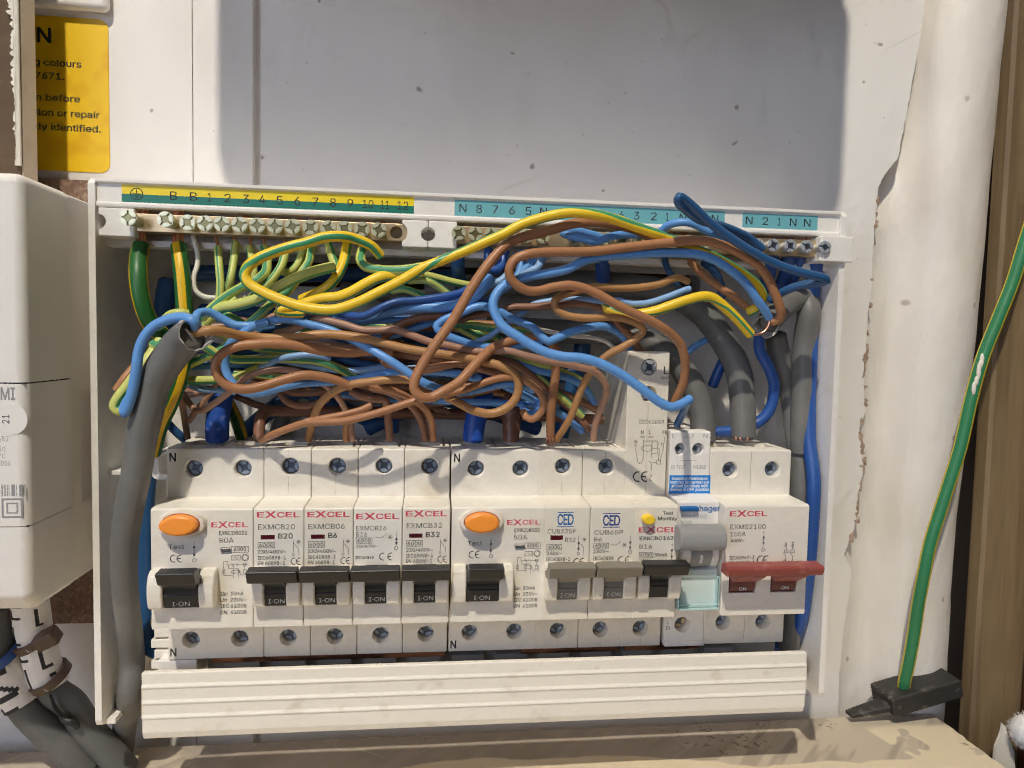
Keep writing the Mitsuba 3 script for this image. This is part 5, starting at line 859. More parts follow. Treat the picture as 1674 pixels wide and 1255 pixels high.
    ('pinkbrown', 'long pinkish brown wire crossing the whole tangle and dropping beside the tall breaker', 1.5, [(49.95, 0, 88.47), (53.47, -2.08, 90.12), (57.38, -4.08, 91.08), (62.03, -5.12, 90.25), (66.67, -6.16, 89.19), (72.65, -7.2, 87.48), (78.82, -8.12, 87.38), (84.73, -8.64, 87.74), (88.61, -9, 86.68), (94.79, -9, 84.52), (98.69, -9, 83.23), (104.45, -9, 82.2), (110.47, -9.24, 80.7), (118.58, -9.76, 79.71), (127.18, -10, 80.35), (133.08, -10, 79.06), (141.49, -9.36, 77.33), (150.08, -8.32, 76.04), (155.38, -7.28, 74.91), (161.01, -6.24, 73.53), (165.45, -4.4, 70.86), (168.34, -2.32, 66.4), (168.93, 1.52, 61.92), (167.82, 5.68, 56.27), (166.73, 7.92, 50.18), (166.62, 10, 43.76)], {}),
    ('pinkbrown', 'thin pinkish brown wire looping up at left behind the brown U', 1.25, [(3.47, 6, 62.87), (7.03, 3.25, 58.67), (10.35, 0.5, 55.93), (13.63, -2.25, 55.77), (18.19, -5, 58.37), (24.61, -6.88, 63.15), (27.96, -8, 65.98), (30.57, -8, 68.51), (36.24, -8, 71.08), (42.07, -7.62, 71.84), (49.55, -6.25, 70.99), (55.37, -4.88, 68.26), (60.77, -3, 64.27), (63.41, -0.25, 60.8), (65.75, 3.75, 55.69), (67.36, 6.62, 50.31), (68.22, 8, 43.53)], {}),
    ('pinkbrown', 'thin dusty brown wire running straight down beside the left blue sleeve', 1.25, [(4.82, -2, 60.93), (4.83, 2.5, 57.78), (3.99, 7, 54.75), (3.48, 10.5, 49.59), (3.88, 12, 43.36)], {}),
    ('pinkbrown', 'thin dusty brown wire slanting down to the left of the blue sleeve', 1.15, [(18.05, 4, 66.74), (16.09, 4.5, 63.85), (13.22, 5, 60.01), (9.67, 5.5, 55.67), (6.1, 6, 50.61)], {}),
    ('brown', 'brown wire hooked behind the light blue loop at far left', 1.7, [(-5.14, -4, 75.63), (-6.92, -9.33, 72.42), (-9.16, -12.67, 68.15), (-11.54, -14, 63.85)], {}),
    ('gyold', 'lime and green wire folded to a point at far left behind the light blue loop', 1.9, [(1.06, -8, 81.83), (-1.11, -11.33, 76.53), (-3.74, -14.33, 71.35), (-7.44, -16, 65.34), (-10.12, -17, 61.29), (-11.16, -17, 58.7), (-9.69, -16.67, 56.96), (-7.45, -16.11, 59.3), (-5.86, -13.33, 63.22), (-4.62, -10, 68.07)], {'st': [(0, 60), (1, 60)], 'hw': 25}),
    ('gyold', 'lime wire lying across the top of the light blue loop', 1.7, [(-1.93, -2, 86.74), (2.38, -8, 88.94), (6.18, -11, 91.35), (9.28, -11.5, 91.85), (11.1, -10, 91.73)], {'st': [(0, -80), (1, -80)], 'hw': 20}),
    ('gyold', 'green and lime wire crossing behind the light blue loop below the thick earth cable', 1.7, [(-0.74, -10, 80.69), (1.41, -11.33, 79.87), (3.69, -10.67, 81.67), (5.93, -8, 82.6)], {'st': [(0, 30), (1, 30)], 'hw': 40}),
    ('white', 'thin white wire dropping from the earth bar and curving right', 1.0, [(7.73, 7, 121.58), (9.11, 6.11, 117.81), (10.26, 5.22, 113.36), (10.18, 4, 109.77), (9.47, 2.67, 105.72), (10.25, 2.22, 100.9), (13.2, 2.67, 98.72), (16.94, 3.56, 98.42), (21.48, 5.78, 98.68), (26.58, 8, 99.19)], {}),
    ('gyold', 'plain lime wire hanging straight down from earth terminal 1', 1.55, [(16.9, 7, 117.52), (18.47, 3, 110.41), (19.52, 0.8, 103.59), (19.29, 0, 97.36), (17.83, 0.4, 93.22), (14.69, 2, 89.98)], {'st': [(0, 175), (1, 175)], 'hw': 10, 'core': (16.02, 7.0, 121.89)}),
    ('gyold', 'plain lime wire hanging down from earth terminal 2', 1.5, [(23.46, 7, 119.61), (23.83, 3, 112.2), (23.5, 0, 105.25), (21.29, 4, 99.5)], {'st': [(0, 140), (1, 140)], 'hw': 12, 'core': (22.56, 7.0, 122.14)}),
    ('gyold', 'plain lime wire from earth terminal 3 going down behind the yellow loop', 1.5, [(28.67, 7, 118.17), (30.32, 3, 114.03), (31.94, 0, 107.8), (31.01, 2, 102.42)], {'st': [(0, 130), (1, 130)], 'hw': 14, 'core': (28.9, 7.0, 121.91)}),
    ('gyold', 'green striped lime wire bending left from earth terminal 4', 1.75, [(34.14, 7, 118.37), (36.4, 2, 113.67), (36.66, -2.14, 108.2), (34.7, -5.14, 105.16), (29.85, -5.86, 102.26), (23.59, -6, 98.26), (18.23, -5.43, 93.88), (14.32, -4, 90.24)], {'st': [(0, -25), (0.3, -15), (1, 5)], 'hw': 26, 'core': (33.69, 7.0, 121.86)}),
    ('gyold', 'plain lime wire from earth terminal 5 curving down to the left', 1.65, [(42.4, 7, 119.14), (42.74, 3, 115.85), (41.85, -0.4, 110.37), (39.15, -2.4, 105.53), (35.83, -2.4, 102.24), (30.82, 0, 98.37)], {'st': [(0, 150), (1, 150)], 'hw': 14, 'core': (41.47, 7.0, 121.92)}),
    ('gyold', 'lime wire from earth terminal 6 with a dark green edge and a tight hook', 1.6, [(49.08, 7, 119.86), (48.43, 5.5, 116.12), (47.11, 4, 111.7), (45.11, 3.75, 109.27), (41.47, 6, 108.67)], {'st': [(0, -70), (1, -70)], 'hw': 25}),
    ('gyold', 'green centred lime wire from earth terminal 7 running far down to the left', 1.65, [(52.09, 7, 119.97), (52.11, 4.14, 116.79), (51.91, 1.29, 112.96), (49.66, -1.29, 108.48), (45.46, -2.71, 101.82), (39.42, -3.57, 96.58), (34.65, -4, 91.89), (30.69, -4, 88.38)], {'st': [(0, 0), (0.4, 10), (1, -10)], 'hw': 30}),
    ('gyold', 'broad lime wire with a cut end in front of the other earth bar wires', 2.15, [(62.25, -6, 110.7), (57.58, -7.5, 109.27), (52.99, -9, 107.41), (46.85, -10, 104.23), (40.8, -10, 100.72), (35.88, -9.25, 97.96), (27.8, -8, 95.36), (22.06, -6.75, 94.15), (20.12, -6, 93.01)], {'st': [(0, 60), (1, 65)], 'hw': 22}),
    ('gyold', 'half lime half green wire hanging from earth terminal 8', 1.7, [(58.13, 7, 120.66), (59.45, 4.33, 117.54), (60.71, 2, 114.5), (62.14, 0, 111.09)], {'st': [(0, 62), (1, 62)], 'hw': 40}),
    ('gy', 'glossy yellow wire with a thin green edge hanging from earth terminal 9', 2.1, [(65.61, 7, 121.41), (64.92, 1.4, 113.42), (62.85, -1.8, 107.47), (59.81, -2.6, 103.4), (55.15, -1.6, 100.57), (49.24, -0, 98.19)], {'st': [(0, 55), (0.6, 50), (1, 50)], 'hw': 18}),
    ('gyold', 'lime and green wire leaving earth terminal 10 and running right under the yellow wire', 1.95, [(71.5, 7, 119.73), (71.23, 2.71, 116.35), (71.62, -1.14, 113.37), (73.99, -4.29, 110.81), (78.65, -5.71, 109.91), (84.63, -7.14, 109.74), (89.86, -7.43, 110.33), (94.84, -6, 111.56)], {'st': [(0, 30), (0.4, 10), (1, 10)], 'hw': 30}),
    ('gy', 'bright yellow wire with a dark green lower edge under the long yellow loop', 2.1, [(94.85, -4, 109.22), (85.5, -5.82, 108.06), (79.72, -7.64, 107.03), (75.07, -8.36, 104.79), (68.68, -8.82, 100.95), (64.01, -8.73, 99.24), (59.08, -8.27, 98.68), (52.42, -8, 96.7), (45.84, -8, 94.5), (42.32, -7.91, 93.74), (44.86, -7.45, 93.15), (51.16, -7, 93.11)], {'st': [(0, 62), (0.7, 62), (0.8, 150), (1, 150)], 'hw': 14}),
    ('gyold', 'lime wire with green edge curving down right of the yellow crossing', 1.5, [(89.68, 0, 106.61), (92.97, -1, 106.86), (96.49, -2, 106.65), (100.99, 0, 104.6), (105.59, 2, 101.55)], {'st': [(0, 60), (1, 60)], 'hw': 15}),
    ('gyold', 'green and lime wire just left of the one beside the yellow crossing', 1.5, [(83.19, 0, 102.66), (87.66, -1.33, 103.4), (92.79, -0.67, 102.19), (97.27, 2, 100.12)], {'st': [(0, 25), (1, 25)], 'hw': 30}),
    ('gyold', 'shaded yellow wire running right behind the long brown wire', 1.6, [(94.75, 4, 109.72), (100.99, 5.33, 108.36), (109.3, 7.33, 106.85), (118.07, 10, 106.34)], {'st': [(0, -50), (1, -50)], 'hw': 25}),
    ('gyold', 'lime wire showing behind the blue wire at left below the earth drops', 1.6, [(12.46, 2, 86.92), (16.2, 0.67, 90.2), (19.97, 0.67, 93.97), (24.74, 2, 98.08)], {'st': [(0, 50), (1, 50)], 'hw': 20}),
    ('gyold', 'second lime wire below the blue one at left', 1.5, [(29.2, 2, 87.08), (26.19, 0.67, 89.76), (23.07, 0.67, 91.29), (19.14, 2, 91.93)], {'st': [(0, -20), (1, -20)], 'hw': 30}),
    ('gyold', 'green and lime wire running level through the brown U at left', 1.75, [(13.49, 0, 80.03), (16.02, 1.11, 78.22), (18.2, 2, 76.63), (23.35, 2, 75.1), (32.07, 2.22, 75.02), (43.78, 2.78, 75.45), (51.78, 3, 75.12), (58.03, 3, 74.05), (63.46, 4.33, 71.94), (68.95, 6, 68.35)], {'st': [(0, -10), (0.2, -10), (1, 5)], 'hw': 28}),
    ('gyold', 'green and lime wire rising from the left bundle towards the brown U', 1.7, [(5.52, 4, 71.45), (9.42, 3, 73.65), (13.08, 2, 75.37), (17.7, 3, 77.76), (22.6, 4, 81.36)], {'st': [(0, 20), (1, 20)], 'hw': 30}),
    ('gyold', 'green and lime wire lying low behind the brown U at left', 1.75, [(5.38, 3, 66.6), (9.54, 2.5, 66.69), (14.6, 2, 67.03), (20.72, 2.5, 67.56), (25.77, 3, 68.55), (29.83, 4, 70.69), (33.7, 5, 72.6)], {'st': [(0, -50), (1, -50)], 'hw': 30}),
    ('sky', 'pale blue wire arching above the thin brown loop', 1.35, [(27.51, 6, 67.24), (34.48, 3.6, 72.43), (40.14, 1.6, 75.18), (46.29, 0.4, 76.73), (54.2, 0.8, 77.34), (60.01, 2, 76.24)], {}),
    ('sky', 'pale blue wire at far left behind the brown wires', 1.4, [(7.72, 4, 64.71), (12.41, 4, 63.13), (18.53, 4.67, 63.17), (23.62, 6, 62.43)], {}),
    ('navy', 'dark blue wire running down to the left edge of the first wide breaker', 1.7, [(-6.55, 10, 54.59), (-4.11, 11.33, 50.15), (-1.4, 12.67, 46.15), (2.06, 14, 42.34)], {}),
    ('blue', 'blue wire passing diagonally behind the brown crossings at the centre', 1.6, [(61.79, 6, 79.3), (67.76, 5.14, 80.86), (73.71, 4.29, 83.39), (79.66, 3.43, 84.71), (85.59, 2.57, 86.03), (90.32, 2, 87.8), (96.7, 2, 90.1), (102.15, 2, 92.38)], {}),
    ('brown', 'brown wire dipping under the diagonal blue wire', 1.7, [(78.5, 4, 78.94), (79.67, 1, 76.63), (82.45, -2, 74.17), (86.73, -3.57, 72.42), (92.8, -4.43, 72.09), (98.84, -5.14, 73.15), (106.98, -5.57, 74.95), (115.15, -6, 76.76)], {}),
    ('brown', 'brown wire in the middle bundle ending in a blunt bend', 1.6, [(73.93, 2, 81.02), (82.26, 0.29, 79.07), (88.21, -1.43, 78.03), (96.44, -2.57, 76.8), (104.68, -3.43, 75.55), (112.95, -3.86, 74.29), (121.34, -3.43, 72.51), (128.61, -3, 70.94)], {}),
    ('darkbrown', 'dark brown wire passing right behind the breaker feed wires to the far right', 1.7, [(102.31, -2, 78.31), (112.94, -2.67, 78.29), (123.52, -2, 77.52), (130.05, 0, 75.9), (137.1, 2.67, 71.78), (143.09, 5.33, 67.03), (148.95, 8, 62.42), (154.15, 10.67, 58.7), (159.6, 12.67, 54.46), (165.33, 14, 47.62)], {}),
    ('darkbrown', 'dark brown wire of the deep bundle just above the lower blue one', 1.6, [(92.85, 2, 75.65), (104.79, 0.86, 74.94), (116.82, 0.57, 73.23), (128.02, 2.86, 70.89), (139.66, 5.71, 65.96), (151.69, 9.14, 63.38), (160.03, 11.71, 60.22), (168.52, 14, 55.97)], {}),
    ('pinkbrown', 'brown wire deep in the left bundle', 1.5, [(40.09, 4, 83.61), (48.39, 2.5, 82.61), (55.37, 2, 82.05), (64.62, 2, 80.83), (73.94, 2, 79.59)], {}),
    ('pinkbrown', 'brown wire crossing behind the blue wire at left', 1.6, [(39.15, 3, 85.23), (44.66, 1.67, 86.51), (49.84, 0.67, 88.71), (53.81, 0, 89.95)], {}),
    ('blue', 'blue wire running down right in front of the deep cables', 1.6, [(130.49, 4, 76.76), (134.24, 4, 74.87), (141.6, 4.67, 72.5), (148.38, 6, 71.31), (157.88, 8.67, 68.3), (163.73, 11.33, 64.39), (167.39, 14, 58.55)], {}),
    ('blue', 'blue wire running down right beneath the brown crossings', 1.6, [(125.75, 4, 67.36), (129.9, 3.33, 65.74), (137.5, 4, 62.09), (142.11, 6, 59.49), (149.22, 8.67, 56.3), (154.42, 11.33, 53.27), (162.72, 14, 46.82)], {}),
    ('blue', 'short bright blue curl next to the brown sleeve', 1.5, [(135.6, 6, 58.67), (137.21, 4.5, 56.09), (139.66, 4, 54.92), (141.86, 4, 57.18), (143.04, 4, 60.42)], {}),
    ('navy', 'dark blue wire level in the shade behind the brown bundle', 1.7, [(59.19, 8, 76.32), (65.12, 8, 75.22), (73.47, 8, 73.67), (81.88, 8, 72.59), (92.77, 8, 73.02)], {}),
    ('blue', 'blue wire rising steeply in front of the dark gap at centre', 1.6, [(83.44, 2, 70.22), (89.41, 0, 71.6), (97.68, -2, 72.06), (107.13, -2.5, 71.53), (114.25, -3, 70.47)], {}),
    ('gyold', 'green and lime wire running level right of the long brown wire', 1.7, [(106.97, 2, 90.1), (110.57, 2, 90.43), (115.4, 2, 90.06), (124.19, 2.5, 89.07), (131.34, 3, 89), (138.98, 4.5, 87.49), (144.24, 6, 85.89)], {'st': [(0, -40), (1, -10)], 'hw': 32}),
    ('gyold', 'green and lime wire slanting down right in the dark centre', 1.6, [(108.24, 4, 90.17), (111.98, 5.33, 87.86), (117.74, 6.67, 85.07), (122.09, 8, 82.69)], {'st': [(0, 30), (1, 30)], 'hw': 30}),
    ('gyold', 'second green and lime wire slanting down in the dark centre', 1.6, [(117.96, 4, 89.68), (121.78, 5.33, 87.35), (126.4, 6.67, 84.51), (130.83, 8, 81.63)], {'st': [(0, 30), (1, 30)], 'hw': 30}),
    ('gyold', 'green and lime wire running down right under the light blue bend', 1.6, [(127.22, 4, 79.89), (130.45, 4, 78.48), (138.28, 4.67, 75.9), (146.05, 6, 73.76), (153.69, 10, 71.71), (161.46, 13.33, 68.09), (166.98, 16, 61.5)], {'st': [(0, -50), (0.3, 80), (1, 80)], 'hw': 25}),
    ('gyold', 'green and lime wire glimpsed between the dark brown wires at lower right', 1.6, [(140.85, 6, 70.44), (144.84, 7, 67.95), (152.56, 8, 61.2), (157.15, 10, 57.52), (162.1, 12, 53.52)], {'st': [(0, 60), (1, 60)], 'hw': 25}),
    ('white', 'thin white wire crossing under the grey cables right of centre', 0.95, [(138.91, 8, 90.74), (142.76, 6.67, 89.32), (150.23, 6, 87.75), (156.83, 6, 86.66), (163.6, 6.67, 86.56), (169.86, 8, 85.19), (174.08, 10, 82.49)], {}),
    ('ochre', 'ochre brown wire feeding the first narrow breaker and arching right', 1.6, [(50.68, 9, 43.29), (52.1, 6, 48.33), (53.47, 3.2, 52.04), (55.67, 0.8, 57.31), (59.22, -1.6, 61.33), (63.41, -4, 64.37), (68.9, -6.4, 66.69), (76.96, -8, 68.06), (82.86, -8, 68.61), (90.38, -7.6, 68.47), (94.29, -7, 67.79)], {}),
    ('brown', 'copper brown wire feeding the second narrow breaker', 1.5, [(65.47, 9, 43.37), (65.67, 7, 48.3), (66.07, 5.33, 51.42), (66.44, 4, 54.47)], {}),
    ('darkbrown', 'brown wire feeding the third narrow breaker with a square bend', 1.65, [(82.62, 9, 43.46), (82.21, 6.33, 50.95), (81.8, 4, 57.53), (80.71, 2, 60.59), (76.33, 0.67, 60.88), (71.48, 0, 62.3), (68.22, 0, 63.92)], {}),
    ('darkbrown', 'outer brown wire of the pair feeding the fourth narrow breaker', 1.55, [(97.06, 9, 43.54), (95.53, 6, 50.61), (92.85, 3.2, 56.02), (88.57, 0.8, 60.3), (82.49, -0.8, 63.69), (76.51, -2, 65.12)], {}),
    ('brown', 'inner brown wire of the pair feeding the fourth narrow breaker', 1.55, [(100.02, 9, 43.55), (99.17, 6.5, 51.07), (96.68, 4, 56.47), (92.83, 1.5, 59.81), (86.73, -1, 63.05), (80.92, -2, 64.94), (75.66, -3, 65.64)], {}),
    ('darkbrown', 'dark brown wire in a shallow loop low behind the brown U', 1.5, [(41.02, 3, 62.64), (41.94, 3, 60.52), (43.78, 3, 58.64), (47.89, 3.2, 57.24), (53.85, 3.6, 57.74), (58.67, 4, 60.16)], {}),
    ('darkbrown', 'dark brown wire level above the shallow loop', 1.5, [(42.42, 4, 63.3), (45.88, 4, 62.39), (49.82, 4, 62.2), (55.16, 4, 62.51), (60.99, 4, 63.06)], {}),
    ('navy', 'thick dark blue wire hanging from the first neutral terminal', 2.9, [(108.61, 7, 118.18), (108.71, 8, 114.42), (109.58, 16, 110.8), (110.72, 30, 106.86)], {}),
    ('cobalt', 'dark blue wire making a small J under the neutral bar', 1.9, [(121.03, 7, 120.55), (120.68, 4.6, 115.91), (121.56, 2.8, 112.86), (123.99, 2.8, 112.46), (126.07, 4.6, 114.64), (127.68, 7, 120.31)], {}),
    ('blue', 'blue wire dropping from the neutral bar behind the light blue bend', 1.7, [(134.36, 7, 120.06), (133.96, 5, 115.44), (133.05, 3, 111.58), (130.75, 1.5, 108.24), (125.83, 0, 103.91), (120.96, -1.5, 100.11), (117.31, -3, 98.27)], {}),
    ('blue', 'blue wire next to it dropping from the neutral bar', 1.6, [(139.09, 7, 119.98), (138.37, 5, 116.8), (136.24, 3.33, 113.88), (133.67, 2, 111.26)], {}),
    ('sky', 'pale blue wire curling under the neutral bar', 1.7, [(143.07, 7, 120.37), (142.33, 5, 117.18), (140.37, 3, 113.75), (137.15, 2.5, 111.9), (133.68, 2, 110.78)], {}),
    ('cobalt', 'thick cobalt blue wire stub under the neutral bar right of centre', 3.2, [(167.99, 9, 121.99), (168.88, 12, 116.86), (171.27, 20, 111.82)], {}),
    ('navy', 'thin dark blue wire dropping from the right neutral terminals', 1.4, [(193.82, 8, 122.29), (194.5, 8, 117.8), (197.48, 9.33, 113.5), (201.48, 12, 109.52)], {}),
    ('navy', 'dark blue wire falling from the right neutral bar behind the yellow wire', 1.8, [(210.38, 7, 118.73), (214.72, 7.67, 115.92), (219.08, 10.67, 111.75), (222.69, 16, 105.24)], {}),
    ('cobalt', 'thick cobalt blue wire hanging from the right neutral bar', 3.0, [(240.6, 8, 122.42), (240.76, 10, 117), (244.37, 20, 110.11)], {}),
    ('cobalt', 'second thick cobalt blue wire hanging from the right neutral bar', 3.0, [(248.19, 8, 122.68), (249.45, 12, 117.48), (251.89, 22, 110.48)], {}),
    ('cobalt', 'third cobalt blue wire hanging next to the long vertical one', 2.4, [(253.11, 8, 122.34), (253.87, 12, 117.63), (256.72, 22, 111.16)], {}),
    ('cobalt', 'long thick cobalt blue cable running down the right inner wall of the enclosure', 3.1, [(260.55, 8, 121.57), (261.89, 12, 112.66), (261.85, 12.5, 102.2), (261.7, 11.5, 82.39), (261.83, 11.5, 62.49), (261.89, 9.5, 44.06), (261.75, 4.5, 28.98), (261.83, 4, 15.88), (261.62, 6, -19.48), (261.86, 11, -37.79), (261.78, 19.5, -49.78), (254.14, 21.5, -52.72), (240.55, 20, -51.66)], {}),
    ('cobalt', 'bright cobalt blue wire curving beside the grey cable above the wide switch', 2.5, [(237.33, 10, 89.75), (238.37, 11, 83.25), (243.05, 12, 75.97), (246.36, 13, 69.09), (246.91, 14, 62.11), (245.45, 15, 55.84), (240.82, 16, 50.85), (231.05, 17, 47.43), (223.69, 18, 46.44)], {}),
    ('cobalt', 'short cobalt blue piece between the two grey cables at right', 2.4, [(229.46, 26, 78.52), (227.08, 26, 73.82), (224.24, 26, 66.36)], {}),
    ('blue', 'blue wire glimpsed behind the grey cable at right', 1.6, [(212.31, 26, 81.47), (215.91, 24.67, 84.54), (220.62, 24, 87.07), (224.52, 24, 88.24)], {}),
    ('brown', 'brown wire half hidden deep in the lower left of the tangle', 1.26, [(4.73, 14.1, 65.43), (12.09, 12.71, 66.86), (19.41, 11.32, 67.84), (26.54, 10.61, 68.11), (33.37, 11.25, 67.55), (40.28, 11.89, 66.4), (47.3, 12.27, 64.86), (54.41, 12.54, 63.18), (61.58, 12.8, 61.45)], {'deep': 1}),
    ('darkbrown', 'brown wire half hidden deep in the lower middle of the tangle', 1.32, [(26.82, 12.8, 67.85), (35.96, 14.98, 66.18), (45.33, 17.15, 64.8), (55.13, 18.09, 63.86), (65.33, 16.55, 63.19), (75.54, 15.01, 62.18), (85.67, 14.52, 60.39), (95.85, 14.56, 57.68), (106.17, 14.6, 54.36)], {'deep': 1}),
    ('pinkbrown', 'brown wire half hidden deep in the lower right of the tangle', 1.24, [(56.41, 12.2, 76.83), (66.12, 12.8, 76.46), (75.97, 13.4, 76.38), (85.98, 13.26, 76.69), (96.06, 11.65, 76.97), (106.13, 10.04, 76.53), (116.29, 10.12, 74.79), (126.66, 11.06, 71.65), (137.22, 12, 67.55)], {'deep': 1}),
    ('blue', 'blue wire half hidden deep in the lower middle of the tangle', 1.53, [(17.82, 15.1, 68.08), (28.41, 15.85, 66.29), (39.17, 16.6, 65.12), (50.07, 17.19, 64.94), (61.19, 17.45, 65.71), (72.41, 17.71, 66.97), (83.81, 16.65, 68.34), (95.24, 14.93, 69.46), (106.61, 13.2, 70.3)], {'deep': 1}),
    ('gyold', 'green and lime wire half hidden deep in the upper middle of the tangle', 1.31, [(52.69, 18.6, 76.35), (61.26, 18.23, 77.02), (69.88, 17.85, 77.21), (78.51, 17.76, 76.72), (87.17, 18.25, 75.91), (95.92, 18.74, 75.4), (104.73, 18.27, 75.8), (113.53, 17.34, 77.31), (122.31, 16.4, 79.57)], {'deep': 1, 'st': [(0, -44), (1, 34)], 'hw': 24}),
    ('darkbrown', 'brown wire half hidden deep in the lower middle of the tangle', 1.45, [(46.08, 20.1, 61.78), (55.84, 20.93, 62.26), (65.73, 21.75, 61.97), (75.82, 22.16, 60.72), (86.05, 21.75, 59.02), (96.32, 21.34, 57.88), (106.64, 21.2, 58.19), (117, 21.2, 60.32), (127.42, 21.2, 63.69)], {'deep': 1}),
    ('pinkbrown', 'brown wire half hidden deep in the upper left of the tangle', 1.32, [(4.99, 7.7, 87.79), (12.41, 8.52, 87.44), (19.96, 9.35, 87.95), (27.62, 9.99, 89.55), (35.47, 10.25, 91.76), (43.36, 10.51, 93.58), (51.4, 10.2, 94.02), (59.56, 9.6, 92.71), (67.72, 9, 90.23)], {'deep': 1}),
    ('blue', 'blue wire half hidden deep in the lower left of the tangle', 1.47, [(12.42, 15.3, 68.5), (21.78, 14.96, 69.11), (31.22, 14.62, 69.45), (40.64, 14.43, 69.46), (50.09, 14.5, 69.31), (59.61, 14.57, 69.44), (69.29, 14.05, 70.21), (78.99, 13.23, 71.75), (88.7, 12.4, 73.76)], {'deep': 1}),
    ('sky', 'pale blue wire half hidden deep in the lower left of the tangle', 1.41, [(32.83, 4.5, 76.27), (38.62, 5.7, 75.4), (44.49, 6.9, 74.37), (50.59, 7.44, 73.24), (56.91, 6.65, 72.22), (63.22, 5.86, 71.59), (69.48, 5.6, 71.61), (75.74, 5.6, 72.34), (82.04, 5.6, 73.51)], {'deep': 1}),
    ('ochre', 'brown wire half hidden deep in the upper middle of the tangle', 1.57, [(57.28, 14, 80.72), (65.6, 14.41, 82.74), (74.03, 14.82, 83.62), (82.56, 15.25, 82.8), (91.19, 15.7, 80.75), (99.91, 16.15, 78.65), (108.67, 16.15, 77.73), (117.47, 15.93, 78.46), (126.3, 15.7, 80.39)], {'deep': 1}),
    ('brown', 'brown wire half hidden deep in the lower right of the tangle', 1.43, [(47.57, 8.6, 65.8), (58.78, 9.27, 66.73), (70.16, 9.95, 67.22), (81.71, 10.38, 67.08), (93.42, 10.3, 66.48), (105.24, 10.23, 65.86), (117.12, 9.48, 65.7), (129.02, 8.39, 66.19), (140.92, 7.3, 67.13)], {'deep': 1}),
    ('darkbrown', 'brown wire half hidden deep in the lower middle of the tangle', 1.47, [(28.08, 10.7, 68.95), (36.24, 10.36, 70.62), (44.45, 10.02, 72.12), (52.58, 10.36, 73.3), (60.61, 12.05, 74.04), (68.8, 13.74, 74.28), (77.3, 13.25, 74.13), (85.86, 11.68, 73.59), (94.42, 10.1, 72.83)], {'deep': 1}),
    ('navy', 'dark blue wire half hidden deep in the upper left of the tangle', 1.37, [(10.27, 8.8, 80.09), (17.27, 9.29, 78.08), (24.31, 9.77, 77.3), (31.44, 10.19, 78.25), (38.69, 10.45, 80.51), (45.96, 10.71, 82.82), (53.54, 9.5, 83.97), (61.19, 7.55, 83.43), (68.81, 5.6, 81.7)], {'deep': 1}),
    ('gyold', 'green and lime wire half hidden deep in the upper middle of the tangle', 1.42, [(32.82, 16.2, 89.64), (44.73, 16.31, 88.83), (56.77, 16.43, 88.57), (68.93, 16.76, 89.06), (81.19, 17.55, 89.87), (93.66, 18.34, 90.21), (106.32, 19.25, 89.29), (119.22, 20.23, 86.88), (132.4, 21.2, 83.42)], {'deep': 1, 'st': [(0, -36), (1, 23)], 'hw': 24}),
    ('pinkbrown', 'brown wire half hidden deep in the lower left of the tangle', 1.51, [(25.15, 13, 68.89), (32.57, 12.21, 68.14), (39.99, 11.43, 68.05), (47.33, 11.11, 68.87), (54.55, 11.75, 70.22), (61.84, 12.39, 71.4), (69.16, 13.25, 71.66), (76.6, 14.23, 70.67), (84.15, 15.2, 68.82)], {'deep': 1}),
    ('brown', 'brown wire half hidden deep in the upper middle of the tangle', 1.47, [(34.6, 16.1, 91.34), (47.26, 15.69, 89.44), (60, 15.27, 88.18), (72.86, 14.89, 88), (85.78, 14.55, 88.7), (98.82, 14.21, 89.82), (111.95, 14.12, 90.81), (125.25, 14.16, 91.33), (138.67, 14.2, 91.45)], {'deep': 1}),
    ('darkbrown', 'brown wire half hidden deep in the lower middle of the tangle', 1.41, [(42.66, 8.5, 70.46), (50.39, 8.01, 68.92), (58.17, 7.52, 67.5), (65.94, 7.2, 66.27), (73.71, 7.2, 65.34), (81.53, 7.2, 64.84), (89.43, 6.83, 64.83), (97.34, 6.26, 65.19), (105.26, 5.7, 65.78)], {'deep': 1}),
    ('pinkbrown', 'brown wire half hidden deep in the upper middle of the tangle', 1.25, [(22.83, 10.3, 88.49), (33.48, 9.18, 83.48), (44.19, 8.05, 79.97), (54.87, 7.2, 78.66), (65.48, 6.9, 79.14), (76.18, 6.6, 80.18), (86.94, 6.68, 80.42), (97.79, 6.94, 79.22), (108.82, 7.2, 76.9)], {'deep': 1}),
    ('blue', 'blue wire half hidden deep in the lower middle of the tangle', 1.37, [(40.55, 17, 75.93), (47.13, 17.26, 76.89), (53.78, 17.52, 76.59), (60.51, 17.49, 74.54), (67.37, 16.85, 71.38), (74.23, 16.21, 68.56), (81, 16.93, 67.4), (87.81, 18.31, 68.46), (94.68, 19.7, 71.11)], {'deep': 1}),
    ('gyold', 'green and lime wire half hidden deep in the upper left of the tangle', 1.45, [(13.89, 10.2, 85.49), (23.34, 8.66, 81.55), (32.8, 7.12, 78.9), (42.1, 6.26, 78.16), (51.17, 6.75, 78.98), (60.35, 7.24, 80.41), (69.6, 7.85, 81.31), (78.99, 8.52, 81.14), (88.51, 9.2, 80.1)], {'deep': 1, 'st': [(0, 33), (1, -6)], 'hw': 24}),
    ('darkbrown', 'brown wire half hidden deep in the upper middle of the tangle', 1.33, [(40.02, 12.8, 80.26), (50.15, 13.89, 78.12), (60.46, 14.98, 76.6), (71.01, 15.15, 75.92), (81.77, 13.5, 75.99), (92.5, 11.85, 76.18), (103.22, 11.25, 75.89), (114.06, 11.18, 74.84), (124.97, 11.1, 73.26)], {'deep': 1}),
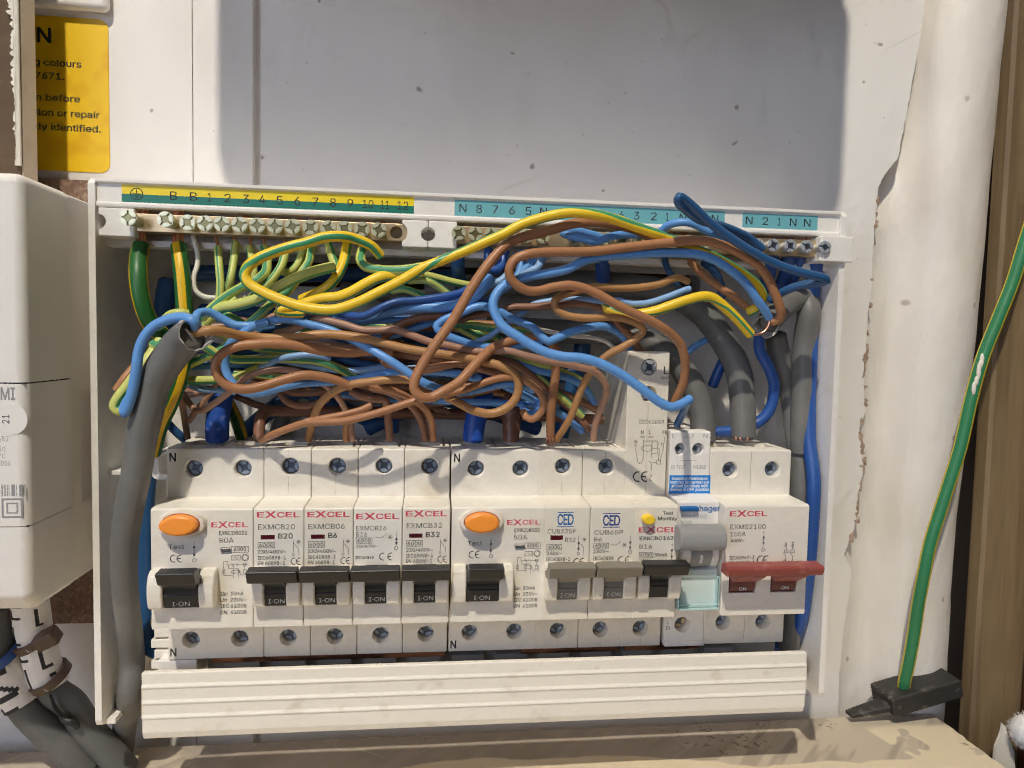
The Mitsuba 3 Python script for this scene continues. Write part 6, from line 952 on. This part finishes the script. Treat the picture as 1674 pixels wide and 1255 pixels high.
    ('pinkbrown', 'brown wire half hidden deep in the lower left of the tangle', 1.39, [(-0.62, 16.3, 59.29), (11.26, 14.95, 61.92), (23.14, 13.6, 63.56), (34.83, 13.2, 63.67), (46.24, 14.7, 62.47), (57.88, 16.2, 60.89), (69.95, 16.07, 59.95), (82.15, 15.14, 60.07), (94.37, 14.2, 60.95)], {'deep': 1}),
    ('blue', 'blue wire half hidden deep in the lower right of the tangle', 1.4, [(51.21, 11.2, 62.81), (62.61, 11.16, 61.54), (74.12, 11.12, 60.47), (85.73, 10.44, 59.83), (97.43, 8.45, 59.61), (109.05, 6.46, 59.57), (120.83, 6.75, 59.31), (132.88, 8.18, 58.79), (145.14, 9.6, 58.17)], {'deep': 1}),
    ('sky', 'pale blue wire half hidden deep in the upper left of the tangle', 1.4, [(20.15, 13.3, 86.56), (26.45, 13.11, 84.02), (32.75, 12.93, 81.78), (39.2, 12.3, 80.12), (45.79, 10.8, 79.13), (52.37, 9.3, 78.85), (58.73, 9, 79.1), (65.05, 9.3, 79.73), (71.4, 9.6, 80.58)], {'deep': 1}),
    ('ochre', 'brown wire half hidden deep in the lower middle of the tangle', 1.29, [(54.94, 11.8, 70.89), (63.84, 13.6, 68.06), (72.92, 15.4, 65.93), (82.25, 15.86, 64.96), (91.74, 13.65, 65.03), (101.15, 11.44, 65.33), (110.6, 11.73, 64.97), (120.25, 13.26, 63.68), (130.13, 14.8, 61.78)], {'deep': 1}),
    ('brown', 'brown wire half hidden deep in the upper middle of the tangle', 1.58, [(55.99, 9.7, 90.18), (62.8, 11.54, 90.93), (69.74, 13.38, 91.52), (76.93, 13.94, 91.72), (84.3, 11.95, 91.52), (91.61, 9.96, 91.06), (98.9, 10.62, 90.54), (106.28, 12.61, 90.01), (113.8, 14.6, 89.48)], {'deep': 1}),
    ('darkbrown', 'brown wire half hidden deep in the upper middle of the tangle', 1.26, [(19.65, 16.7, 90.92), (30.22, 17.19, 89.36), (40.95, 17.68, 88.25), (51.88, 17.56, 87.83), (63.04, 16.25, 88.02), (74.2, 14.94, 88.46), (85.26, 15.7, 88.83), (96.5, 17.5, 88.87), (107.96, 19.3, 88.66)], {'deep': 1}),
    ('navy', 'dark blue wire half hidden deep in the upper left of the tangle', 1.3, [(26.22, 11.6, 84.08), (33.33, 11.3, 86.38), (40.46, 11, 87.74), (47.56, 11.04, 87.62), (54.59, 11.75, 86.17), (61.72, 12.46, 84.01), (69.02, 12.4, 81.96), (76.39, 11.95, 80.44), (83.77, 11.5, 79.39)], {'deep': 1}),
    ('gyold', 'green and lime wire half hidden deep in the upper left of the tangle', 1.34, [(18.49, 12, 87.01), (25.97, 12.34, 85.72), (33.54, 12.68, 85.12), (41.3, 12.25, 85.53), (49.34, 10.3, 86.73), (57.35, 8.35, 88.09), (65.13, 7.68, 88.96), (72.87, 7.64, 89.02), (80.68, 7.6, 88.5)], {'deep': 1, 'st': [(0, 36), (1, 0)], 'hw': 24}),
    ('pinkbrown', 'brown wire half hidden deep in the lower middle of the tangle', 1.39, [(27.04, 10.5, 67.25), (36.77, 11.21, 63.91), (46.64, 11.93, 62.08), (56.71, 12.11, 62.6), (66.95, 11.25, 65.16), (77.23, 10.39, 68.41), (87.48, 10.57, 70.93), (97.83, 11.29, 72.12), (108.34, 12, 72.24)], {'deep': 1}),
    ('brown', 'brown wire half hidden deep in the lower right of the tangle', 1.49, [(57.91, 7.8, 65.78), (67.03, 7.39, 66.47), (76.21, 6.98, 66.34), (85.43, 6.68, 65.1), (94.72, 6.6, 63.29), (104.09, 6.52, 62.02), (113.54, 7.55, 62.31), (123.14, 9.12, 64.48), (132.87, 10.7, 68.04)], {'deep': 1}),
    ('darkbrown', 'brown wire half hidden deep in the lower left of the tangle', 1.52, [(-1.12, 19.2, 60.44), (4.71, 18.86, 61.72), (10.56, 18.52, 62.07), (16.35, 18.3, 61.03), (22.13, 18.3, 58.89), (27.92, 18.3, 56.52), (33.62, 18.98, 54.82), (39.31, 19.99, 54.18), (45.04, 21, 54.36)], {'deep': 1}),
    ('pinkbrown', 'brown wire half hidden deep in the upper middle of the tangle', 1.32, [(31.98, 15.6, 88.92), (37.99, 15.38, 87.03), (44.04, 15.15, 85.65), (50.07, 15.07, 85), (56.08, 15.3, 85.06), (62.12, 15.52, 85.47), (68.26, 15.45, 85.83), (74.42, 15.23, 85.91), (80.59, 15, 85.75)], {'deep': 1}),
    ('blue', 'blue wire half hidden deep in the upper middle of the tangle', 1.56, [(51.72, 18, 85.15), (58.34, 17.85, 85.67), (65.01, 17.7, 85.7), (71.67, 17.85, 84.97), (78.33, 18.6, 83.61), (85.07, 19.35, 82.09), (91.89, 19.73, 80.85), (98.79, 19.91, 80.2), (105.7, 20.1, 79.92)], {'deep': 1}),
    ('gyold', 'green and lime wire half hidden deep in the lower middle of the tangle', 1.23, [(23.81, 4.1, 70.07), (33.1, 4.25, 69.1), (42.47, 4.4, 68.38), (51.85, 5, 67.92), (61.21, 6.5, 67.48), (70.78, 8, 66.64), (80.64, 7.88, 65.12), (90.62, 6.94, 62.8), (100.62, 6, 59.9)], {'deep': 1, 'st': [(0, -1), (1, -6)], 'hw': 24}),
    ('darkbrown', 'brown wire half hidden deep in the upper left of the tangle', 1.5, [(13.36, 10.9, 85.05), (19.05, 10.19, 85.27), (24.77, 9.48, 85.18), (30.38, 9.09, 84.61), (35.86, 9.35, 83.61), (41.4, 9.61, 82.36), (47.02, 9.55, 81.1), (52.69, 9.32, 79.99), (58.41, 9.1, 78.99)], {'deep': 1}),
    ('pinkbrown', 'brown wire half hidden deep in the lower middle of the tangle', 1.22, [(36.35, 10.6, 73.15), (45.82, 11.54, 72.14), (55.47, 12.48, 70.11), (65.3, 13.01, 66.71), (75.35, 12.75, 62.67), (85.45, 12.49, 59.28), (95.63, 12.23, 57.79), (105.81, 11.96, 58.65), (116.06, 11.7, 61.06)], {'deep': 1}),
    ('blue', 'blue wire half hidden deep in the lower left of the tangle', 1.52, [(7.44, 5.9, 71.74), (18.2, 6.09, 72.89), (29.05, 6.27, 72.95), (39.99, 6.68, 71.48), (50.99, 7.5, 69.08), (62.19, 8.32, 67.05), (73.55, 8.93, 66.7), (85.07, 9.41, 68.54), (96.69, 9.9, 71.86)], {'deep': 1}),
    ('sky', 'pale blue wire half hidden deep in the upper middle of the tangle', 1.31, [(37.77, 8.6, 82.69), (43.66, 6.61, 84.17), (49.49, 4.62, 84.69), (55.12, 3.69, 83.89), (60.45, 4.85, 82.03), (65.88, 6.01, 79.93), (71.38, 6.93, 78.46), (76.97, 7.71, 78.04), (82.59, 8.5, 78.38)], {'deep': 1}),
    ('ochre', 'brown wire half hidden deep in the lower middle of the tangle', 1.55, [(42.71, 19.8, 70.65), (50.46, 18.94, 72.24), (58.24, 18.07, 73.16), (65.95, 17.81, 73.08), (73.61, 18.75, 72.24), (81.36, 19.69, 71.4), (89.2, 20.27, 71.27), (97.12, 20.69, 72.16), (105.1, 21.1, 73.75)], {'deep': 1}),
    ('brown', 'brown wire half hidden deep in the upper middle of the tangle', 1.25, [(22.29, 15.4, 85.91), (31.44, 15.59, 87.76), (40.65, 15.77, 88.5), (49.92, 16.05, 87.71), (59.28, 16.5, 85.96), (68.73, 16.95, 84.5), (78.36, 16.27, 84.64), (88.01, 15.04, 86.81), (97.62, 13.8, 90.36)], {'deep': 1}),
    ('darkbrown', 'brown wire half hidden deep in the lower middle of the tangle', 1.29, [(25.39, 8.2, 69.05), (33.38, 8.65, 70.28), (41.41, 9.1, 70.8), (49.58, 9.44, 70.25), (57.86, 9.55, 68.67), (66.21, 9.66, 66.52), (74.75, 8.32, 64.4), (83.32, 6.26, 62.63), (91.82, 4.2, 61.17)], {'deep': 1}),
    ('gythick', 'thick green and yellow earth cable at far left of the earth bar', 3.3, [(-10.53, 6, 117.31), (-10.12, 2.57, 112.12), (-9.06, -0.86, 105.95), (-8.05, -2, 98.95), (-6.93, -1.14, 92.96), (-5.46, 1.71, 87.41), (-3.16, 7.43, 83.15), (1.15, 16, 77.96)], {'st': [(0, -74), (0.5, -70), (1, -60)], 'hw': 26, 'name': 'earth_cable'}),
    ('gythick', 'thick green earth cable with a broad yellow stripe, slipping behind the cut grey cable', 3.1, [(2.92, 6, 117.57), (4.59, 2.89, 112.21), (5.87, 0.89, 105), (6.76, 0, 94.73), (7.22, -0.22, 85.62), (7.02, -1.78, 76.49), (5.96, -3.33, 67.43), (2.26, -2.22, 58.17), (-2.72, 1.78, 49.62), (-7.76, 8, 38.12)], {'st': [(0, 0), (0.3, 8), (0.5, 15), (0.6, 30), (1, 30)], 'hw': 25, 'name': 'earth_cable'}),
    ('grey', 'grey sheathed cable cut open at upper left and running down the left side', [5.9, 5.8, 5.7, 5.5, 5.2, 4.9, 4.6, 4.5, 4.6, 4.7, 4.7], [(18.78, -27, 84.48), (16.24, -24.68, 83.2), (13.52, -22.53, 81.46), (10.29, -20.79, 78), (5.9, -19.37, 72.36), (2.38, -18.21, 66.26), (0.44, -17.53, 59.09), (-1.06, -16.95, 52.96), (-2.57, -16.37, 46.58), (-4.94, -15.37, 33.08), (-7.81, -13.63, 21.68), (-10.69, -10.42, 9.68), (-12.89, -6.37, -2.92), (-14.24, -1.79, -16.14), (-15.09, 3.26, -30.01), (-17.11, 10.21, -45.24), (-17.31, 8.71, -56.93), (-26.98, 27.47, -79.32), (-32.08, 35.89, -96.34), (-36.33, 44, -111.1)], {'open': 1, 'name': 'grey_cable'}),
    ('grey', 'upper grey cable running level behind the light blue wire, then down to the wide switch', [4.6, 5.6, 5.6, 5.4], [(97.1, 34, 104.63), (107.65, 32.8, 106.97), (123.54, 31.6, 108.42), (150.31, 30.4, 110.2), (177.25, 28.4, 110.06), (198.75, 26, 107.85), (214.44, 22.4, 100.06), (226.24, 19.2, 85.58), (232.15, 16.8, 72.4), (233.65, 15.2, 59.18), (233.99, 14, 44.89)], {'name': 'grey_cable'}),
    ('grey', 'lower grey cable curving down beside the tall breaker to the wide switch', [5, 5.4, 5.4, 5.2], [(124.06, 34, 92), (137.54, 32.75, 89.88), (161.82, 30.5, 89.06), (180.23, 26.75, 88.62), (192.72, 22, 84.87), (203.82, 17.5, 76.68), (210.64, 15, 66.87), (214.18, 13.25, 56.5), (215.3, 12, 42.94)], {'name': 'grey_cable'}),
    ('grey', 'grey sheathed cable cut open at right with light inner wall', [5.0, 5.0, 5.0, 4.4], [(234.29, -2, 92.56), (240.88, 3.14, 97.64), (251.84, 11.14, 103.95), (259.85, 14.71, 105.43), (259.79, 11.07, 99.45), (259.86, 13.07, 86.31), (259.73, 13, 65.02), (259.89, 13, 38.16)], {'open': 1, 'name': 'grey_cable'}),
    ('grey', 'dark grey cable running down inside the right wall behind the blue one', [4.6, 4.6, 4.4], [(247.81, 16, 89.24), (252.34, 19.43, 78.03), (258.8, 22.86, 64.3), (260.27, 18.79, 48.22), (260.36, 13.14, 30.02), (260.28, 11.93, 5.84), (260.2, 12.5, -21.75), (260.3, 15.5, -50.81)], {'name': 'grey_cable'}),
    ('cobalt', 'cobalt blue sleeved cable into the left wide breaker', [3.4, 4.2, 4.5, 4.5, 4.4], [(20.59, 24, 73.71), (18.91, 17.6, 68.45), (16.7, 13.6, 61.79), (15.85, 11.6, 54.66), (15.3, 11, 47.44), (15.28, 11, 42.83)], {'mat': 'sleeve', 'name': 'blue_sleeved_cable'}),
    ('cobalt', 'cobalt blue sleeved cable into the middle wide breaker', [4.0, 4.4, 4.4, 4.2], [(122.8, 20, 70.5), (121.02, 15.5, 64.3), (118.68, 13, 57.59), (116.98, 11.75, 49.34), (116.29, 11, 43.35)], {'mat': 'sleeve', 'name': 'blue_sleeved_cable'}),
    ('darkbrown', 'thick brown sleeved cable into the middle wide breaker', [3.6, 3.6, 3.9, 3.8, 3.3], [(131.7, 20, 68.04), (131.87, 15.5, 60.6), (131.98, 13, 54.42), (132.2, 11.75, 49.46), (131.99, 11, 43.18)], {'mat': 'sleevebrown', 'name': 'brown_sleeved_cable'}),
    ('darkbrown', 'thick dark brown cable rising from the left wide breaker and running level behind', 2.4, [(31.16, 11, 42.91), (30.96, 12.88, 48.31), (31.18, 15, 51.76), (33.01, 17.5, 53.51), (40.48, 20, 53.58), (72.41, 22.25, 53.16), (110.85, 23.5, 52.62), (137.26, 24, 52.28), (173.78, 24, 51)], {'name': 'brown_link_cable'}),
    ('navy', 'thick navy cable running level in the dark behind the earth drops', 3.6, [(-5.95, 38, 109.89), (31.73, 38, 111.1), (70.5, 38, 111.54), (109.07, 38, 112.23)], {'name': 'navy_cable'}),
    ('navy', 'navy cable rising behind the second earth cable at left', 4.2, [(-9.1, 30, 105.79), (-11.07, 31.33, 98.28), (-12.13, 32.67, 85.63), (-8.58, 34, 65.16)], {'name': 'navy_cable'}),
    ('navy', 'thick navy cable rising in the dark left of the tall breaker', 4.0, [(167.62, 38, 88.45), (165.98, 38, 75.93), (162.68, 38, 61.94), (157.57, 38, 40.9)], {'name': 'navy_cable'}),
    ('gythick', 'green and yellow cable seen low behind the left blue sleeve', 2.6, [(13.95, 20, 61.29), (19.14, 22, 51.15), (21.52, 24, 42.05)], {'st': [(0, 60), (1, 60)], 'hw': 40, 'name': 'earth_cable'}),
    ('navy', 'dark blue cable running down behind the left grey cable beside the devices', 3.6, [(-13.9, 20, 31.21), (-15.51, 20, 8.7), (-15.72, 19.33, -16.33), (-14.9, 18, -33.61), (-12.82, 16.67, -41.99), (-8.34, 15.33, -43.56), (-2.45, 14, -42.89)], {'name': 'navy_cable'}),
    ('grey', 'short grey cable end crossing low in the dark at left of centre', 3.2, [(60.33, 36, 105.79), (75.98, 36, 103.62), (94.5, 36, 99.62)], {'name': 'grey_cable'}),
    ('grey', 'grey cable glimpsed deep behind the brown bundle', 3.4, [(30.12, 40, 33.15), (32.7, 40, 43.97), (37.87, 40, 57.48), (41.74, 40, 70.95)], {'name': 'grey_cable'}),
    ('navy', 'navy cable rising from left to right deep behind the lower wires', 3.6, [(19.99, 34, 43.3), (36.96, 38, 57.63), (60.09, 40, 71.26), (97.39, 40, 82.81)], {'name': 'navy_cable'}),  # navy cables from here on are added to darken the deep gaps
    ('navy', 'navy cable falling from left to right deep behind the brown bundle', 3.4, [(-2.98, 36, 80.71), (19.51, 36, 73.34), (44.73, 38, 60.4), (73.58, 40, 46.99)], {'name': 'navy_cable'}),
    ('navy', 'navy cable added to darken the gaps deep behind the two sleeved cables', 3.8, [(71.28, 36, 44.74), (97.76, 38, 57), (130.71, 40, 61.38), (169.91, 40, 73.14)], {'name': 'navy_cable'}),
    ('navy', 'navy cable added to darken the gaps, running level deep behind the blue wires', 3.8, [(2.05, 36, 93.75), (39.54, 37.5, 92.15), (76.01, 38, 86.39), (113.53, 38, 88.59), (152.26, 38, 83.97)], {'name': 'navy_cable'}),
    ('navy', 'navy cable added to darken the gaps, standing upright deep in the middle', 3.4, [(82, 34, 43.72), (83.12, 35.33, 55.71), (84.23, 36.67, 69.11), (81.36, 38, 82.48)], {'name': 'navy_cable'}),
    ('navy', 'dark navy cable added to darken the gaps, slanting down deep in the middle', 3.6, [(31.36, 40, 70.77), (70.78, 40, 60.6), (108.62, 38, 57.13), (147.28, 36, 45.28)], {'name': 'navy_cable'}),
]
KIND = {'blue': ('blue_wire', 'blue'), 'brown': ('brown_wire', 'brown'), 'ochre': ('brown_wire', 'ochre'), 'pinkbrown': ('brown_wire', 'pinkbrown'), 'darkbrown': ('brown_wire', 'darkbrown'), 'gy': ('green_and_yellow_wire', 'gy'), 'gyold': ('green_and_yellow_wire', 'gyold'),
        'sky': ('blue_wire', 'sky'), 'navy': ('blue_wire', 'navy'), 'cobalt': ('blue_wire', 'cobalt'), 'white': ('white_wire', 'white'), 'grey': ('grey_cable', 'grey'), 'gythick': ('earth_cable', 'gythick')}
GROUP = {'blue_wire': 'blue wires in the enclosure', 'brown_wire': 'brown wires in the enclosure', 'green_and_yellow_wire': 'green and yellow wires in the enclosure', 'white_wire': 'thin white wires', 'grey_cable': 'grey sheathed cables'}
def nearest(hw, opts): return min(opts, key=lambda o: abs(o - hw))
for i, (kind, label, r, pts, opt) in enumerate(WIRES):
    name, bsdf = KIND[kind]
    name = opt.get('name', name); bsdf = opt.get('mat', bsdf)
    if bsdf in ('gy', 'gyold'): bsdf = f"{bsdf}_{nearest(opt.get('hw', 26), (10, 14, 18, 22, 26, 30, 36))}"
    if bsdf == 'gythick': bsdf = f"gythick_{nearest(opt.get('hw', 26), (26, 36))}"
    k = thing(name, label, 'cable' if 'cable' in name else 'wire', (f"{label.split(' wire')[0]} wires deep in the tangle" if opt.get('deep') else GROUP.get(name)))
    rr = r if np.ndim(r) else r * np.array([.95, .98, .93, .97, .95])
    put_tube(k, tube(pts, rr, 16 if np.max(r) > 2.4 else 12, opt.get('st'), ends=not opt.get('open'), wobble=0 if opt.get('open') else .8, seed=i), bsdf)
    if 'core' in opt:
        c = opt['core']; part(k, 'copper_core', tube_mesh([c, tuple((np.array(c) + np.array(pts[0])) / 2 + [.3, 0, 0]), pts[0]], .62, 8), 'copper', True)
    if opt.get('open'):
        p = np.array(pts); d = (p[0] - p[1]) / np.linalg.norm(p[0] - p[1]); r0 = float(np.atleast_1d(r)[0])
        def ragged(v, m):
            a = np.linspace(0, 2 * np.pi, m); v = v.copy()
            v[:m] += d * (1.3 * np.sin(2 * a + i) + .7 * np.sin(5 * a + 2 * i))[:, None]; return v
        tb = tube(pts, rr, 16, ends=False); tb = (ragged(tb[0], 17), *tb[1:]); put_tube(k, tb, bsdf)
        inner = tube(np.vstack([p[0] + d * .02, p[0] - d * 5, p[0] - d * 12]), r0 - .5, 16, ends=False)
        inner = (ragged(inner[0], 17), inner[1])
        part(k, 'sheath_lining', (inner[0], inner[1][:, ::-1]), 'sheath_inside', True, label='pale inside of the cut cable sheath')
        c0, c1 = tb[0][:17], inner[0][:17]
        v = np.vstack([c0, c1]); q = np.arange(16)
        part(k, 'filler', tube_mesh(np.vstack([p[0] - d * 3.2, p[0] - d * 5]), r0 - .6, 16), 'cable_filler', True)
        part(k, 'cut_edge', (v, np.vstack([np.stack([q, q + 1, q + 18], -1), np.stack([q, q + 18, q + 17], -1)])), 'sheath_inside', False)
        rag = []
        fu = np.cross(d, [0, 1., 0]); fu /= np.linalg.norm(fu)
        for s, l in ((.8, 3.2), (-.9, 4.6), (-.5, 2.2)):
            e = np.cross(d, fu); w = fu * s + e * math.sqrt(max(0, 1 - s * s)) * (1 if s > 0 else -1); w /= np.linalg.norm(w)
            b0 = p[0] + w * (r0 - .5); tv = np.cross(w, d)
            rag.append(m3.Manifold.hull_points([tuple(b0 + tv * a + w * c_ - d * .5) for a in (-1.6, 1.6) for c_ in (-.4, .4)] + [tuple(b0 + d * l + tv * .3 + w * c_) for c_ in (-.3, .3)]))
        part(k, 'torn_flap', cat(*rag), 'sheath_inside', False)
# bare copper of the thick earth cables and the stray conductor at the right
for kk, cx in (('earth_cable_001', 229.7), ('earth_cable_002', 292.)): pass
def strands(holder, pts_list, r=.62): part(holder, 'copper_core', cat(*[tube_mesh(q, r, 8) for q in pts_list]), 'copper', True)
strands('earth_cable_001', [[(-12.06, 6, 117.48), (-11.6, 6, 119.78), (-11.14, 6, 122.08)], [(-10.36, 5, 116.96), (-10.12, 5, 119.7), (-10.1, 5, 121.97)], [(-9.21, 6, 117.13), (-9.41, 6, 119.87), (-9.61, 6, 122.14)], [(-10.76, 4, 126.78), (-10.74, 4, 128.58), (-10.72, 4, 130.39)], [(-9.01, 3.4, 126.75), (-8.77, 3.4, 128.56), (-8.75, 3.4, 130.59)], [(-7.9, 4.5, 126.98), (-7.67, 4.5, 128.35), (-7.66, 4.5, 130.16)]], .85)
strands('earth_cable_002', [[(1.36, 6, 117.05), (1.38, 6, 119.81), (1.18, 6, 122.1)], [(3.03, 5, 116.99), (3.05, 5, 120.19), (3.06, 5, 122.02)], [(4.02, 6, 117.15), (4.04, 6, 120.37), (4.06, 6, 122.21)], [(1.9, 4, 126.84), (2.35, 4, 128.9), (2.58, 4, 130.73)], [(3.42, 3.4, 126.8), (3.65, 3.4, 128.85), (3.88, 3.4, 131.13)], [(4.58, 4.5, 127.03), (4.82, 4.5, 128.86), (5.05, 4.5, 130.69)]], .85)
k = single('copper_conductor', tube_mesh([(225.76, -6, 89.09), (229.36, -6, 89.17), (231.89, -6, 90.46), (233.34, -6, 92.7), (233.76, -6, 94.92)], .6, 8), 'copper', 'bare copper conductor curving across the cut cable end at right', 'wire', smooth=True)
k = single('copper_wire_ends', cat(*[tube_mesh(q, .5, 8) for q in ([(24.8, 8, 127.96), (26.16, 8, 129.88), (27.75, 8, 129.72), (28.44, 8, 128.11)], [(33, 8, 128.3), (33.68, 8, 130.43), (35.06, 8, 130.25), (35.29, 8, 128.39)], [(39.19, 8, 127.61), (40.56, 8, 129.3), (41.95, 8, 128.66)], [(45.41, 8, 127.86), (46.79, 8, 129.56), (48.18, 8, 128.91)], [(51.43, 8, 127.63), (53.05, 8, 129.34), (54.45, 8, 128.69)], [(57.49, 8, 127.39), (59.11, 8, 128.88), (60.52, 8, 128.22)], [(72.75, 8, 127.52), (73.2, 8, 129.92), (73.44, 8, 130.4)], [(77.72, 8, 127.72), (78.41, 8, 129.89), (79.6, 8, 129.94), (80.1, 8, 127.81)], [(199.7, 6, 127.73), (200.66, 6, 130.01), (202.24, 6, 129.57), (203.09, 6, 127.86)], [(198.32, 5, 127.29), (199.03, 5, 129.05), (200.35, 5, 128.61)], [(233.3, 8, 128.77), (234.29, 8, 130.84), (235.92, 8, 130.39)], [(238.41, 8, 128.96), (239.15, 8, 130.52), (240.79, 8, 130.07)], [(246.25, 8, 129.26), (247.79, 8, 131.1), (249.46, 8, 130.4)], [(252.79, 8, 128.99), (253.17, 8, 132.58)], [(254.43, 8, 129.05), (254.78, 8, 133.15)], [(256.07, 8, 129.11), (256.44, 8, 132.71)])]), 'copper', 'row of bare copper wire ends poking out above the terminal bars', 'wire', smooth=True)
labels[k]['kind'] = 'stuff'
k = single('copper_wire_ends', cat(*[tube_mesh(q, .55, 8) for q in ([(146.08, 5, 45.11), (146.12, 5, 43.6), (146.4, 5, 42.6)], [(147.02, 4.6, 45.17), (147.31, 4.6, 43.66), (147.6, 4.6, 42.41)], [(148.36, 5, 45.12), (148.65, 5, 43.61), (148.92, 5, 42.61)], [(227.03, 6, 45.94), (227.08, 6, 44.64)], [(228.93, 6, 45.69), (228.98, 6, 44.39)], [(232.17, 6, 45.71), (232.23, 6, 44.4)])]), 'copper', 'bare copper wire ends at the breaker tops', 'wire', smooth=True)
labels[k]['kind'] = 'stuff'
